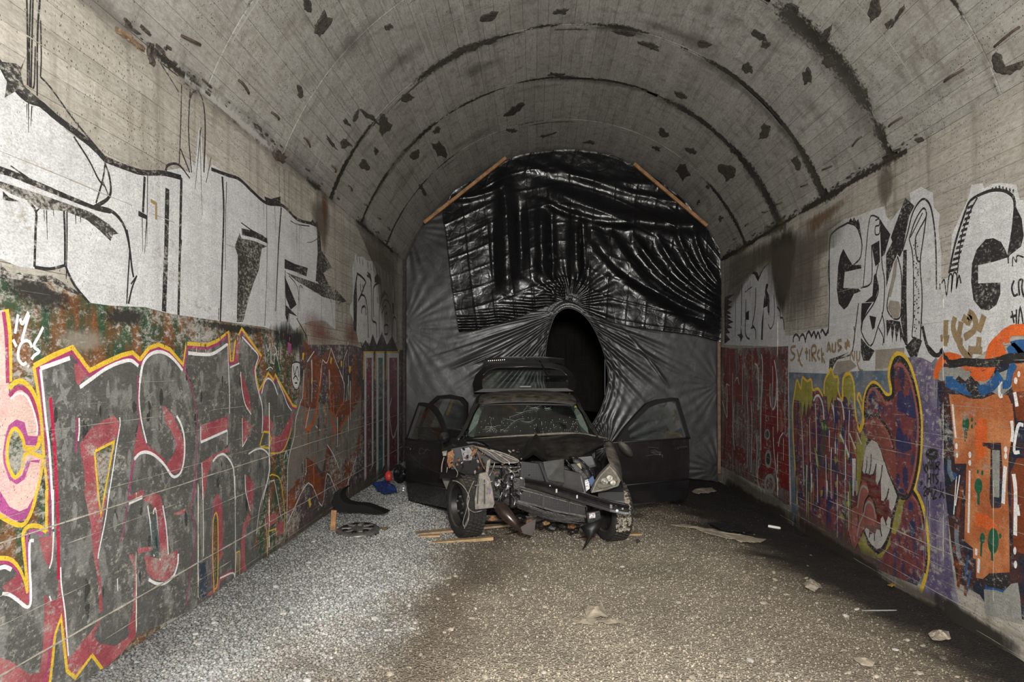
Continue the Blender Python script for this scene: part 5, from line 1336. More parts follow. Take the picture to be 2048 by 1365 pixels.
rnd = random.Random(56)
for k in range(60):
    px = rnd.uniform(1592, 1715); y0 = rnd.uniform(800, 1010); L = rnd.uniform(25, 110)
    if y0 + L > 1045 + .6 * (px - 1590): continue
    line(WR, 'px', [(px, y0), (px + rnd.uniform(-1, 1), y0 + L * .5), (px, y0 + L)], rnd.choice([P_NAVY, P_NAVY, P_MAROON, P_LIME, P_TONGUE, P_GREEN, P_WHITE2]), rnd.uniform(.012, .045), plum, taper=(1, .4), name='paint_drip')
for k in range(40):
    px = rnd.uniform(1448, 1575); y0 = rnd.uniform(710, 900); L = rnd.uniform(20, 90)
    line(WR, 'px', [(px, y0), (px + rnd.uniform(-1, 1), y0 + L * .5), (px, y0 + L)], rnd.choice([P_BRED, P_GREYB, P_WHITE2, P_BLACK2, P_BRED]), rnd.uniform(.015, .05), redp, taper=(.5, .5), name='paint_drip')
for k in range(30):
    px = rnd.uniform(1850, 1885); y0 = rnd.uniform(740, 1090); L = rnd.uniform(25, 90)
    line(WR, 'px', [(px, y0), (px, y0 + L)], rnd.choice([P_VIOLET, P_NAVY, P_GREYB]), rnd.uniform(.01, .03), bl, taper=(.6, .4), name='paint_drip')
# WHUZ HTS 2012 scrawl
for pts in ([(0, 40), (8, 90), (25, 45), (40, 90), (45, 20)], [(55, 10), (60, 90)], [(75, 5), (75, 90)], [(55, 55), (78, 50)], [(88, 20), (90, 85), (108, 80), (108, 20)], [(118, 90), (120, 30), (145, 25), (140, 60), (122, 60), (150, 95)], [(15, 90), (30, 120)]): line(WR, '5', pts, P_BLACK, .016, bl)
for pts in ([(42, 130), (40, 215)], [(65, 125), (65, 225)], [(40, 175), (68, 170)], [(78, 140), (105, 135)], [(90, 140), (92, 215)], [(135, 130), (112, 145), (120, 175), (135, 195), (115, 225)]): line(WR, '5', pts, P_BLACK, .016, bl)
for pts in ([(2, 270), (15, 245), (25, 270), (5, 325), (28, 325)], [(38, 260), (32, 300), (42, 315), (50, 280), (40, 255)], [(60, 250), (58, 290), (80, 285)], [(78, 250), (78, 340)], [(92, 265), (108, 250), (115, 280), (88, 355), (120, 345)], [(150, 270), (190, 350)], [(185, 265), (145, 350)]): line(WR, '5', pts, P_BLACK, .016, bl)
for pts in ([(-12, 190), (-25, 240)], [(-30, 200), (-8, 230)], [(-26, 220), (-6, 210)]): line(WR, '5', pts, P_BLACK, .014, bl)
ring = [(80 + 46 * math.cos(a), 1225 + 32 * math.sin(a)) for a in np.linspace(0, 6.283, 17)[:-1]]
line(WR, '4', ring, P_BLACK, .036, bl, closed=True)

# ---- damp, soot and rust on the right wall
haze(WR, 'px', [(1540, 470), (1585, 440), (1600, 470), (1592, 520), (1590, 560), (1578, 610), (1562, 640), (1552, 610), (1545, 560), (1538, 510)], S_DAMP, core=.55, name='damp_stain')
haze(WR, 'px', [(1500, 500), (1560, 470), (1640, 440), (1700, 420), (1690, 480), (1650, 520), (1640, 640), (1570, 660), (1520, 560)], S_DAMP2, core=.5, name='damp_stain')
haze(WR, 'px', [(1755, 345), (1785, 330), (1790, 370), (1782, 400), (1770, 420), (1758, 400)], S_DAMP2, core=.5, name='damp_stain')
haze(WR, 'px', [(1590, 450), (1640, 420), (1700, 384), (1715, 384), (1690, 420), (1650, 455), (1615, 480), (1596, 470)], S_RUST, core=.15, name='rust_stain')
haze(WR, 'px', [(1448, 520), (1500, 495), (1560, 465), (1560, 500), (1500, 560), (1448, 640)], S_DAMP2, core=.5, name='damp_stain')
# dirt splashed up the foot of the walls
for pts in ([(1446, 930), (1520, 975), (1600, 1010), (1600, 1075), (1500, 1010), (1446, 978)], [(1590, 1010), (1700, 1075), (1800, 1140), (1800, 1195), (1690, 1130), (1590, 1066)], [(1780, 1150), (1850, 1175), (1920, 1210), (1930, 1275), (1860, 1228), (1785, 1185)]):
    haze(WR, 'px', pts, S_DAMP2, core=.45, name='foot_dirt')
    haze(WR, 'px', [(q[0], q[1] + 22) for q in pts], S_DAMP, core=.5, name='foot_dirt')
haze(WR, 'px', [(1850, 1180), (1900, 1195), (1960, 1235), (2060, 1300), (2060, 1350), (1960, 1290), (1880, 1235)], S_DAMP, core=.4, name='foot_dirt')
haze(WL, 'px', [(740, 945), (800, 920), (806, 945), (700, 1010), (600, 1080), (480, 1165), (470, 1150), (560, 1080), (660, 1005)], S_DAMP2, core=.5, name='foot_dirt')

# =================================================================== wear on the vault
S_CRACK_CRUST = soft('black_crack_crust', (.030, .026, .022), .95, 34, .14, (1, .9, 1), .95)  # soot and dirt, with the dark of open cracks painted in
S_CRUST2 = soft('brown_joint_crust', (.085, .065, .047), .9, 20, .25, (1, 1, 1), .95)
S_PALE = soft('lime_bloom', (.50, .49, .46), .7, 22, .25, (1, 1, 1), .9)
S_GREYSTAIN = soft('grey_vault_stain', (.13, .12, .105), .45, 9, .4, (1, .5, 1), .9)


def feather_mesh(name, rows, vals, mat, parent):
    """rows of points with an opacity for each"""
    n = len(rows[0]); vs = []; fe = []; fs = []
    for r, v in zip(rows, vals):
        vs += r; fe += list(v)
    for i in range(len(rows) - 1):
        for j in range(n - 1):
            a = i * n + j
            fs.append((a, a + 1, a + n + 1, a + n))
    o = mesh_obj(name, vs, fs, mat, parent)
    at_ = o.data.attributes.new('feather', 'FLOAT', 'POINT'); at_.data.foreach_set('value', fe)
    return o


_vl = [0]


def arc_strip(y, t0, t1, width, seed, mat, gate=.4, drift=.05, name='joint_crack_crust'):
    _vl[0] += 1
    r = RV - .0025 - .00006 * _vl[0]
    n = max(8, int((t1 - t0) * RV / .04))
    th = np.linspace(t0, t1, n); s = th * RV
    amp = np.clip((fbm(s * 1.6 + seed, s * 0 + seed * 1.7, 4) - gate) * 4, 0, 1)
    tap = np.clip((th - t0) * 7, 0, 1) * np.clip((t1 - th) * 7, 0, 1) if t1 - t0 < 2.2 else 1.0
    if t1 > TH0 - .01: tap = np.maximum(tap, np.clip((th - t0) * 7, 0, 1))
    if t0 < -TH0 + .01: tap = np.maximum(tap, np.clip((t1 - th) * 7, 0, 1)) if t1 < TH0 - .01 else tap
    amp = amp * tap
    w = width * (.45 + .9 * vnoise(s * 2.3 + seed * 3, s * 0 + 4))
    off = drift * (vnoise(s * .9 + 5 * seed, s * 0 + 2) - .5)
    rows = []; vals = []
    for k, v in ((-1, 0), (-.5, .45), (0, .85), (.5, .45), (1, 0)):
        rows.append([vpt(a, y + o + k * ww, r) for a, o, ww in zip(th, off, w)]); vals.append(v * amp)
    return feather_mesh(name, rows, vals, mat, ceiling)


for i, (y, w, g) in enumerate([(3.13, .03, .5), (4.48, .03, .46), (5.83, .035, .45), (7.195, .075, .33), (8.48, .055, .30), (9.91, .04, .46)]):
    arc_strip(y + .03, -TH0, TH0, .028, 31 + i, S_PALE, .30, .03, 'lime_bloom')
    arc_strip(y - .64, -TH0, TH0, .015, 41 + i, S_PALE, .40, .03, 'lime_bloom')
    arc_strip(y, -TH0, TH0, w, 51 + i, S_CRACK_CRUST, g, .04)
    arc_strip(y + .09, -.9, .9, w * .8, 61 + i, S_CRUST2, .52, .12)
for i, (y, a, b, w) in enumerate([(5.86, .55, TH0, .20), (5.83, .20, .60, .09), (7.2, .42, TH0, .12), (7.2, -.75, -.2, .11), (8.5, .35, TH0, .16), (8.5, -.05, .4, .07), (9.9, .75, TH0, .10), (7.2, -TH0, -.8, .07), (8.48, -TH0, -.55, .09), (9.9, -TH0, -.7, .06), (8.48, -.35, .1, .08), (7.19, .0, .35, .08)]):
    arc_strip(y, a, b, w, 131 + i, S_CRACK_CRUST, .12, .05)
    arc_strip(y + .05, a, b, w * 1.3, 161 + i, S_GREYSTAIN, .3, .08, 'vault_stain')
# broad grey clouds on the vault
rnd = random.Random(91)
for i in range(12):
    y = rnd.uniform(4, 10.8); a = rnd.uniform(-TH0, TH0 - .3)
    arc_strip(y, a, min(TH0, a + rnd.uniform(.25, .5)), rnd.uniform(.10, .25), 200 + i, S_GREYSTAIN, .4, .1, 'vault_stain')

# torn patches: (px, py, half width, half height, lean)
PATCH = [(616, 11, 9, 13, .3), (647, 48, 13, 22, -.4), (776, 55, 8, 6, 0), (981, 33, 17, 8, .2), (1121, 24, 17, 8, 0), (815, 193, 12, 9, .5), (711, 232, 7, 13, -.3), (741, 234, 5, 26, .9), (692, 244, 4, 10, .7), (770, 252, 12, 19, .1), (692, 287, 9, 12, .4), (662, 285, 3, 20, .7), (752, 301, 5, 8, .4), (879, 301, 10, 22, .6), (828, 309, 15, 8, .6), (873, 262, 8, 7, .6), (1033, 218, 27, 7, .45), (1022, 260, 9, 6, 0), (1096, 270, 20, 3, .2), (1176, 285, 12, 4, -.1), (1313, 297, 9, 5, -.3), (1326, 266, 12, 7, -.4), (1381, 301, 13, 6, -.5), (1364, 191, 14, 6, -.4),
         (1584, 15, 14, 11, -.5), (1751, 22, 13, 25, -.1), (1778, 48, 6, 13, -.6), (1795, 33, 4, 24, -.6), (1522, 72, 28, 8, -.7), (1530, 92, 10, 9, 0), (1650, 74, 8, 26, -.7), (1657, 117, 16, 14, -.4), (1614, 154, 10, 16, 0), (1498, 138, 11, 12, -.3), (1529, 262, 11, 19, -.3), (1452, 344, 14, 16, .4), (1365, 344, 12, 16, .4), (1383, 304, 10, 5, -.5), (1592, 322, 9, 16, .3), (1409, 89, 13, 8, -.4), (1996, 128, 13, 22, .3), (1416, 374, 4, 4, 0), (600, 185, 7, 14, .2), (513, 253, 16, 4, -.8), (1398, 405, 3, 6, -.5), (1442, 438, 4, 6, 0), (1396, 470, 5, 8, 0), (560, 312, 14, 8, -.6), (1115, 150, 20, 5, 0), (1250, 66, 30, 6, -.25), (1300, 92, 20, 5, -.3), (940, 95, 34, 8, .35), (975, 85, 20, 5, .3), (730, 330, 9, 12, .5), (845, 380, 4, 14, .4), (1340, 395, 4, 10, -.5), (1465, 300, 4, 5, 0), (1730, 180, 5, 4, 0)]
for k, (x, y, a, b, ln) in enumerate(PATCH):
    r = random.Random(400 + k)
    n = 9
    pts = []
    for i in range(n):
        t = 6.283 * i / n; q = r.uniform(.45, 1.25)
        u, v = 1.2 * a * q * math.cos(t), 1.2 * b * q * math.sin(t)
        pts.append((x + u * math.cos(ln) - v * math.sin(-ln) * 1.0, y - u * math.sin(ln) + v * math.cos(ln)))
    flake(pts, spall if k % 4 else soot, 'torn_patch', ceiling, .007, 'V', 2.2, k)
haze_p = [at(0, 0, 1)]

# crust along both springing lines
def spring_crust(side, y0, y1, w, seed, mat, gate, lift=0.0, name='springing_crust'):
    n = int((y1 - y0) / .04)
    ys = np.linspace(y0, y1, n)
    amp = np.clip((fbm(ys * 1.5 + seed, ys * 0 + seed, 4) - gate) * 4, 0, 1)
    ww = w * (.4 + .9 * vnoise(ys * 3 + seed, ys * 0 + 1)); wu = w * (.4 + .9 * vnoise(ys * 3.7 + seed, ys * 0 + 8))
    x = -AL if side < 0 else AR
    th0 = -TH0 if side < 0 else TH0
    e = .005 + lift
    rows = [[(x - side * e, y, ZS - a) for y, a in zip(ys, ww)], [(x - side * e, y, ZS - a * .4) for y, a in zip(ys, ww)], [(x - side * (e + .004), y, ZS - .002) for y in ys],
            [vpt(th0 - side * a * .4 / RV, y, RV - e) for y, a in zip(ys, wu)], [vpt(th0 - side * a / RV, y, RV - e) for y, a in zip(ys, wu)]]
    vals = [amp * v for v in (0, .5, .95, .5, 0)]
    return feather_mesh(name, rows, vals, mat, ceiling)


spring_crust(-1, 3.2, 11.2, .07, 3, S_CRACK_CRUST, .36)
spring_crust(-1, 3.2, 11.2, .16, 9, S_GREYSTAIN, .30, -.001, 'vault_stain')
spring_crust(-1, 4.2, 6.6, .09, 14, S_PALE, .35, .001, 'lime_bloom')
spring_crust(1, 5.6, 11.2, .08, 5, S_CRACK_CRUST, .10)
spring_crust(1, 3.6, 5.8, .06, 6, S_CRUST2, .40)
spring_crust(1, 5.6, 11.2, .16, 16, S_CRUST2, .35, -.001)
spring_crust(1, 4.0, 7.0, .12, 26, S_PALE, .42, .001, 'lime_bloom')
# real chips and lumps that stand out of the joint
rnd = random.Random(8)
for side, y0, y1, n in ((-1, 3.4, 10.8, 60), (1, 5.4, 10.8, 60)):
    mb = MB()
    for k in range(n):
        y = y0 + (y1 - y0) * rnd.random() ** 1.3
        s = rnd.uniform(.008, .03)
        th = (-TH0 if side < 0 else TH0) - side * rnd.uniform(0, .03)
        mb.box(vpt(th, y, RV - .002), (s * .6, s * rnd.uniform(1, 3.5), s * .6), Matrix.Rotation(rnd.random(), 3, 'Y') @ Matrix.Rotation(rnd.uniform(-.3, .3), 3, 'Z'))
    o = mb.build('joint_rubble', spall, ceiling, fix=False); o['kind'] = 'stuff'
# gaping breaks in the left springing
for k, (pts, m_) in enumerate([([(238, 30), (256, 40), (275, 58), (285, 72), (270, 68), (250, 55)], soot), ([(296, 78), (305, 82), (312, 108), (308, 135), (299, 128), (294, 105)], spall), ([(322, 98), (340, 112), (356, 130), (350, 137), (332, 126), (320, 112)], soot), ([(232, 52), (255, 68), (292, 98), (290, 106), (262, 86), (230, 62)], rust_bright), ([(540, 300), (556, 308), (572, 324), (566, 328), (548, 316)], rust)]):
    flake(pts, m_, 'broken_edge', wall_left, .012, 'L', 2.0, 70 + k)
flake([(1982, 122), (1992, 106), (2008, 128), (2020, 140), (2048, 120), (2048, 132), (2020, 152), (1990, 146)], spall, 'torn_patch', ceiling, .008, 'V', 2.0, 99)


# iron hooks left from the shuttering
def hook(px, py, L, bend, k):
    p = onV(px, py)
    n = Vector((CX - p.x, 0, CZ - p.z)).normalized()
    t = Vector((0, 1, 0)); b = n.cross(t)
    r = random.Random(600 + k); sk = r.uniform(-.25, .25)
    d = (t + b * sk).normalized()
    pts = [p - d * L * .5 - n * .01, p - d * L * .5 + n * .018, p - d * L * .2 + n * (.03 + bend), p + d * L * .25 + n * (.028 + bend * .6), p + d * L * .5 + n * .02]
    MB().tube(catmull(pts, 4), .0085, 6).build('iron_hook', rust, ceiling, smooth=True)


HOOKS = [(379, 79, .16, .02), (485, 173, .15, 0), (548, 231, .11, .01), (612, 284, .15, 0), (665, 337, .12, .01), (699, 376, .12, 0), (731, 409, .12, .01), (757, 436, .10, 0), (776, 457, .10, 0), (2016, 73, .20, 0), (1910, 150, .18, .02), (1793, 243, .17, .02), (1716, 282, .16, 0), (1656, 335, .16, .01), (1610, 370, .13, 0), (1560, 406, .12, .01), (1531, 423, .12, 0), (1495, 449, .12, 0), (1471, 477, .10, 0)]
for k, q in enumerate(HOOKS): hook(*q, k)

# =================================================================== the closed end of the tunnel
def sheet_mat(name, col, rough, crease, scale, spec=.5, coat=0.0):
    m, t, b = new_mat(name)
    p = t.pos()
    v = t.ramp(t.noise(p, 2.2, 4), .3, .7, .75, 1.25)
    t.put(b.inputs['Base Color'], t.mix(1.0, col, t.n('ShaderNodeCombineColor', i_0=v, i_1=v, i_2=v).outputs[0], 'MULTIPLY'))
    t.put(b.inputs['Roughness'], t.ramp(t.noise(p, 5, 4), .3, .7, rough * .8, rough * 1.25))
    b.inputs['Specular IOR Level'].default_value = spec
    if coat: b.inputs['Coat Weight'].default_value = coat
    d = t.n('ShaderNodeTexNoise', i_Vector=p); d.inputs['Scale'].default_value = scale * .6
    wv = t.n('ShaderNodeVectorMath', operation='MULTIPLY_ADD', i_0=d.outputs[1], i_1=(.12, .12, .12), i_2=p)
    c1 = t.vor(wv.outputs[0], scale, 'DISTANCE_TO_EDGE')
    c2 = t.noise(wv.outputs[0], scale * 1.6, 6, .6)
    h = t.math('ADD', t.math('MULTIPLY', t.ramp(c1, 0, .12), .5), c2)
    t.put(b.inputs['Normal'], t.bump(h, crease, .02))
    return m


M_GREYSHEET = sheet_mat('grey_plastic_film', (.026, .0265, .028), .34, .035, 6, .45)
M_BLACKTARP = sheet_mat('black_tarpaulin', (.007, .007, .008), .24, .12, 7, .42)
M_BEAM = plain('weathered_pine', (.30, .155, .065), .7, var=.45, scale=14, bump=.25)
M_POST = plain('grey_board', (.17, .11, .07), .8, var=.4, scale=14)
con_back = concrete('concrete_unlit_depth', (.3, .3, .3), .05)  # concrete darkened in its colour to look unlit

# tunnel lengthened behind the sheets; added dark wall keeps the hole black
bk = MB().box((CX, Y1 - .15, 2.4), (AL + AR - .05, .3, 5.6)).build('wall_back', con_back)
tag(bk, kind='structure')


def arch_outline(n=120, inset=.05):
    """outline of the tunnel's section at the sheets, from bottom left over the crown to bottom right, closed along the ground"""
    P = []
    zl, zr = float(gz(-AL)) - .0, float(gz(AR))
    for k in range(26): P.append((-AL + inset, zl + (ZS - zl) * k / 26))
    for k in range(n + 1):
        th = -TH0 + 2 * TH0 * k / n
        P.append((CX + (RV - inset) * math.sin(th), CZ + (RV - inset) * math.cos(th)))
    for k in range(26): P.append((AR - inset, ZS - (ZS - zr) * (k + 1) / 26))
    for k in range(1, 60):
        x = AR - inset - (AL + AR - 2 * inset) * k / 60
        P.append((x, float(gz(x)) + .01))
    return P


def grey_sheet():
    Y = YEND
    hole = catmull([(1101, 655), (1112, 630), (1132, 617), (1155, 622), (1178, 643), (1199, 682), (1212, 725), (1216, 760), (1208, 800), (1190, 840),
                    (1165, 872), (1135, 880), (1110, 850), (1096, 800), (1090, 745), (1093, 690)], 10, True)
    hole = [at(q[0], q[1], Y) for q in hole]
    hc = Vector((sum(p.x for p in hole) / len(hole), Y, sum(p.z for p in hole) / len(hole)))
    out = arch_outline()
    # rays from the hole's middle
    N = 720; M = 110
    def radial(poly, a):
        d = (math.cos(a), math.sin(a)); best = None
        n = len(poly)
        for i in range(n):
            x1, z1 = poly[i]; x2, z2 = poly[(i + 1) % n]
            ex, ez = x2 - x1, z2 - z1
            den = d[0] * ez - d[1] * ex
            if abs(den) < 1e-12: continue
            t = ((x1 - hc.x) * ez - (z1 - hc.z) * ex) / den
            u = ((x1 - hc.x) * d[1] - (z1 - hc.z) * d[0]) / den
            if t > 0 and -1e-9 <= u <= 1 + 1e-9 and (best is None or t < best): best = t
        return best
    hp = [(p.x, p.z) for p in hole]
    ang = np.array([2 * PI * i / N for i in range(N)])
    r0 = np.array([radial(hp, a) for a in ang]); r1 = np.array([radial(out, a) or 2 for a in ang])
    u = (np.arange(M + 1) / M) ** 1.25
    R = r0[:, None] * (1 - u[None]) + r1[:, None] * u[None]
    X = hc.x + np.cos(ang)[:, None] * R; Z = hc.z + np.sin(ang)[:, None] * R
    # folds: gathered at the knot above the hole, and along the hole's lip
    kx, kz = at(1135, 622, Y).x, at(1135, 622, Y).z
    dx, dz = X - kx, Z - kz
    rr = np.hypot(dx, dz); th = np.arctan2(dz, dx)
    low = 1 / (1 + np.exp(-(-dz + .12) * 9))           # mostly below the knot
    fan = np.exp(-((th + .62) / .42) ** 2) + np.exp(-((np.abs(th + PI) % (2 * PI) - .55) / .42) ** 2) + .4
    pl = (np.sin(th * 46 + 3 * vnoise(th * 6, rr * 0.8)) + .7 * np.sin(th * 83 + 5 * vnoise(th * 5 + 9, rr)))
    D = .016 * pl * np.clip(rr / .35, 0, 1) * np.exp(-(rr / 1.35) ** 2) * low * fan
    # the lip folds that turn round the hole lower down
    lip = np.exp(-((R - r0[:, None]) / .22) ** 2)
    D += .006 * np.sin((R - r0[:, None]) * 60) * lip
    # side strains toward the left wall and right wall
    gx, gz_ = at(812, 455, Y).x, at(812, 455, Y).z
    th2 = np.arctan2(Z - gz_, X - gx); r2 = np.hypot(X - gx, Z - gz_)
    D += .006 * np.sin(th2 * 30 + 2 * vnoise(r2 * 3, th2 * 4)) * np.exp(-(r2 / .7) ** 2)
    for (qx, qy, k, amp, ext) in ((806, 655, 26, .0022, 1.0), (1215, 895, 26, .006, .7), (1440, 770, 22, .002, .7), (1440, 940, 24, .005, .6)):
        ax, az = at(qx, qy, Y).x, at(qx, qy, Y).z
        t3 = np.arctan2(Z - az, X - ax); r3 = np.hypot(X - ax, Z - az)
        D += amp * np.sin(t3 * k + 3 * vnoise(r3 * 2.5 + qx, t3 * 3)) * np.exp(-(r3 / ext) ** 2) * np.clip(r3 / .15, 0, 1)
    # four long tight strains that catch the light
    for (x1, y1, x2, y2, wd, hgt) in ((1085, 652, 898, 738, .016, .040), (1080, 662, 925, 735, .012, .030), (1235, 650, 1340, 778, .016, .045), (1218, 652, 1330, 742, .010, .026), (1060, 640, 850, 720, .012, .02)):
        a = at(x1, y1, Y); b = at(x2, y2, Y); ex, ez = b.x - a.x, b.z - a.z; L = math.hypot(ex, ez)
        t = ((X - a.x) * ex + (Z - a.z) * ez) / L / L; dd = ((X - a.x) * ez - (Z - a.z) * ex) / L
        bow = .04 * np.sin(np.clip(t, 0, 1) * PI)
        D -= .4 * hgt * np.exp(-((dd + bow) / (1.3 * wd)) ** 2) * np.clip(t * 6, 0, 1) * np.clip((1 - t) * 5, 0, 1)
    D += .05 * (fbm(X * .7 + 3, Z * .7, 3) - .5) + .004 * fbm(X * 9, Z * 9, 3)
    Yv = Y + D
    vs = np.stack([X, Yv, Z], -1).reshape(-1, 3)
    fs = []
    for i in range(N):
        j = (i + 1) % N
        for k in range(M):
            fs.append((i * (M + 1) + k, i * (M + 1) + k + 1, j * (M + 1) + k + 1, j * (M + 1) + k))
    o = mesh_obj('plastic_sheet', vs, fs, M_GREYSHEET, smooth=True)
    tag(o, 'dark grey plastic sheet with a torn oval hole closing the whole tunnel end', 'sheet')
    # a rolled lip round the hole
    lipm = MB()
    ring = [Vector((hc.x + math.cos(a) * r, Y - .012 + .01 * math.sin(9 * a), hc.z + math.sin(a) * r)) for a, r in zip(ang[::6], r0[::6])]
    lipm.tube(ring + [ring[0]], .010, 6, cap=False)
    lipm.build('torn_edge', M_GREYSHEET, o, smooth=True)
    return o


sheet = grey_sheet()


def black_tarp():
    Y = YEND - .10
    top = [(905, 386), (940, 364), (975, 345), (1008, 325), (1040, 311), (1085, 304), (1129, 300), (1175, 303), (1222, 312), (1262, 330), (1310, 358), (1360, 396), (1405, 450), (1438, 498)]
    bot = [(918, 664), (955, 660), (990, 650), (1030, 638), (1062, 625), (1095, 612), (1125, 601), (1150, 606), (1175, 624), (1205, 640), (1250, 651), (1320, 662), (1390, 671), (1440, 684)]
    left = [(905, 386), (887, 425), (893, 470), (898, 520), (905, 580), (912, 625), (918, 664)]
    right = [(1438, 498), (1440, 530), (1441, 560), (1441, 600), (1441, 640), (1441, 665), (1440, 684)]

    def rs(P, n):
        P = catmull(P, 12); P = np.array(P)
        s = np.concatenate([[0], np.cumsum(np.hypot(*np.diff(P, axis=0).T))]); s /= s[-1]
        u = np.linspace(0, 1, n)
        return np.stack([np.interp(u, s, P[:, 0]), np.interp(u, s, P[:, 1])], 1)
    NU, NV = 340, 240
    T, B, Lf, Rt = rs(top, NU), rs(bot, NU), rs(left, NV), rs(right, NV)
    u = np.linspace(0, 1, NU)[None, :, None]; v = np.linspace(0, 1, NV)[:, None, None]
    P = (1 - v) * T[None] + v * B[None] + (1 - u) * Lf[:, None] + u * Rt[:, None] - ((1 - u) * (1 - v) * T[0] + u * (1 - v) * T[-1] + (1 - u) * v * B[0] + u * v * B[-1])
    px, py = P[..., 0], P[..., 1]
    U = np.broadcast_to(u[..., 0], px.shape); V = np.broadcast_to(v[..., 0], px.shape)
    D = np.zeros_like(px)
    # packing creases: a grid of about 40 px squares
    def crease(c, w): return np.exp(-((c) / w) ** 2)
    gu = U * 14.0; gv = V * 8.2
    fu = gu - np.round(gu); fv = gv - np.round(gv)
    D -= .008 * crease(fu, .05) * (.4 + .6 * vnoise(np.round(gu) * 3.3, V * 4))
    D -= .007 * crease(fv, .07) * (.3 + .7 * vnoise(np.round(gv) * 5.1, U * 6))
    # panels between creases buckle
    cell = vnoise(np.floor(gu + .5) * 7.7 + .5, np.floor(gv + .5) * 3.3 + .5)
    D += .020 * (cell - .5) * np.cos(fu * PI) * np.cos(fv * PI)
    # hanging pleats in the middle
    for cx, w, h, y0, y1 in ((1012, 16, .09, 335, 600), (1040, 9, -.05, 390, 560), (1082, 12, .10, 395, 575), (1103, 7, -.05, 410, 580), (1150, 12, .09, 420, 590), (1165, 6, -.04, 420, 560), (985, 8, -.03, 420, 590), (1062, 8, .03, 395, 540)):
        cxx = cx + (py - 450) * .03
        gate = np.clip((py - y0) / 50, 0, 1) * np.clip((y1 - py) / 40, 0, 1)
        D -= h * np.exp(-((px - cxx) / w) ** 2) * gate
    # a heavy swag from upper left to the right edge
    for (x1, y1, x2, y2, sag, w, h) in ((1075, 372, 1420, 458, 22, 17, .11), (1070, 398, 1270, 452, 14, 8, .05), (1160, 430, 1440, 660, 30, 13, .07), (1210, 455, 1440, 640, 34, 11, .08), (1262, 470, 1440, 625, 20, 9, .07),
                                        (1310, 470, 1440, 608, 16, 8, .07), (1350, 462, 1440, 590, 12, 7, .06), (1385, 465, 1440, 575, 8, 6, .05), (1175, 470, 1330, 600, 15, 8, .04), (1030, 330, 1330, 372, 10, 9, .03), (1085, 325, 1380, 410, 12, 8, .035), (900, 400, 1010, 372, 8, 7, .04)):
        ex, ey = x2 - x1, y2 - y1; L = math.hypot(ex, ey)
        t = ((px - x1) * ex + (py - y1) * ey) / L / L
        d = ((px - x1) * ey - (py - y1) * ex) / L + sag * np.sin(np.clip(t, 0, 1) * PI)
        g = np.clip(t * 5 + .2, 0, 1) * np.clip((1 - t) * 8 + .2, 0, 1)
        D -= h * np.exp(-(d / w) ** 2) * g
    # pull toward the knot above the hole
    kx, ky = 1140, 606
    th = np.arctan2(py - ky, px - kx); r = np.hypot(px - kx, py - ky)
    D += .012 * np.sin(th * 26 + 2 * vnoise(r * .03, th * 3)) * np.exp(-(r / 95) ** 2)
    # a rope-like gathered bottom edge on the left
    D += .014 * np.sin((py - .0 * px) * .55 + 3 * vnoise(px * .03, py * .02)) * np.clip((V - .86) * 9, 0, 1) * (px < 1130)
    D += .016 * (fbm(px * .05, py * .05, 4) - .5) + .030 * (fbm(px * .012, py * .012, 2) - .5)
    D -= .03
    Yv = Y + D
    Xw = (px - PX) * Y / F; Zw = H + (PY - py) * Y / F
    vs = np.stack([Xw, Yv, Zw], -1).reshape(-1, 3)
    i = np.arange(NV - 1)[:, None] * NU + np.arange(NU - 1)[None]
    fs = np.stack([i, i + 1, i + NU + 1, i + NU], -1).reshape(-1, 4)
    o = mesh_obj('tarpaulin', vs, fs.tolist(), M_BLACKTARP, smooth=True)
    tag(o, 'glossy black creased tarpaulin hung over the upper half of the grey sheet', 'tarpaulin')
    # a hem along the free left and bottom edges
    hem = MB()
    bidx = (NV - 1) * NU
    hem.tube([Vector(vs[bidx + k]) for k in range(0, NU, 5)], .008, 6)
    hem.tube([Vector(vs[k * NU]) for k in range(10, NV, 5)], .008, 6)
    hem.build('hem', M_BLACKTARP, o, smooth=True)
    return o


tarp = black_tarp()


def beam_between(name, a, b, w, h, Y, m, label):
    p, q = at(a[0], a[1], Y), at(b[0], b[1], Y)
    o = MB().beam(p, q, h, w, up=(0, 1, 0)).build(name, m, bevel=.004)
    recenter(o)
    return tag(o, label, 'beam')


YB = YEND - .34
beam_between('wooden_beam', (848, 446), (1012, 316), .055, .05, YB + .02, M_BEAM, 'slanting pine batten pinning the sheet under the left of the vault')
beam_between('wooden_beam', (1268, 328), (1414, 452), .055, .05, YB + .02, M_BEAM, 'slanting pine batten pinning the tarpaulin under the right of the vault')
beam_between('upright_post', (1437, 516), (1438, 948), .045, .05, YEND - .05, M_POST, 'thin upright wooden batten along the right wall at the sheet edge')
beam_between('upright_post', (809, 520), (808, 930), .045, .05, YEND - .05, soot, 'black upright batten along the left wall at the sheet edge')

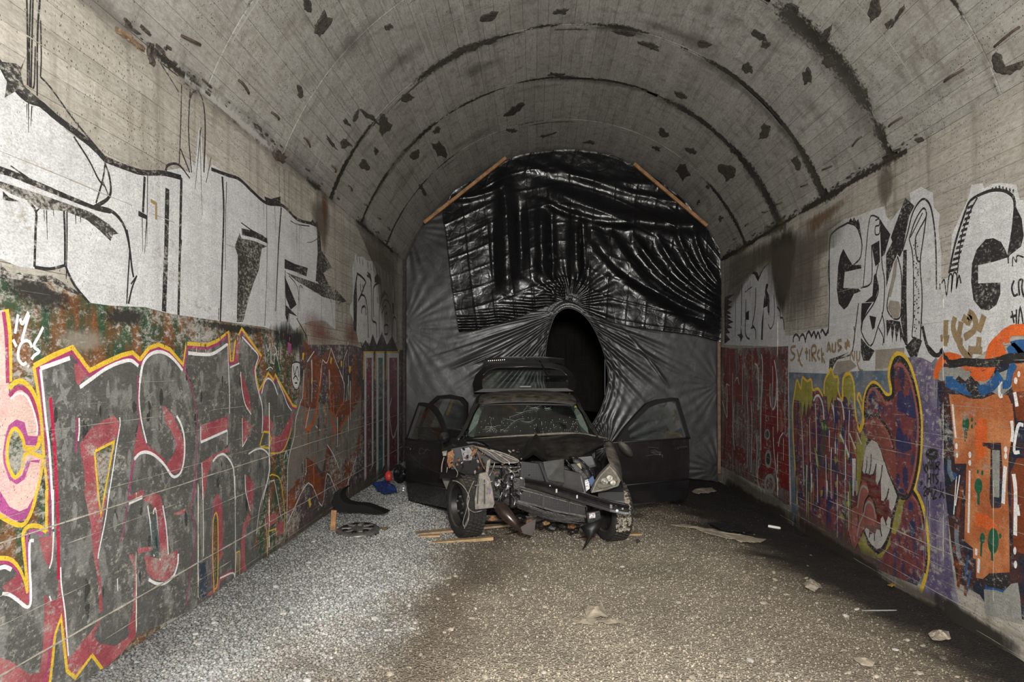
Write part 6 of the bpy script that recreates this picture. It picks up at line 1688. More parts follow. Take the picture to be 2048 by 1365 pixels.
# =================================================================== the wrecked car
DUST = (.23, .205, .165)
M_BODY = plain('black_car_paint', (.0085, .0085, .0095), .22, var=.3, scale=5, dust=DUST, dust_amt=.35, coat=.35)
M_HOOD = plain('buckled_black_paint', (.0080, .0078, .0078), .30, var=.4, scale=8, dust=DUST, dust_amt=.16, bump=.06, bscale=25, spec=.3)
M_ROOF = plain('dusty_black_paint', (.012, .011, .010), .45, var=.4, scale=8, dust=(.20, .175, .14), dust_amt=.75)
M_FENDER = plain('dust_caked_paint', (.03, .028, .025), .6, var=.5, scale=12, dust=(.24, .21, .17), dust_amt=.8)
M_TRIM = plain('black_rubber_trim', (.007, .007, .007), .5, var=.3)
M_TYRE = plain('tyre_rubber', (.017, .016, .015), .8, var=.4, scale=25, dust=(.17, .14, .105), dust_amt=.5, bump=.3, bscale=120)
M_MUD = plain('dried_mud', (.30, .265, .215), .95, var=.75, scale=38, bump=.7, bscale=70)
M_RIM = plain('black_steel_rim', (.022, .021, .02), .42, .4, var=.4, scale=20, dust=(.16, .13, .10), dust_amt=.3)
M_STEEL = plain('scratched_steel', (.33, .32, .30), .38, .8, var=.4, scale=30)
M_DARKMET = plain('oily_dark_metal', (.018, .017, .016), .35, .3, var=.6, scale=22, bump=.2)
M_GREYPLAST = plain('weathered_grey_plastic', (.20, .18, .155), .7, var=.5, scale=18, bump=.4, bscale=50)
M_FOIL = plain('torn_bright_foil', (.42, .39, .40), .35, .35, var=.6, scale=60, bump=.5)
M_BROWNMETAL = plain('brown_glossy_duct', (.035, .022, .018), .25, .2, var=.5, scale=16, coat=.3)
M_CARRUST = plain('orange_rust', (.21, .10, .045), .85, var=.6, scale=45, bump=.5)
M_SEAT = plain('dark_seat_cloth', (.016, .016, .017), .9, var=.3, scale=30)
M_CABLE = plain('grey_cable', (.19, .175, .15), .6, var=.4, scale=40)
M_CABLE2 = plain('black_cable', (.010, .010, .010), .4, var=.3)
M_AMBER = plain('amber_grime', (.26, .16, .06), .5, var=.6, scale=50)
M_PALEGREEN = plain('pale_green_trim_reflection', (.13, .165, .14), .7, var=.25, scale=20)
M_BLUE = plain('blue_plastic_cap', (.02, .06, .16), .4)


def grille_mat():
    m, t, b = new_mat('radiator_fins')
    p = t.pos()
    w = t.n('ShaderNodeTexWave', wave_type='BANDS', bands_direction='X', i_Vector=p)
    w.inputs['Scale'].default_value = 55; w.inputs['Distortion'].default_value = 1.2; w.inputs['Detail'].default_value = 2
    w2 = t.n('ShaderNodeTexWave', wave_type='BANDS', bands_direction='Z', i_Vector=p)
    w2.inputs['Scale'].default_value = 38; w2.inputs['Distortion'].default_value = .6
    k = t.math('MULTIPLY', t.ramp(w.outputs[1], .2, .8), t.ramp(w2.outputs[1], .1, .6))
    c = t.mix(k, (.006, .006, .006), (.10, .10, .102))
    c = t.mix(t.ramp(t.noise(p, 8, 5), .5, .75), c, (.05, .045, .04))
    t.put(b.inputs['Base Color'], c)
    b.inputs['Metallic'].default_value = .35
    b.inputs['Roughness'].default_value = .5
    t.put(b.inputs['Normal'], t.bump(k, .5, .004))
    return m


M_RAD = grille_mat()


def glass_mat(name, tint, gloss_rough=.04, grime=.12, grime_col=(.20, .21, .19), refl=.6):
    m, t, b = new_mat(name)
    tr = t.n('ShaderNodeBsdfTransparent', i_0=(*tint, 1))
    gl = t.n('ShaderNodeBsdfGlossy', i_0=(1, 1, 1, 1)); gl.inputs['Roughness'].default_value = gloss_rough
    fr = t.n('ShaderNodeFresnel'); fr.inputs[0].default_value = 1.5
    a = t.n('ShaderNodeMixShader', i_0=t.math('MULTIPLY', fr.outputs[0], refl), i_1=tr.outputs[0], i_2=gl.outputs[0])
    di = t.n('ShaderNodeBsdfDiffuse', i_0=(*grime_col, 1))
    p = t.pos()
    g = t.math('MULTIPLY', t.ramp(t.noise(p, 16, 8, .75), .42, .75), grime * 2)
    g = t.math('ADD', g, grime * .3)
    c = t.n('ShaderNodeMixShader', i_0=g, i_1=a.outputs[0], i_2=di.outputs[0])
    t.put(m.node_tree.nodes['Material Output'].inputs[0], c.outputs[0])
    return m


M_WSCREEN = glass_mat('dirty_windscreen_glass', (.55, .66, .59), .05, .045, (.10, .12, .10), .45)
M_GLASS = glass_mat('side_window_glass', (.62, .67, .64), .03, .035, (.12, .14, .12), .22)
M_LENS = glass_mat('scuffed_lamp_lens', (.85, .86, .82), .12, .16, (.30, .28, .24))
M_CRACK = plain('white_glass_crack', (.50, .56, .53), .3, var=.3)

CAR_BASE = Vector((-.06, 6.63, 0))
car = empty('wrecked_car', CAR_BASE)
tag(car, 'black estate car with its smashed front end, open doors and raised tailgate', 'car')


def cpart(o, label=None):
    o.parent = car
    o.matrix_parent_inverse = Matrix.Translation(-CAR_BASE)
    if label: o['label'] = label
    return o


def cxl(Y):
    return -.045 - .028 * (Y - 6.6)


def C(u, Y, z):
    return Vector((cxl(Y) + u, Y, z))


def PA(pts, Y):
    """pixel outline at depth Y, or (px, py, Y) triples"""
    return [at(p[0], p[1], p[2] if len(p) > 2 else Y) for p in pts]


# ---- roof
def roof_sec(Y, hw, zc, ze):
    out = []
    for k in range(13):
        t = -1 + 2 * k / 12
        z = ze + (zc - ze) * (1 - abs(t) ** 2.6)
        out.append(C(hw * t, Y, z))
    return out


mb = MB()
mb.sheet([roof_sec(8.10, .60, 1.262, 1.225), roof_sec(8.25, .605, 1.31, 1.262), roof_sec(8.6, .615, 1.362, 1.305), roof_sec(9.1, .61, 1.368, 1.31), roof_sec(9.5, .60, 1.355, 1.30), roof_sec(9.72, .59, 1.335, 1.285)])
roof = cpart(mb.build('roof', M_ROOF, smooth=True, solid=.02, sub=1), 'dusty black roof panel')
# gutters down both roof edges
for s in (-1, 1):
    rr_ = MB().tube([C(s * .60, 8.10, 1.222), C(s * .61, 8.3, 1.268), C(s * .62, 8.7, 1.30), C(s * .615, 9.2, 1.305), C(s * .60, 9.7, 1.285)], .018, 8)
    rr_.build('roof_rail', M_TRIM, roof, smooth=True)

# ---- body shell: sills, pillars, quarter panels, rear, floor
for s in (-1, 1):
    p = MB().loft([[C(s * u, Y, z) for u, z in sec] for Y, sec in (
        (7.18, [(.73, .93), (.79, .90), (.80, .86), (.74, .86)]),
        (7.40, [(.70, .97), (.755, .94), (.765, .90), (.71, .91)]),
        (7.80, [(.625, 1.155), (.675, 1.125), (.685, 1.085), (.635, 1.10)]),
        (8.13, [(.575, 1.262), (.615, 1.245), (.625, 1.21), (.58, 1.22)]))])
    cpart(p.build('windscreen_pillar', M_BODY, smooth=True, angle=.6, bevel=.006))
    li = MB().loft([[C(s * u, Y, z) for u, z in sec] for Y, sec in (
        (7.52, [(.60, .93), (.675, .95), (.675, .92), (.60, .90)]), (7.85, [(.555, 1.12), (.612, 1.14), (.612, 1.11), (.555, 1.09)]), (8.13, [(.52, 1.21), (.57, 1.22), (.57, 1.195), (.52, 1.185)]))])
    cpart(li.build('trim_reflection', M_PALEGREEN, smooth=False))  # pale strips painted as the trim's reflection along the glass edges
    b2 = MB().loft([[C(s * (w + du), Y + dy, z) for du, dy in ((-.03, -.05), (.03, -.05), (.03, .06), (-.03, .06))] for w, Y, z in ((.79, 8.50, .28), (.80, 8.52, .86), (.615, 8.72, 1.30))])
    cpart(b2.build('door_pillar', M_TRIM, bevel=.008))
    b3 = MB().loft([[C(s * (w + du), Y + dy, z) for du, dy in ((-.025, -.07), (.025, -.07), (.025, .10), (-.025, .10))] for w, Y, z in ((.79, 9.55, .80), (.70, 9.62, 1.05), (.595, 9.68, 1.30))])
    cpart(b3.build('rear_pillar', M_BODY, bevel=.008))
    sill = MB().box(C(s * .79, 8.35, .235), (.12, 2.3, .13)).build('sill', M_BODY, bevel=.02)
    cpart(sill)
    # rear quarter with wheel arch
    poly = [(9.05, .30), (9.05, .52)]
    for k in range(9):
        a = PI - PI * k / 8
        poly.append((9.36 + .36 * math.cos(a), .34 + .33 * math.sin(a)))
    poly = [(9.0, .88), (9.0, .30)] + poly[2:] + [(10.72, .34), (10.74, .60), (10.70, .86), (9.9, .91)]
    q = MB().slab([C(s * .83, y, z) for y, z in poly], (s * .035, 0, 0))
    cpart(q.build('quarter_panel', M_BODY, bevel=.01))
    lamp = MB().slab([C(s * .80, 10.55, .62), C(s * .80, 10.74, .62), C(s * .78, 10.72, .95), C(s * .78, 10.60, .98)], (s * .06, 0, 0))
    cpart(lamp.build('tail_lamp', plain('red_lamp_glass' + str(s), (.12, .008, .008), .2), bevel=.01))
cpart(MB().box(C(0, 10.74, .42), (1.62, .16, .32)).build('rear_bumper', M_BODY, bevel=.04))
cpart(MB().box(C(0, 9.0, .24), (1.52, 3.4, .06)).build('floor_pan', M_DARKMET))
cpart(MB().box(C(0, 7.36, .55), (1.44, .06, .70)).build('firewall', M_DARKMET, bevel=.01))
cpart(MB().sheet([[C(u, Y, z + .012 * (1 - abs(u) / .7)) for u in np.linspace(-.70, .70, 9)] for Y, z in ((7.30, .885), (7.40, .900), (7.46, .905))]).build('cowl_panel', M_TRIM, solid=.015))
dash = MB().loft([[C(u, Y, z) for Y, z in ((7.50, .60), (7.47, .88), (7.75, .935), (8.0, .90), (8.03, .72), (7.95, .55))] for u in (-.66, -.3, .3, .66)])
dash = cpart(dash.build('dashboard', M_TRIM, smooth=True, angle=.7, bevel=.02))
sw = MB().lathe([(.175 + .014 * math.cos(a), .014 * math.sin(a)) for a in np.linspace(0, 2 * PI, 9)[:-1]], 28, Matrix.Translation(C(.36, 8.18, .86)) @ Matrix.Rotation(1.15, 4, 'X'), closed=True)
sw = cpart(sw.build('steering_wheel', M_TRIM, smooth=True))
MB().beam(C(.20, 8.18, .86), C(.52, 8.18, .86), .04, .03).build('spoke', M_TRIM, sw)
MB().tube([C(.36, 8.17, .86), C(.36, 7.95, .78)], .03, 8).build('column', M_TRIM, sw)


def seat(u, Y, w, name='front_seat', hr=True):
    o = cpart(empty(name, (0, 0, 0)))
    o.matrix_parent_inverse = Matrix.Translation(-CAR_BASE)
    MB().box(C(u, Y, .46), (w, .50, .16)).build('cushion', M_SEAT, o, bevel=.04)
    MB().loft([[C(u + dx * k, Y + .22 + dy + lean, z) for dx, dy in ((-w / 2, -.06), (w / 2, -.06), (w / 2, .06), (-w / 2, .06))] for z, k, lean in ((.50, 1, 0), (.80, 1.0, .08), (1.04, .72, .15))]).build('backrest', M_SEAT, o, bevel=.04)
    if hr: MB().loft([[C(u + dx, Y + .39 + dy, z) for dx, dy in ((-.13, -.05), (.13, -.05), (.13, .05), (-.13, .05))] for z in (1.08, 1.21)]).build('headrest', M_SEAT, o, bevel=.035)
    return o


seat(-.34, 8.40, .48)
seat(.34, 8.40, .48)
seat(0, 9.25, 1.25, 'rear_seat', False)

# ---- windscreen
def ws(u, v):
    Y = 7.46 + (8.13 - 7.46) * v
    hw = .685 + (.575 - .685) * v
    bulge = .05 * (1 - u * u)
    return C(hw * u, Y - bulge, .915 + (1.225 - .915) * v + .015 * (1 - u * u))


g = MB().sheet([[ws(-1 + 2 * i / 16, j / 8) for i in range(17)] for j in range(9)])
wscreen = cpart(g.build('windscreen', M_WSCREEN, smooth=True), 'cracked and dirty windscreen')
fr_ = MB()
fr_.tube([ws(-1, j / 8) for j in range(9)] + [ws(-1 + 2 * i / 16, 1) for i in range(1, 17)] + [ws(1, 1 - j / 8) for j in range(1, 9)], .014, 6)
fr_.build('rubber_seal', M_TRIM, wscreen, smooth=True)
rnd = random.Random(4)


def ws_px(px, py):
    """point on the glass under a pixel (by search)"""
    best = None
    for i in range(61):
        for j in range(31):
            q = ws(-1 + 2 * i / 60, j / 30)
            x = PX + F * q.x / q.y; y = PY - F * (q.z - H) / q.y
            d = (x - px) ** 2 + (y - py) ** 2
            if best is None or d < best[0]: best = (d, q)
    return best[1] + Vector((0, -.012, .006))


def star(px, py, n, r, w=.0011):
    m = MB()
    for k in range(n):
        a = rnd.random() * 6.28; L = r * (.35 + .65 * rnd.random())
        pts = [ws_px(px, py)]
        x, y = px, py
        for q in range(3):
            a += rnd.uniform(-.25, .25)
            x += math.cos(a) * L / 3; y += math.sin(a) * L / 3 * .75
            if not (945 < x < 1172 and 812 < y < 868): break
            pts.append(ws_px(x, y))
        if len(pts) > 1: m.tube(pts, [w * (1 - .6 * i / len(pts)) for i in range(len(pts))], 4)
    return m.build('glass_crack', M_CRACK, wscreen)


for q in ((983, 856, 16, 22), (1068, 817, 12, 18), (1045, 826, 4, 30), (1092, 820, 5, 12), (1004, 862, 5, 12), (1030, 843, 3, 44), (1060, 846, 3, 34)): star(*q)
MB().sheet([[ws_px(1147, 817), ws_px(1154, 816)], [ws_px(1149, 812), ws_px(1155, 812)]]).build('sticker', plain('yellow_green_sticker', (.35, .36, .08), .6), wscreen)
mb = MB()
for (px, py) in [(rnd.uniform(955, 1165), rnd.uniform(835, 868)) for _ in range(90)]:
    q = ws_px(px, py); mb.box(q, (.004, .002, .004))
_crumbs = mb.build('glass_crumbs', M_CRACK, wscreen); _crumbs['kind'] = 'stuff'

# ---- bonnet: buckled upward, a sharp fold left of its middle
def hood():
    rear = [(928, 884, 7.30), (960, 881, 7.33), (1000, 878, 7.34), (1060, 874, 7.35), (1127, 870, 7.33), (1170, 872, 7.30), (1208, 879, 7.22)]
    lip = [(972, 890, 6.95), (992, 902, 6.78), (1022, 914, 6.62), (1061, 927, 6.48), (1098, 926, 6.50), (1150, 915, 6.60), (1207, 892, 6.85)]
    N, M = 57, 22
    R = np.array(catmull(rear, 12)); Lp = np.array(catmull(lip, 12))
    def rs(P, n):
        s = np.concatenate([[0], np.cumsum(np.hypot(np.diff(P[:, 0]), np.diff(P[:, 1])))]); s /= s[-1]
        u = np.linspace(0, 1, n)
        return np.stack([np.interp(u, s, P[:, k]) for k in range(3)], 1)
    A, B = rs(R, N), rs(Lp, N)
    grid = []
    for j in range(M):
        v = j / (M - 1)
        row = []
        for i in range(N):
            a = at(*A[i]); b = at(*B[i])
            q = a.lerp(b, v)
            px = A[i][0] * (1 - v) + B[i][0] * v
            q.z += .045 * math.sin(v * PI) * (1 - .3 * v)
            # the fold: a tent that grows toward the lip
            tx = 1075 - 8 * v
            d = px - tx
            h = max(0, 1 - abs(d) / (9 + 20 * v)) * .125 * math.sin(min(1, v * 1.25) * PI * .62)
            q.z += h * (1.0 if d > 0 else 1.0)
            q.y -= .10 * max(0, 1 - abs(d) / 30) * v
            q.z += .016 * (fbm(np.array([px * .02]), np.array([v * 3.0]), 3)[0] - .5) + .01 * math.sin(px * .05 + 4 * v)
            row.append(q)
        grid.append(row)
    m = MB().sheet(grid)
    # the folded lip below
    m.sheet([grid[-1], [q + Vector((0, .012, -.022)) for q in grid[-1]], [q + Vector((0, .06, -.03)) for q in grid[-1]]])
    return cpart(m.build('bonnet', M_HOOD, smooth=True, angle=.5, solid=.006), 'buckled black bonnet with a sharp fold')


bonnet = hood()
_re = [at(*q) for q in catmull([(945, 879, 7.36), (1000, 875, 7.38), (1060, 872, 7.39), (1127, 868, 7.37), (1170, 870, 7.34), (1215, 878, 7.24)], 6)]
cpart(MB().tube([q + Vector((0, 0, .004)) for q in _re], [.003 + .010 * math.sin(PI * min(1, i / (len(_re) - 1))) for i in range(len(_re))], 8).build('dusty_edge', plain('settled_dust', (.17, .15, .12), .9, var=.3, scale=30), smooth=True), 'dust settled along the rear edge of the bonnet')

# ---- right front wing (dusty) and what remains of the left one
inner = [(1209, 884, 7.15), (1211, 897, 6.8), (1213, 912, 6.5), (1221, 932, 6.2)]
outer = [(1222, 884, 7.15), (1231, 903, 6.8), (1240, 930, 6.45), (1244, 963, 6.15)]
low = [(1232, 925, 7.15), (1240, 940, 6.85), (1246, 952, 6.5), (1245, 975, 6.2)]
wing = MB().sheet([[at(*q) for q in catmull(inner, 5)], [at(*(np.array(a) * .5 + np.array(b) * .5 + np.array([2, -2, 0]))) for a, b in zip(catmull(inner, 5), catmull(outer, 5))],
                   [at(*q) for q in catmull(outer, 5)], [at(*q) for q in catmull(low, 5)]])
cpart(wing.build('front_wing', M_FENDER, smooth=True, solid=.008), 'dust-caked right front wing')
lw = MB().slab(PA([(880, 946), (905, 941), (907, 955), (897, 968), (893, 980), (887, 966)], 6.85), (.02, .10, 0))
cpart(lw.build('torn_wing_remnant', plain('grey_torn_panel', (.07, .065, .055), .55, var=.5, scale=20)), 'torn grey corner of the left wing')
lw2 = MB().sheet([[at(*q) for q in [(884, 884, 7.2), (905, 878, 7.2), (925, 880, 7.25)]], [at(*q) for q in [(884, 900, 7.0), (905, 890, 6.95), (940, 892, 7.0)]], [at(*q) for q in [(890, 925, 6.95), (915, 912, 6.9), (950, 903, 6.9)]]])
cpart(lw2.build('front_wing', M_DARKMET, solid=.01), 'crushed dark stump of the left front wing')

# ---- wheels
def wheel(center, nrm, R, W, name, mud=False, label=None):
    nrm = Vector(nrm).normalized()
    up = Vector((0, 0, 1))
    xa = up.cross(nrm).normalized(); ya = nrm.cross(xa)
    T = Matrix((( xa.x, ya.x, nrm.x, center[0]), (xa.y, ya.y, nrm.y, center[1]), (xa.z, ya.z, nrm.z, center[2]), (0, 0, 0, 1)))
    w = cpart(empty(name, (0, 0, 0)), label)
    h = W / 2
    ri = R * .66
    prof = [(ri, -h * .75), (ri + .012, -h * .95), (R - .055, -h * 1.04), (R - .018, -h * .92), (R - .004, -h * .72), (R, -h * .3), (R, h * .3), (R - .004, h * .72), (R - .018, h * .92), (R - .055, h * 1.04), (ri + .012, h * .95), (ri, h * .75)]
    m = MB().lathe(prof, 56, T)
    # tread blocks in four staggered rows
    for k in range(44):
        for row, zc in enumerate((-h * .62, -h * .21, h * .21, h * .62)):
            a = 2 * PI * (k + .5 * (row % 2)) / 44
            c = T @ Vector(((R + .002) * math.cos(a), (R + .002) * math.sin(a), zc))
            rot = T.to_3x3() @ Matrix.Rotation(a, 3, 'Z')
            m.box(c, (.012, 2 * PI * R / 44 * .72, h * .36), rot)
    m.build('tyre', M_TYRE, w, smooth=True, angle=.7, fix=False)
    rim = [(ri + .004, h * .78), (ri - .006, h * .80), (ri - .016, h * .62), (ri - .03, h * .30), (ri * .72, h * .22), (ri * .62, h * .42), (ri * .42, h * .46), (ri * .30, h * .40), (ri * .26, h * .52), (.001, h * .55)]
    ro = MB().lathe(rim, 40, T).build('rim', M_RIM, w, smooth=True, angle=.6)
    back = MB().lathe([(ri, -h * .8), (ri * .95, -h * .3), (.001, -h * .2)], 32, T).build('rim_back', M_RIM, w, smooth=True)
    for k in range(5):
        a = 2 * PI * k / 5 + .3
        c = T @ Vector((ri * .42 * math.cos(a), ri * .42 * math.sin(a), h * .50))
        MB().lathe([(.011, 0), (.011, .02), (.001, .022)], 6, Matrix.Translation(c) @ T.to_3x3().to_4x4()).build('wheel_nut', M_STEEL, ro)
    for k in range(10):
        a = 2 * PI * k / 10
        c = T @ Vector((ri * .80 * math.cos(a), ri * .80 * math.sin(a), h * .275))
        MB().lathe([(.016, 0), (.016, .004), (.001, .004)], 10, Matrix.Translation(c) @ T.to_3x3().to_4x4()).build('vent_hole', M_TRIM, ro)
    if mud:
        mm = MB(); r2 = random.Random(2)
        for k in range(420):
            a = r2.uniform(-.35, 1.25) ; zc = r2.uniform(-h * .85, h * .55)
            d = Vector((0, -1, 0)); a0 = math.atan2((T.to_3x3().transposed() @ d).y, (T.to_3x3().transposed() @ d).x)
            aa = a0 + r2.uniform(-.75, .55)
            c = T @ Vector(((R + .007) * math.cos(aa), (R + .007) * math.sin(aa), zc))
            s = .004 + .009 * r2.random()
            mm.box(c, (s * 1.3, s * 1.5, s), Matrix.Rotation(r2.random() * 3, 3, Vector((r2.random(), r2.random(), 1)).normalized()))
        o = mm.build('caked_mud', M_MUD, w, fix=False); o['kind'] = 'stuff'
    return w


RW = .297
wl = at(932, 1019, 6.56)
wheel((wl.x, wl.y, RW + .052), (-.88, -.46, .0), RW, .205, 'front_wheel', label='turned-out left front wheel with black steel rim')
wr = at(1222, 1019, 6.66)
wheel((wr.x, wr.y, RW - .012), (.93, .34, .02), RW, .205, 'front_wheel', True, 'right front wheel with mud-caked tread')
for s in (-1, 1):
    q = C(s * .75, 9.36, RW + (.03 if s < 0 else -.025))
    wheel((q.x, q.y, q.z), (s, 0, 0), RW, .19, 'rear_wheel')

# ---- doors
def door(hinge, ang, side, L, zb, zt, zbelt, droop, name, label, rear=False, mirror=False):
    """hinge: foot point (x, y); ang: how far it is swung out; side -1 left, 1 right"""
    hx, hy = hinge
    d = Vector((side * math.sin(ang), math.cos(ang), 0))
    n = Vector((side * math.cos(ang), -math.sin(ang), 0))      # outer face, toward the car's front and outside
    def P(s, z, t=0.0):
        # barrel curvature of the skin
        bow = -.05 * ((z - .62) / .5) ** 2
        if z > zbelt: bow = -.05 * ((zbelt - .62) / .5) ** 2 - (z - zbelt) * .33
        q = Vector((hx, hy, z - droop * s / L)) + d * s + n * (bow + t)
        return q
    o = cpart(empty(name, (0, 0, 0)), label)
    # lower skin
    m = MB()
    zs = [zb, zb + .04, zb + .2, zb + .3, zb + .45, zbelt - .06, zbelt]
    ss = [0, .02, L * .3, L * .6, L - .03, L]
    for t, flip in ((.03, 0), (-.05, 1)):
        m.sheet([[P(s, z + (.03 * (1 - s / L) if z == zb else 0), t - (.02 if s in (0, L) else 0)) for s in ss] for z in zs])
    for s in (0, L): m.sheet([[P(s, z, t) for t in (.01, -.07)] for z in zs])
    m.sheet([[P(s, zb, t) for t in (.03, -.05)] for s in ss])
    m.sheet([[P(s, zbelt, t) for t in (.03, -.05)] for s in ss])
    m.build('door_skin', M_BODY, o, smooth=True, angle=.5)
    # rubbing strip and crease
    MB().tube([P(s, zb + .235, .036) for s in (.03, L * .5, L - .03)], .011, 6).build('rubbing_strip', M_TRIM, o, smooth=True)
    MB().tube([P(s, zbelt + .005, .032) for s in (.0, L * .5, L)], .010, 6).build('belt_moulding', M_TRIM, o, smooth=True)
    # window frame
    if rear: fr = [(.02, zbelt), (.10, zt - .10), (.20, zt - .03), (.42, zt), (L - .22, zt - .02), (L - .08, zt - .14), (L - .02, zbelt)]
    else: fr = [(.03, zbelt), (.22, zbelt + .16), (.40, zbelt + .29), (.56, zt - .055), (.72, zt - .012), (L - .10, zt + .005), (L - .03, zt), (L + .0, zbelt + .2), (L + .015, zbelt)]
    fm = MB()
    secs = []
    for s, z in fr: secs.append((s, z))
    ins = []
    cxs = sum(q[0] for q in fr) / len(fr); czs = zbelt + (zt - zbelt) * .35
    for s, z in fr:
        v = Vector((cxs - s, 0, czs - z)); v.normalize(); ins.append((s + v.x * .05, max(zbelt, z + v.z * .05)))
    fm.sheet([[P(s, z, .02) for s, z in fr], [P(s, z, .02) for s, z in ins], [P(s, z, -.02) for s, z in ins], [P(s, z, -.02) for s, z in fr], [P(s, z, .02) for s, z in fr]])
    fm.build('window_frame', M_TRIM, o)
    g = MB(); poly = [P(s, z, .0) for s, z in ins]
    for t in tessellate_polygon([poly]): g.add([poly[i] for i in t], [(0, 1, 2)])
    g.build('window_pane', M_GLASS, o)
    # handle
    hs = L - .20
    hd = MB().loft([[P(hs + a, zbelt - .10 + b, t) for a, b, t in ((0, -.018, .03), (0, .018, .03), (0, .014, .055), (0, -.014, .055))], [P(hs + .14 + a, zbelt - .095 + b, t) for a, b, t in ((0, -.018, .03), (0, .018, .03), (0, .014, .055), (0, -.014, .055))]])
    hd.build('door_handle', M_BODY, o, bevel=.006)
    if not rear:
        # scrape marks
        r3 = random.Random(8 if side > 0 else 9)
        sm = MB()
        for k in range(7 if side > 0 else 3):
            s0 = L * r3.uniform(.35, .6); z0 = zbelt - r3.uniform(.05, .16)
            sm.tube([P(s0 + q * .05 * r3.uniform(.6, 1.4), z0 - q * r3.uniform(-.01, .014), .034) for q in range(4)], .0014, 4)
        sm.build('scrape_mark', M_STEEL, o)
        tri = MB().slab([P(.03, zbelt, .025), P(.24, zbelt, .025), P(.24, zbelt + .17, .015)], n * .012)
        tri.build('mirror_base', M_TRIM, o)
        MB().tube([P(-.005, z, .0) for z in (zb + .15, zb + .23)], .018, 6).build('hinge', M_DARKMET, o)
        MB().tube([P(-.005, z, .0) for z in (zbelt - .2, zbelt - .12)], .018, 6).build('hinge', M_DARKMET, o)
    return o, P


dr, PR = door((.80, 7.16), 1.07, 1, 1.06, .19, 1.325, .875, -.0, 'front_door', 'right front door swung wide open')
dl, PL = door((-.90, 7.15), .62, -1, 1.04, .16, 1.30, .875, .045, 'front_door', 'left front door swung half open')
dq, PQ = door((-.845, 8.55), 1.00, -1, .84, .26, 1.325, .885, .0, 'rear_door', 'left rear door standing open behind the front door', rear=True)
dz, PZ = door((.60, 8.60), .06, 1, .84, .26, 1.325, .885, .0, 'rear_door', 'closed right rear door', rear=True)


def mirror_shell(c, rx, rz, ry, tilt, parent, m):
    mb = MB()
    T = Matrix.Translation(c) @ Matrix.Rotation(tilt, 4, 'Y')
    mb.lathe([(.001, -1), (.5, -.86), (.85, -.45), (1, 0), (.97, .25), (.88, .30)], 24, T @ Matrix.Diagonal((rx, ry, rz, 1)) @ Matrix.Rotation(-PI / 2, 4, 'X'))
    o = mb.build('mirror', m, parent, smooth=True)
    gl = MB().lathe([(.001, .22), (.9, .26)], 24, T @ Matrix.Diagonal((rx, ry, rz, 1)) @ Matrix.Rotation(-PI / 2, 4, 'X')).build('mirror_glass', M_STEEL, o, smooth=True)
    return o


mirror_shell(at(1251, 899, 7.0), .105, .045, .07, .80, dr, M_FENDER)
MB().tube([at(1244, 880, 7.05), at(1240, 890, 7.03), at(1246, 896, 7.0)], .014, 6).build('mirror_cable', M_CABLE2, dr)
mirror_shell(at(889, 877, 7.1), .055, .065, .07, -.3, dl, M_BODY)

# ---- tailgate, raised
tg = cpart(empty('tailgate', (0, 0, 0)), 'raised tailgate with rear window')


def TG(pts, Y):
    return [at(p[0], p[1], p[2]) for p in pts]


out_ = [(948, 785, 9.70), (945, 768, 9.82), (951, 750, 9.95), (966, 735, 10.05), (990, 728, 10.12), (1050, 725, 10.15), (1105, 727, 10.12), (1130, 734, 10.05), (1146, 748, 9.95), (1153, 766, 9.82), (1148, 783, 9.70)]
in_ = [(966, 778, 9.70), (963, 764, 9.82), (967, 751, 9.95), (977, 741, 10.04), (994, 736, 10.1), (1050, 734, 10.12), (1100, 736, 10.1), (1122, 741, 10.04), (1134, 752, 9.95), (1138, 764, 9.82), (1134, 777, 9.70)]
fm = MB()
O_ = [at(*q) for q in out_]; I_ = [at(*q) for q in in_]
bk_ = Vector((0, .05, -.03))
fm.sheet([[*O_, O_[0]], [*I_, I_[0]], [q + bk_ for q in [*I_, I_[0]]], [q + bk_ for q in [*O_, O_[0]]], [*O_, O_[0]]])
fm.build('gate_frame', M_TRIM, tg, smooth=True, angle=.6)
gp = MB()
for t in tessellate_polygon([I_]): gp.add([I_[i] for i in t], [(0, 1, 2)])
gp.build('rear_window', M_GLASS, tg)
hl = [q + Vector((0, -.004, .004)) for q in I_[2:9]]
MB().tube(hl, .006, 6).build('window_seal', plain('glossy_seal', (.05, .05, .052), .15), tg, smooth=True)
lp = MB().loft([[at(x, y, Y) for x, y, Y in ((967, 732, 10.1), (966, 722, 10.35), (970, 718, 10.5), (975, 731, 10.5))],
                [at(x, y, Y) for x, y, Y in ((1010, 729, 10.12), (1010, 719, 10.4), (1012, 715, 10.55), (1012, 730, 10.5))],
                [at(x, y, Y) for x, y, Y in ((1085, 729, 10.12), (1085, 719, 10.4), (1086, 715, 10.55), (1086, 730, 10.5))],
                [at(x, y, Y) for x, y, Y in ((1128, 732, 10.1), (1130, 723, 10.35), (1128, 718, 10.5), (1122, 731, 10.5))]])
lp = lp.build('lower_panel', M_BODY, tg, smooth=True, angle=.5)
MB().tube([at(970, 718, 10.48), at(1012, 714.5, 10.53), at(1086, 714.5, 10.53), at(1128, 718, 10.48)], .008, 6).build('chrome_strip', plain('dull_chrome', (.10, .10, .10), .3, .7), tg, smooth=True)
MB().lathe([(.03, 0), (.03, .012), (.001, .014)], 16, Matrix.Translation(at(1047, 717, 10.40)) @ Matrix.Rotation(.9, 4, 'X')).build('badge', M_STEEL, lp)
rd_ = MB()
for k in range(9): rd_.box(at(977 + k * 4, 722 - k * .25, 10.32), (.012, .008, .012))
rd_.build('perforations', M_STEEL, lp)
MB().tube([at(1079, 722, 10.2), at(1090, 742, 10.02), at(1101, 770, 9.84)], .012, 6).build('wiper_arm', M_TRIM, tg)
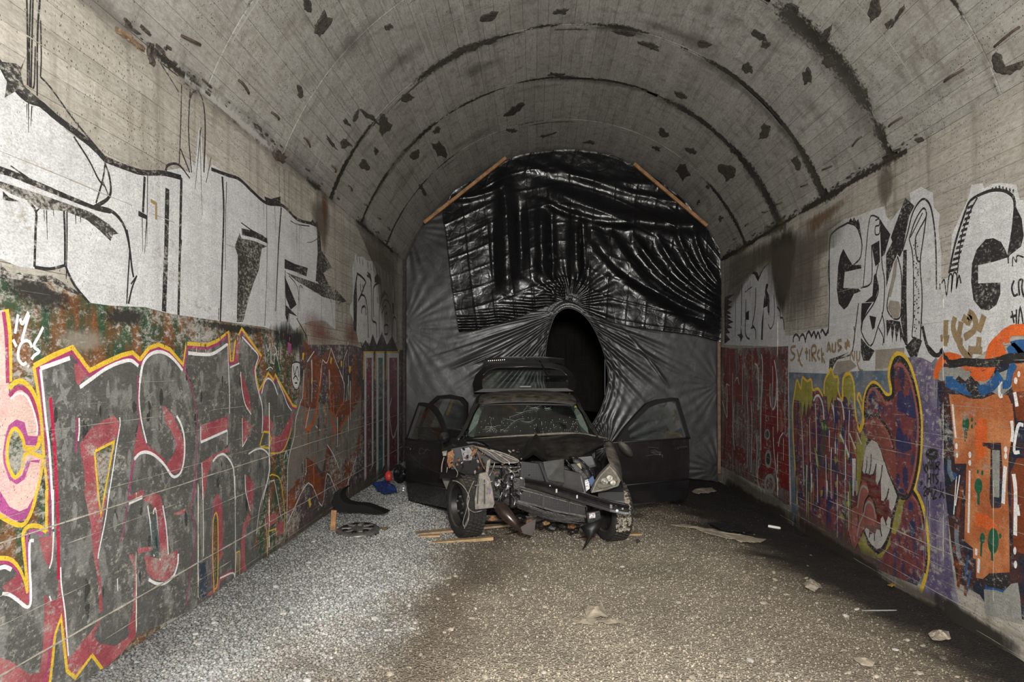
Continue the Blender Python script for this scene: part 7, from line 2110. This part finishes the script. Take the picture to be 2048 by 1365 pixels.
MB().tube([at(1092, 746, 9.98), at(1098, 758, 9.9), at(1102, 772, 9.82)], .009, 6).build('wiper_blade', M_TRIM, tg)
MB().box(at(1051, 774, 9.74), (.17, .03, .035)).build('brake_light', plain('grey_brake_lamp', (.06, .065, .06), .4), tg, bevel=.005)
for s in (-1, 1):
    MB().tube([C(s * .62, 9.75, 1.27), at(952 if s < 0 else 1147, 757, 9.92)], .012, 6).build('gas_strut', M_STEEL, tg)

# ---- engine bay, from the firewall forward
eb = cpart(MB().box(C(0, 6.95, .50), (1.0, .55, .42)).build('engine_block', M_DARKMET, bevel=.03))
for k, (u, Y, z, a, b, c) in enumerate([(-.25, 6.75, .73, .3, .3, .06), (.12, 6.8, .72, .25, .35, .08), (-.38, 6.62, .55, .22, .2, .3), (.05, 6.60, .42, .5, .12, .22), (-.1, 6.62, .66, .18, .12, .12)]):
    MB().box(C(u, Y, z), (a, b, c)).build('engine_cover', M_DARKMET, eb, bevel=.02)
for s in (-1, 1):
    cpart(MB().lathe([(.15, 0), (.15, .12), (.11, .16), (.05, .17), (.001, .17)], 20, Matrix.Translation(C(s * .56, 6.75, .60))).build('strut_tower', M_DARKMET, smooth=True, angle=.5))
    cpart(MB().beam(C(s * .48, 7.3, .45), C(s * .46, 6.35 if s > 0 else 6.55, .45), .09, .12).build('chassis_rail', M_DARKMET, bevel=.01))
    cpart(MB().sheet([[C(s * .62, 6.63 + .36 * math.cos(a), .32 + .36 * math.sin(a)), C(s * .86, 6.63 + .36 * math.cos(a), .32 + .36 * math.sin(a))] for a in np.linspace(.1, PI - (.1 if s > 0 else 1.0), 14)]).build('wheel_arch_liner', M_TRIM, solid=.01))
# subframe, sump and dangling lumps below
cpart(MB().beam(C(-.5, 6.62, .22), C(.5, 6.62, .20), .16, .07).build('subframe', M_DARKMET, bevel=.015))
rnd = random.Random(12)
for k, (px, py, r, m_) in enumerate([(1040, 1037, .06, M_DARKMET), (1060, 1043, .045, M_CARRUST), (1083, 1049, .05, M_DARKMET), (1092, 1047, .035, M_AMBER), (1105, 1053, .06, M_DARKMET), (1125, 1051, .05, M_DARKMET), (1143, 1053, .045, M_CARRUST), (1143, 1064, .035, M_DARKMET), (1152, 1060, .035, M_DARKMET), (1066, 1029, .05, M_GREYPLAST), (1020, 1034, .05, M_DARKMET), (1004, 1030, .06, M_DARKMET), (985, 1037, .05, M_CARRUST)]):
    me = chunk_mesh('underside_lump', rnd, 2, .8)
    o = cpart(link('underside_lump', me, m_))
    q = at(px, py, 6.45 + .12 * rnd.random()); o.location = q; o.scale = (r, r, r * .8)

# radiator pack
rp = [(1043, 924), (1092, 930), (1160, 948), (1166, 985), (1172, 1032), (1110, 1022), (1040, 1004), (1040, 960)]
rad = cpart(MB().slab(PA(rp, 6.22), (0, .06, 0)).build('radiator', M_RAD), 'grey finned radiator behind the bumper beam')
MB().tube(PA([(1036, 1003), (1070, 1011), (1110, 1023), (1172, 1034)], 6.18), .010, 6).build('lower_edge', M_STEEL, rad)
MB().tube(PA([(1040, 974), (1080, 984), (1130, 1000), (1172, 1012)], 6.20), .006, 6).build('upper_edge', M_STEEL, rad)
MB().beam(at(1089, 975, 6.17), at(1086, 1018, 6.17), .02, .012, (0, 1, 0)).build('rib', M_TRIM, rad)
MB().beam(at(1139, 995, 6.17), at(1138, 1026, 6.17), .012, .012, (0, 1, 0)).build('rib', M_TRIM, rad)
for k in range(7):
    x0 = 1042 + k * 19
    MB().tube(PA([(x0, 980 + k * 5), (x0 + 18, 985 + k * 5), (x0 + 17, 994 + k * 5)], 6.195), .004, 5).build('fin_strip', M_STEEL, rad)
cm = MB().loft([PA([(1030, 1006), (1034, 1001), (1040, 1012), (1034, 1018)], 6.12), PA([(1085, 1026), (1087, 1020), (1090, 1032), (1086, 1038)], 6.08), PA([(1130, 1036), (1132, 1030), (1134, 1043), (1130, 1048)], 6.06), PA([(1168, 1040), (1170, 1034), (1172, 1046), (1168, 1050)], 6.06)])
cm = cpart(cm.build('lower_crossmember', M_DARKMET, bevel=.008, smooth=False), 'bent black lower crossmember')
cpart(MB().slab(PA([(1172, 1026), (1200, 1022), (1204, 1042), (1176, 1050)], 6.05), (0, .1, 0)).build('end_bracket', M_DARKMET, bevel=.006))
cpart(MB().slab(PA([(1178, 1028), (1190, 1026), (1191, 1036), (1179, 1038)], 6.04), (0, .02, 0)).build('bright_plate', M_FOIL))

# bumper beam torn loose at the left, hanging to the right
bb = MB()
secs = []
for (px, y0, y1, Y) in [(1050, 957, 975, 6.08), (1090, 965, 985, 6.0), (1135, 977, 999, 5.92), (1180, 991, 1013, 5.85), (1220, 1003, 1025, 5.80), (1250, 1009, 1031, 5.77), (1259, 1012, 1030, 5.77)]:
    a, b = at(px, y0, Y), at(px, y1, Y)
    h = (a.z - b.z)
    secs.append([a + Vector((0, .05, 0)), a, a - Vector((0, -.006, h * .30)), a - Vector((0, -.03, h * .36)), a - Vector((0, -.03, h * .64)), a - Vector((0, -.006, h * .70)), b, b + Vector((0, .05, 0))])
bb.loft(secs, closed=True)
bumper = cpart(bb.build('bumper_beam', plain('black_gloss_steel', (.010, .010, .011), .2, .2, var=.4, scale=25, dust=(.16, .14, .12), dust_amt=.4), bevel=.004), 'black bumper beam hanging loose at an angle')
for (px, py, w, h) in [(1113, 982, 4, 8), (1154, 994, 4, 7), (1222, 1013, 5, 16), (1233, 1010, 5, 4), (1236, 1024, 6, 5), (1245, 1018, 4, 4), (1100, 972, 3, 3)]:
    q = at(px, py, 5.80 + (1240 - px) * .0013)
    MB().box(q, (w / 232, .02, h / 232)).build('bolt_plate', M_STEEL if h < 12 else plain('scuffed_strip', (.16, .15, .14), .4, .3), bumper, bevel=.002)
MB().lathe([(.010, 0), (.012, .006), (.004, .008), (.001, .008)], 12, Matrix.Translation(at(1234, 1022, 5.765)) @ Matrix.Rotation(PI / 2, 4, 'X')).build('bolt', plain('blue_white_paint_dot', (.45, .55, .60), .4), bumper)

# hanging slam panel plate
pl_ = MB().slab(PA([(1086, 924, 6.16), (1128, 918, 6.18), (1129, 966, 6.08), (1124, 971, 6.06), (1101, 973, 6.06), (1093, 960, 6.10)], 6.1), (0, .012, 0))
cpart(pl_.build('hanging_plate', plain('grimy_dark_plate', (.020, .0195, .017), .5, var=.6, scale=22), bevel=.003), 'grimy plate dangling under the bonnet')
cpart(MB().beam(at(1080, 926, 6.12), at(1098, 972, 6.02), .028, .012, (0, 1, 0)).build('latch_strap', M_TRIM, bevel=.004))
up = MB().slab(PA([(1041, 926), (1086, 929), (1096, 962), (1050, 952)], 6.26), (0, .02, 0))
cpart(up.build('air_intake_grille', M_DARKMET))

# battery corner on the right
bx = cpart(MB().slab(PA([(1143, 916), (1186, 912), (1194, 934), (1170, 940), (1146, 926)], 6.55), (0, .25, 0)).build('battery', plain('black_battery_case', (.03, .031, .034), .25, var=.4, scale=20), bevel=.01))
MB().slab(PA([(1148, 918), (1184, 914), (1189, 929), (1170, 934), (1150, 925)], 6.535), (0, .012, 0)).build('battery_lid', plain('grey_battery_lid', (.055, .057, .062), .3), bx)
cpart(MB().slab(PA([(1134, 930), (1152, 928), (1176, 955), (1168, 986), (1160, 984), (1156, 952)], 6.32), (0, .05, 0)).build('slam_panel', M_DARKMET, bevel=.004))
cpart(MB().tube(PA([(1162, 952, 6.28), (1166, 970, 6.28), (1170, 986, 6.28)], 6.28), .012, 6).build('bright_bracket', M_STEEL))
cpart(MB().slab(PA([(1148, 930), (1160, 927), (1164, 938), (1153, 940)], 6.45), (0, .03, 0)).build('label_tag', plain('cream_tag', (.30, .25, .16), .6), bevel=.002))
cpart(MB().slab(PA([(1176, 960), (1186, 952), (1190, 962), (1182, 975)], 6.2), (0, .03, 0)).build('blue_connector', M_BLUE, bevel=.003))
cpart(MB().slab(PA([(1169, 962), (1178, 958), (1180, 978), (1172, 984)], 6.22), (0, .02, 0)).build('bright_plate', M_FOIL, bevel=.003))

# right headlamp
hp_ = [(1182, 987, 6.06), (1190, 967, 6.08), (1200, 951, 6.12), (1221, 929, 6.22), (1233, 945, 6.20), (1242, 962, 6.18), (1237, 973, 6.10), (1212, 982, 6.04)]
hlamp = cpart(empty('headlamp', (0, 0, 0)), 'intact dusty headlamp')
MB().slab(PA(hp_, 6.1), (0, .11, 0)).build('lamp_housing', M_GREYPLAST, hlamp, bevel=.006)
ctr = at(1214, 961, 6.1)
lens = [at(1214 + (p[0] - 1214) * .80, 961 + (p[1] - 961) * .78, p[2] - .025) for p in hp_]
MB().slab(lens, (0, .02, 0)).build('lamp_lens', M_LENS, hlamp, bevel=.004)
for (px, py, r) in [(1209, 963, .034), (1219, 957, .030), (1226, 966, .026), (1199, 972, .022)]:
    MB().lathe([(r, -.004), (r * .95, .012), (r * .6, .028), (.001, .034)], 16, Matrix.Translation(at(px, py, 6.055)) @ Matrix.Rotation(-PI / 2, 4, 'X')).build('reflector', plain('reflector_%d' % px, (.42, .41, .38), .4, .8), hlamp, smooth=True)

# crushed left corner
def junk(name, pts, Y, th, m, label=None, bevel=.003):
    return cpart(MB().slab(PA(pts, Y), (0, th, 0)).build(name, m, bevel=bevel), label)


junk('inner_wing', [(902, 898), (945, 890), (1000, 905), (1045, 930), (1040, 985), (1000, 1000), (955, 990), (925, 962), (902, 950)], 6.60, .18, M_TRIM)
junk('rusty_bracket', [(895, 906), (906, 900), (908, 918), (904, 934), (898, 938), (894, 925)], 6.48, .04, M_CARRUST)
junk('grey_bracket', [(884, 904), (894, 902), (893, 912), (886, 913)], 6.48, .03, M_GREYPLAST)
junk('rusty_bracket', [(940, 912), (948, 900), (956, 896), (953, 906), (945, 913)], 6.45, .03, M_CARRUST)
junk('rusty_bracket', [(945, 893), (962, 895), (976, 899), (972, 902), (958, 899)], 6.5, .03, M_CARRUST)
junk('torn_lamp_shell', [(953, 896), (975, 899), (1003, 906), (1028, 914), (1038, 921), (1034, 926), (1010, 928), (990, 921), (972, 910)], 6.36, .03, plain('smoked_lamp_shell', (.055, .052, .048), .25, var=.7, scale=30), 'smashed left headlamp shell')
for pts in ([(954, 894), (978, 905), (996, 920), (1010, 928)], [(966, 897), (990, 906), (1012, 920), (1022, 927)], [(980, 900), (1008, 908), (1036, 921), (1030, 926), (1006, 926)], [(1000, 909), (1020, 917), (1034, 922)]):
    cpart(MB().tube([at(p[0], p[1], 6.33) for p in catmull(pts, 5)], .0075, 5).build('bright_strip', M_GREYPLAST, smooth=True))
junk('electronics_box', [(921, 898), (938, 895), (946, 905), (944, 922), (926, 922)], 6.5, .06, plain('scuffed_white_plastic', (.16, .155, .16), .4, var=.7, scale=40))
junk('black_panel', [(910, 926), (965, 918), (970, 946), (930, 950), (915, 944)], 6.46, .05, plain('wet_black_plastic', (.008, .008, .009), .15, var=.3))
junk('broken_bracket', [(958, 948), (974, 945), (980, 958), (985, 980), (990, 1016), (972, 1018), (950, 1020), (949, 1000), (953, 975)], 6.22, .05, M_GREYPLAST, 'broken grey-brown plastic bracket at the left corner', .006)
junk('bracket_stem', [(974, 922), (981, 918), (980, 930), (976, 948), (971, 946)], 6.24, .03, M_GREYPLAST)
for k, x in enumerate((957, 963, 969, 976)):
    cpart(MB().beam(at(x, 958 + k, 6.205), at(x - 2 + k, 1008, 6.205), .012, .012, (0, 1, 0)).build('bracket_rib', M_GREYPLAST if k % 2 else M_TRIM))
cpart(MB().beam(at(950, 972, 6.2), at(985, 963, 6.2), .008, .01, (0, 1, 0)).build('bracket_rib', M_GREYPLAST))
junk('bracket_tab', [(975, 978), (981, 978), (981, 988), (975, 988)], 6.2, .01, plain('violet_tape', (.13, .07, .20), .5))
rnd = random.Random(33)
for k in range(70):
    px = rnd.gauss(1014, 17); py = 967 + rnd.gauss(0, 13) + (px - 1016) * .1
    me = chunk_mesh('torn_scrap', rnd, 1, .6)
    o = cpart(link('torn_scrap', me, rnd.choice([M_FOIL, M_GREYPLAST, M_DARKMET, M_DARKMET, M_STEEL, M_TRIM])))
    s = rnd.uniform(.008, .030)
    o.location = at(px, py, 6.20 + .08 * rnd.random()); o.scale = (s, s * .5, s * rnd.uniform(.5, 1.2)); o.rotation_euler = (rnd.random() * 3, rnd.random() * 3, rnd.random() * 3)
for k in range(60):
    px = rnd.uniform(900, 1045); py = rnd.uniform(898, 950)
    me = chunk_mesh('torn_scrap', rnd, 1, .5)
    o = cpart(link('torn_scrap', me, rnd.choice([M_DARKMET, M_TRIM, M_GREYPLAST, M_STEEL, M_CARRUST, M_DARKMET])))
    s = rnd.uniform(.007, .026)
    o.location = at(px, py, 6.38 + .1 * rnd.random()); o.scale = (s, s * .5, s * rnd.uniform(.5, 1.5)); o.rotation_euler = (rnd.random() * 3, rnd.random() * 3, rnd.random() * 3)
junk('air_duct_mouth', [(1024, 955), (1050, 958), (1052, 985), (1040, 995), (1026, 985)], 6.24, .1, M_DARKMET, None, .01)
ct = MB().tube([at(996, 1012, 6.12), at(1003, 1018, 6.08), at(1016, 1033, 6.04), at(1030, 1048, 6.02), at(1044, 1063, 6.02)], [.052, .060, .054, .042, .018], 14)
cpart(ct.build('torn_duct', M_BROWNMETAL, smooth=True), 'brown glossy duct hanging out of the front')
junk('hanging_shard', [(1040, 1056), (1056, 1046), (1072, 1039), (1070, 1060), (1064, 1073), (1046, 1068)], 6.0, .012, plain('dark_brown_shard', (.04, .032, .028), .4, var=.4))
hs_ = MB()
gridp = [[(1160, 1054, 6.02), (1182, 1046, 5.98), (1208, 1036, 6.02)], [(1168, 1066, 6.0), (1184, 1060, 5.95), (1204, 1050, 6.0)], [(1174, 1076, 5.98), (1182, 1072, 5.94), (1194, 1064, 5.98)], [(1171, 1088, 5.97), (1175, 1085, 5.95), (1180, 1080, 5.97)], [(1165, 1100, 5.97), (1167, 1099, 5.96), (1169, 1097, 5.97)]]
hs_.sheet([[at(*q) for q in row] for row in gridp])
cpart(hs_.build('hanging_liner', M_TRIM, smooth=True, solid=.006), 'pointed black plastic liner dangling to the ground')

# wires
rnd = random.Random(17)
WIRES = [([(905, 962), (915, 964), (928, 975), (938, 995), (936, 1015), (948, 1025), (965, 1022)], M_CABLE, .005), ([(948, 962), (938, 985), (934, 1005), (938, 1030), (930, 1052), (929, 1058)], M_CABLE, .0045), ([(937, 1000), (933, 1020), (926, 1045), (930, 1055), (937, 1040), (938, 1022)], M_CABLE, .004),
         ([(888, 915), (884, 930), (883, 945)], M_CABLE, .006), ([(895, 935), (893, 946)], M_CABLE, .005), ([(1015, 938), (1030, 944), (1046, 935), (1046, 928), (1040, 925)], M_CABLE, .006), ([(1140, 915), (1160, 920), (1178, 938), (1186, 950)], M_CABLE2, .010), ([(1132, 920), (1150, 945), (1158, 965)], M_CABLE2, .009),
         ([(955, 905), (962, 925), (970, 940)], M_CARRUST, .005), ([(990, 925), (985, 940), (978, 955)], M_STEEL, .004), ([(1000, 935), (1020, 936), (1040, 934)], M_STEEL, .007), ([(1138, 952), (1152, 980)], M_CABLE2, .006), ([(905, 930), (915, 945), (913, 955)], M_CABLE, .004), ([(1010, 950), (1025, 945), (1030, 960), (1020, 975)], M_FOIL, .004), ([(996, 960), (1004, 985), (994, 1005)], M_STEEL, .004), ([(1005, 990), (1000, 1005), (1010, 1020)], M_CABLE2, .008), ([(1022, 988), (1030, 1000), (1028, 1012)], M_STEEL, .006)]
for pts, m_, r in WIRES:
    Y = 6.18 if pts[0][0] < 960 and pts[0][1] > 955 else 6.28
    if pts[0][1] > 955 and pts[0][0] < 950: Y = 6.16
    cpart(MB().tube([at(q[0], q[1], Y + .02 * math.sin(q[0] * .3)) for q in catmull(pts, 6)], r, 5).build('loose_wire', m_, smooth=True))

# =================================================================== things lying about
M_PAPER = plain('tan_packing_paper', (.33, .285, .215), .85, var=.2, scale=18)
M_PAPER2 = plain('dirty_cream_paper', (.31, .275, .225), .85, var=.35, scale=20)
M_CARD = plain('pale_cardboard', (.33, .285, .215), .85, var=.25, scale=16)
M_PINE = plain('fresh_pine_board', (.40, .27, .14), .7, var=.25, scale=12, bump=.15)
M_PINE2 = plain('dirty_pine_board', (.30, .22, .14), .8, var=.4, scale=14, bump=.15)


def gzz(x, y):
    return float(ground_height(np.array([x]), np.array([y]))[0])


def crumple(name, pts, lift, m, label, cat, seed, jag=1.2, th=.002, fold=1.0, group=None):
    """a torn, curled sheet lying on the ground; outline given as it lies in the picture"""
    r = random.Random(seed)
    P = []
    n = len(pts)
    for i in range(n):
        a, b = pts[i], pts[(i + 1) % n]
        k = max(2, int(math.hypot(b[0] - a[0], b[1] - a[1]) / 5))
        for j in range(k):
            t = j / k; q = jag if j else .3
            P.append(onG(a[0] + (b[0] - a[0]) * t + r.uniform(-q, q), a[1] + (b[1] - a[1]) * t + r.uniform(-q, q) * .5))
    c = sum(P, Vector()) / len(P)
    rings = [1.0, .8, .55, .3]
    vs = []; m_ = len(P)
    ph = r.random() * 6
    for rr in rings:
        for p in P:
            q = c + (p - c) * rr
            h = lift * (.25 * (1 - rr) + fold * .55 * abs(math.sin(q.x * 16 + q.y * 7 + ph)) * (1 - .6 * rr) + .5 * float(vnoise(q.x * 23 + seed, q.y * 23)))
            q = Vector((q.x, q.y, gzz(q.x, q.y) + .010 + max(0, h)))
            vs.append(q)
    vs.append(Vector((c.x, c.y, gzz(c.x, c.y) + .01 + lift * .35)))
    fs = []
    for k in range(len(rings) - 1):
        for i in range(m_):
            j = (i + 1) % m_
            fs.append((k * m_ + i, k * m_ + j, (k + 1) * m_ + j, (k + 1) * m_ + i))
    k = len(rings) - 1
    for i in range(m_): fs.append((k * m_ + i, k * m_ + (i + 1) % m_, len(vs) - 1))
    mb = MB(); mb.v = vs; mb.f = fs
    o = mb.build(name, m, solid=th)
    recenter(o)
    return tag(o, label, cat, group)


crumple('crumpled_paper', [(1170, 1232), (1176, 1222), (1190, 1217), (1203, 1214), (1212, 1228), (1216, 1241), (1196, 1244), (1172, 1242)], .05, M_PAPER, 'curled tan paper lying in the middle of the grit', 'paper', 1)
crumple('paper_strip', [(1143, 1244), (1160, 1242), (1180, 1244), (1196, 1241), (1186, 1256), (1168, 1252), (1150, 1249)], .02, M_PAPER, 'flat torn strip left of the curled tan paper', 'paper', 2)
crumple('paper_strip', [(1194, 1247), (1210, 1241), (1228, 1246), (1246, 1242), (1252, 1255), (1236, 1250), (1215, 1255)], .02, M_PAPER, 'narrow twisted strip right of the curled tan paper', 'paper', 3)
crumple('crumpled_paper', [(1605, 1172), (1620, 1164), (1640, 1172), (1644, 1182), (1628, 1187), (1610, 1180)], .05, M_PAPER2, 'small crumpled cream paper near the dark soil', 'paper', 4)
crumple('crumpled_paper', [(1856, 1274), (1875, 1266), (1898, 1272), (1902, 1286), (1880, 1290), (1864, 1286)], .04, plain('wet_packaging', (.36, .31, .25), .6, var=.6, scale=35), 'dirty crumpled wrapper at the foot of the right wall', 'wrapper', 5)
crumple('paper_sheet', [(1383, 986), (1400, 979), (1424, 978), (1433, 986), (1412, 991), (1392, 991)], .03, M_PAPER2, 'pale paper lying beyond the right car door', 'paper', 6)
crumple('cardboard_strip', [(1342, 1055), (1368, 1053), (1400, 1058), (1440, 1066), (1480, 1076), (1532, 1085), (1522, 1090), (1480, 1087), (1430, 1076), (1390, 1063)], .015, M_CARD, 'long torn pale cardboard strip on the right', 'cardboard', 7, th=.005)
crumple('plastic_scrap', [(1416, 1050), (1450, 1045), (1480, 1056), (1506, 1068), (1490, 1073), (1455, 1070), (1430, 1060)], .05, plain('black_plastic_scrap', (.012, .013, .015), .4), 'bent black plastic panel behind the cardboard strip', 'plastic', 8, th=.005)
crumple('stone_slab', [(1706, 1322), (1730, 1320), (1752, 1328), (1746, 1338), (1722, 1334)], .02, M_CARD, 'flat tan flake of stone near the bottom edge', 'stone', 9, th=.008)
crumple('yellow_scrap', [(1774, 1174), (1784, 1171), (1792, 1177), (1783, 1182)], .03, plain('yellow_plastic_bit', (.50, .33, .06), .6), 'tiny yellow scrap on the dark soil', 'scrap', 10)


def on_ground_tube(name, a, b, r, m, label, cat):
    p, q = onG(*a), onG(*b)
    p.z = gzz(p.x, p.y) + r + .006; q.z = gzz(q.x, q.y) + r + .006
    mid = (p + q) / 2
    mb = MB().tube([p, p.lerp(q, .12), p.lerp(q, .88), q], [r * .8, r, r, r * .7], 10)
    o = mb.build(name, m, smooth=True, angle=.6)
    recenter(o)
    return tag(o, label, cat)


on_ground_tube('white_tube', (1536, 1057), (1561, 1061), .016, plain('white_tube_plastic', (.62, .62, .60), .5), 'short white plastic tube on the dark soil', 'tube')
on_ground_tube('thin_rod', (1724, 1221), (1793, 1224), .005, plain('grey_rod', (.33, .33, .32), .4, .3), 'thin grey rod lying on the dark soil', 'rod')


def board(name, a, b, w, th, m, label, z=0.0, tilt=0.0):
    p, q = onG(*a), onG(*b)
    zz = max(gzz(p.x, p.y), gzz(q.x, q.y)) + th / 2 - .012 + z
    p.z = q.z = zz
    q.z += tilt
    o = MB().beam(p, q, w, th).build(name, m, bevel=.003)
    recenter(o)
    return tag(o, label, 'board')


board('pine_board', (832, 1068), (1018, 1060), .11, .022, M_PINE2, 'long dusty board running under the left front wheel')
board('pine_board', (862, 1086), (985, 1082), .07, .03, M_PINE, 'pale board in front of the left front wheel', -.012)
board('pine_board', (838, 1073), (880, 1074), .06, .02, M_PINE, 'short board end left of the left front wheel', .0)
board('pine_board', (1243, 1074), (1282, 1074), .07, .026, M_PINE, 'bright board end right of the right front wheel')
board('dark_board', (1010, 1072), (1040, 1066), .05, .02, plain('wet_wood', (.10, .06, .045), .7), 'dark wet board end under the front of the car')
board('dark_board', (1158, 1077), (1190, 1077), .06, .02, plain('reddish_wood', (.13, .06, .05), .7), 'reddish board end left of the right front wheel')

# wheel trim on the gravel
c = onG(716, 1066)
hc = empty('wheel_trim', (c.x, c.y, gzz(c.x, c.y)))
tag(hc, 'scuffed silver wheel trim lying face up on the gravel', 'hubcap')
M_TRIMSILVER = plain('scuffed_silver_plastic', (.13, .125, .12), .35, .4, var=.5, scale=25)
T = Matrix.Rotation(.10, 4, 'X')
o = MB().lathe([(.195, .004), (.20, .022), (.185, .034), (.15, .038), (.09, .044), (.05, .048), (.001, .049)], 36, T @ Matrix.Translation((0, 0, .012))).build('trim_disc', M_TRIMSILVER, hc, smooth=True)
for k in range(7):
    a = 2 * PI * k / 7 + .2
    MB().lathe([(.026, 0), (.024, .004), (.001, .005)], 12, T @ Matrix.Translation((.125 * math.cos(a), .125 * math.sin(a), .055)) @ Matrix.Diagonal((1, 1.3, 1, 1))).build('vent_slot', M_TRIM, hc)
    MB().box(T @ Vector((.10 * math.cos(a + .45), .10 * math.sin(a + .45), .056)), (.09, .035, .008), Matrix.Rotation(a + .45, 3, 'Z')).build('spoke', plain('bright_spoke_%d' % k, (.30, .29, .28), .3, .4), hc, bevel=.003)
for k in range(18):
    a = 2 * PI * k / 18
    MB().box(T @ Vector((.19 * math.cos(a), .19 * math.sin(a), .012)), (.012, .02, .028), Matrix.Rotation(a, 3, 'Z')).build('clip', M_TRIM, hc)

# curved black wing liner leaning by the left wall
lin = [(667, 1022), (666, 1008), (668, 998), (676, 992), (690, 986), (681, 996), (681, 1006), (688, 1015), (705, 1020), (730, 1022), (752, 1030), (771, 1038), (750, 1040), (720, 1037), (690, 1036), (675, 1033)]
YL = onG(690, 1044).y
mb = MB().slab([at(p[0], p[1], YL + (p[0] - 667) * .002) for p in catmull(lin, 4, True)], (.03, .10, .01))
o = mb.build('wing_liner', plain('matt_black_liner', (.006, .006, .006), .85, spec=.2), bevel=.004); recenter(o)
o.location.z = gzz(o.location.x, o.location.y) + .004 + .045
tag(o, 'curved black plastic wing liner standing on the gravel by the wall', 'car part')
q = onG(667, 1060)
st = MB().box((q.x, q.y, gzz(q.x, q.y) + .095), (.05, .022, .19), Matrix.Rotation(.06, 3, 'Y')).build('wooden_stake', M_BEAM, bevel=.003); recenter(st)
tag(st, 'short wooden stake propping up the black wing liner', 'stake')


# blue bag and the small rubbish round it
def lump(name, px, py, rx, ry, rz, m, label, cat, seed, sub=3, rough=.35):
    r = random.Random(seed)
    bm = bmesh.new(); bmesh.ops.create_icosphere(bm, subdivisions=sub, radius=1)
    for v in bm.verts:
        k = 1 + rough * (float(fbm(np.array([v.co.x * 2.2 + seed]), np.array([v.co.y * 2.2 + v.co.z * 3.1]), 3)[0]) - .5) * 2
        v.co = Vector((v.co.x * rx * k, v.co.y * ry * k, v.co.z * rz * k))
    zmin_ = min(v.co.z for v in bm.verts)
    for v in bm.verts: v.co.z -= zmin_
    me = bpy.data.meshes.new(name); bm.to_mesh(me); bm.free()
    q = onG(px, py)
    o = link(name, me, m, None, (q.x, q.y, gzz(q.x, q.y) - .002))
    return tag(o, label, cat)


crumple('blue_bag', [(744, 976), (756, 970), (775, 968), (790, 978), (794, 992), (784, 995), (770, 998), (756, 990)], .10, plain('blue_plastic_bag', (.012, .045, .19), .35, var=.4, scale=15), 'crumpled blue plastic bag by the left wall', 'bag', 21, fold=.6)
b = lump('red_can', 777, 975, .05, .04, .07, plain('red_tin', (.42, .03, .025), .35), 'small red tin on top of the blue bag', 'can', 22, 2, .15)
b.location.z += .085
lump('crumpled_foil', 808, 986, .07, .05, .05, plain('crinkled_foil', (.33, .33, .33), .25, .5, var=.6, scale=60), 'crumpled silver foil beside the blue bag', 'foil', 23)
lump('black_bag', 800, 966, .10, .12, .12, plain('black_bin_bag', (.010, .010, .011), .25, var=.3), 'small black bag of rubbish behind the blue bag', 'bag', 24)
lump('plastic_bag', 1385, 948, .24, .09, .11, plain('clear_white_film', (.20, .20, .20), .2, var=.6, scale=25, bump=.5, bscale=30), 'crinkled translucent plastic bag against the sheet', 'bag', 25, 4, .5)
crumple('leaf_litter', [(757, 1058), (768, 1056), (778, 1060), (770, 1064)], .02, plain('brown_leaf', (.22, .15, .07), .8), 'small brown leaf beside the wheel trim', 'leaf', 26)
lump('dirt_clod', 1276, 1090, .02, .02, .02, soot, 'small dark clod in front of the right front wheel', 'clod', 27, 2)
crumple('rag', [(1262, 1037), (1280, 1033), (1290, 1037), (1275, 1041)], .02, plain('brown_rag', (.09, .07, .05), .9), 'small brown rag on the grit right of the bumper beam', 'rag', 28)
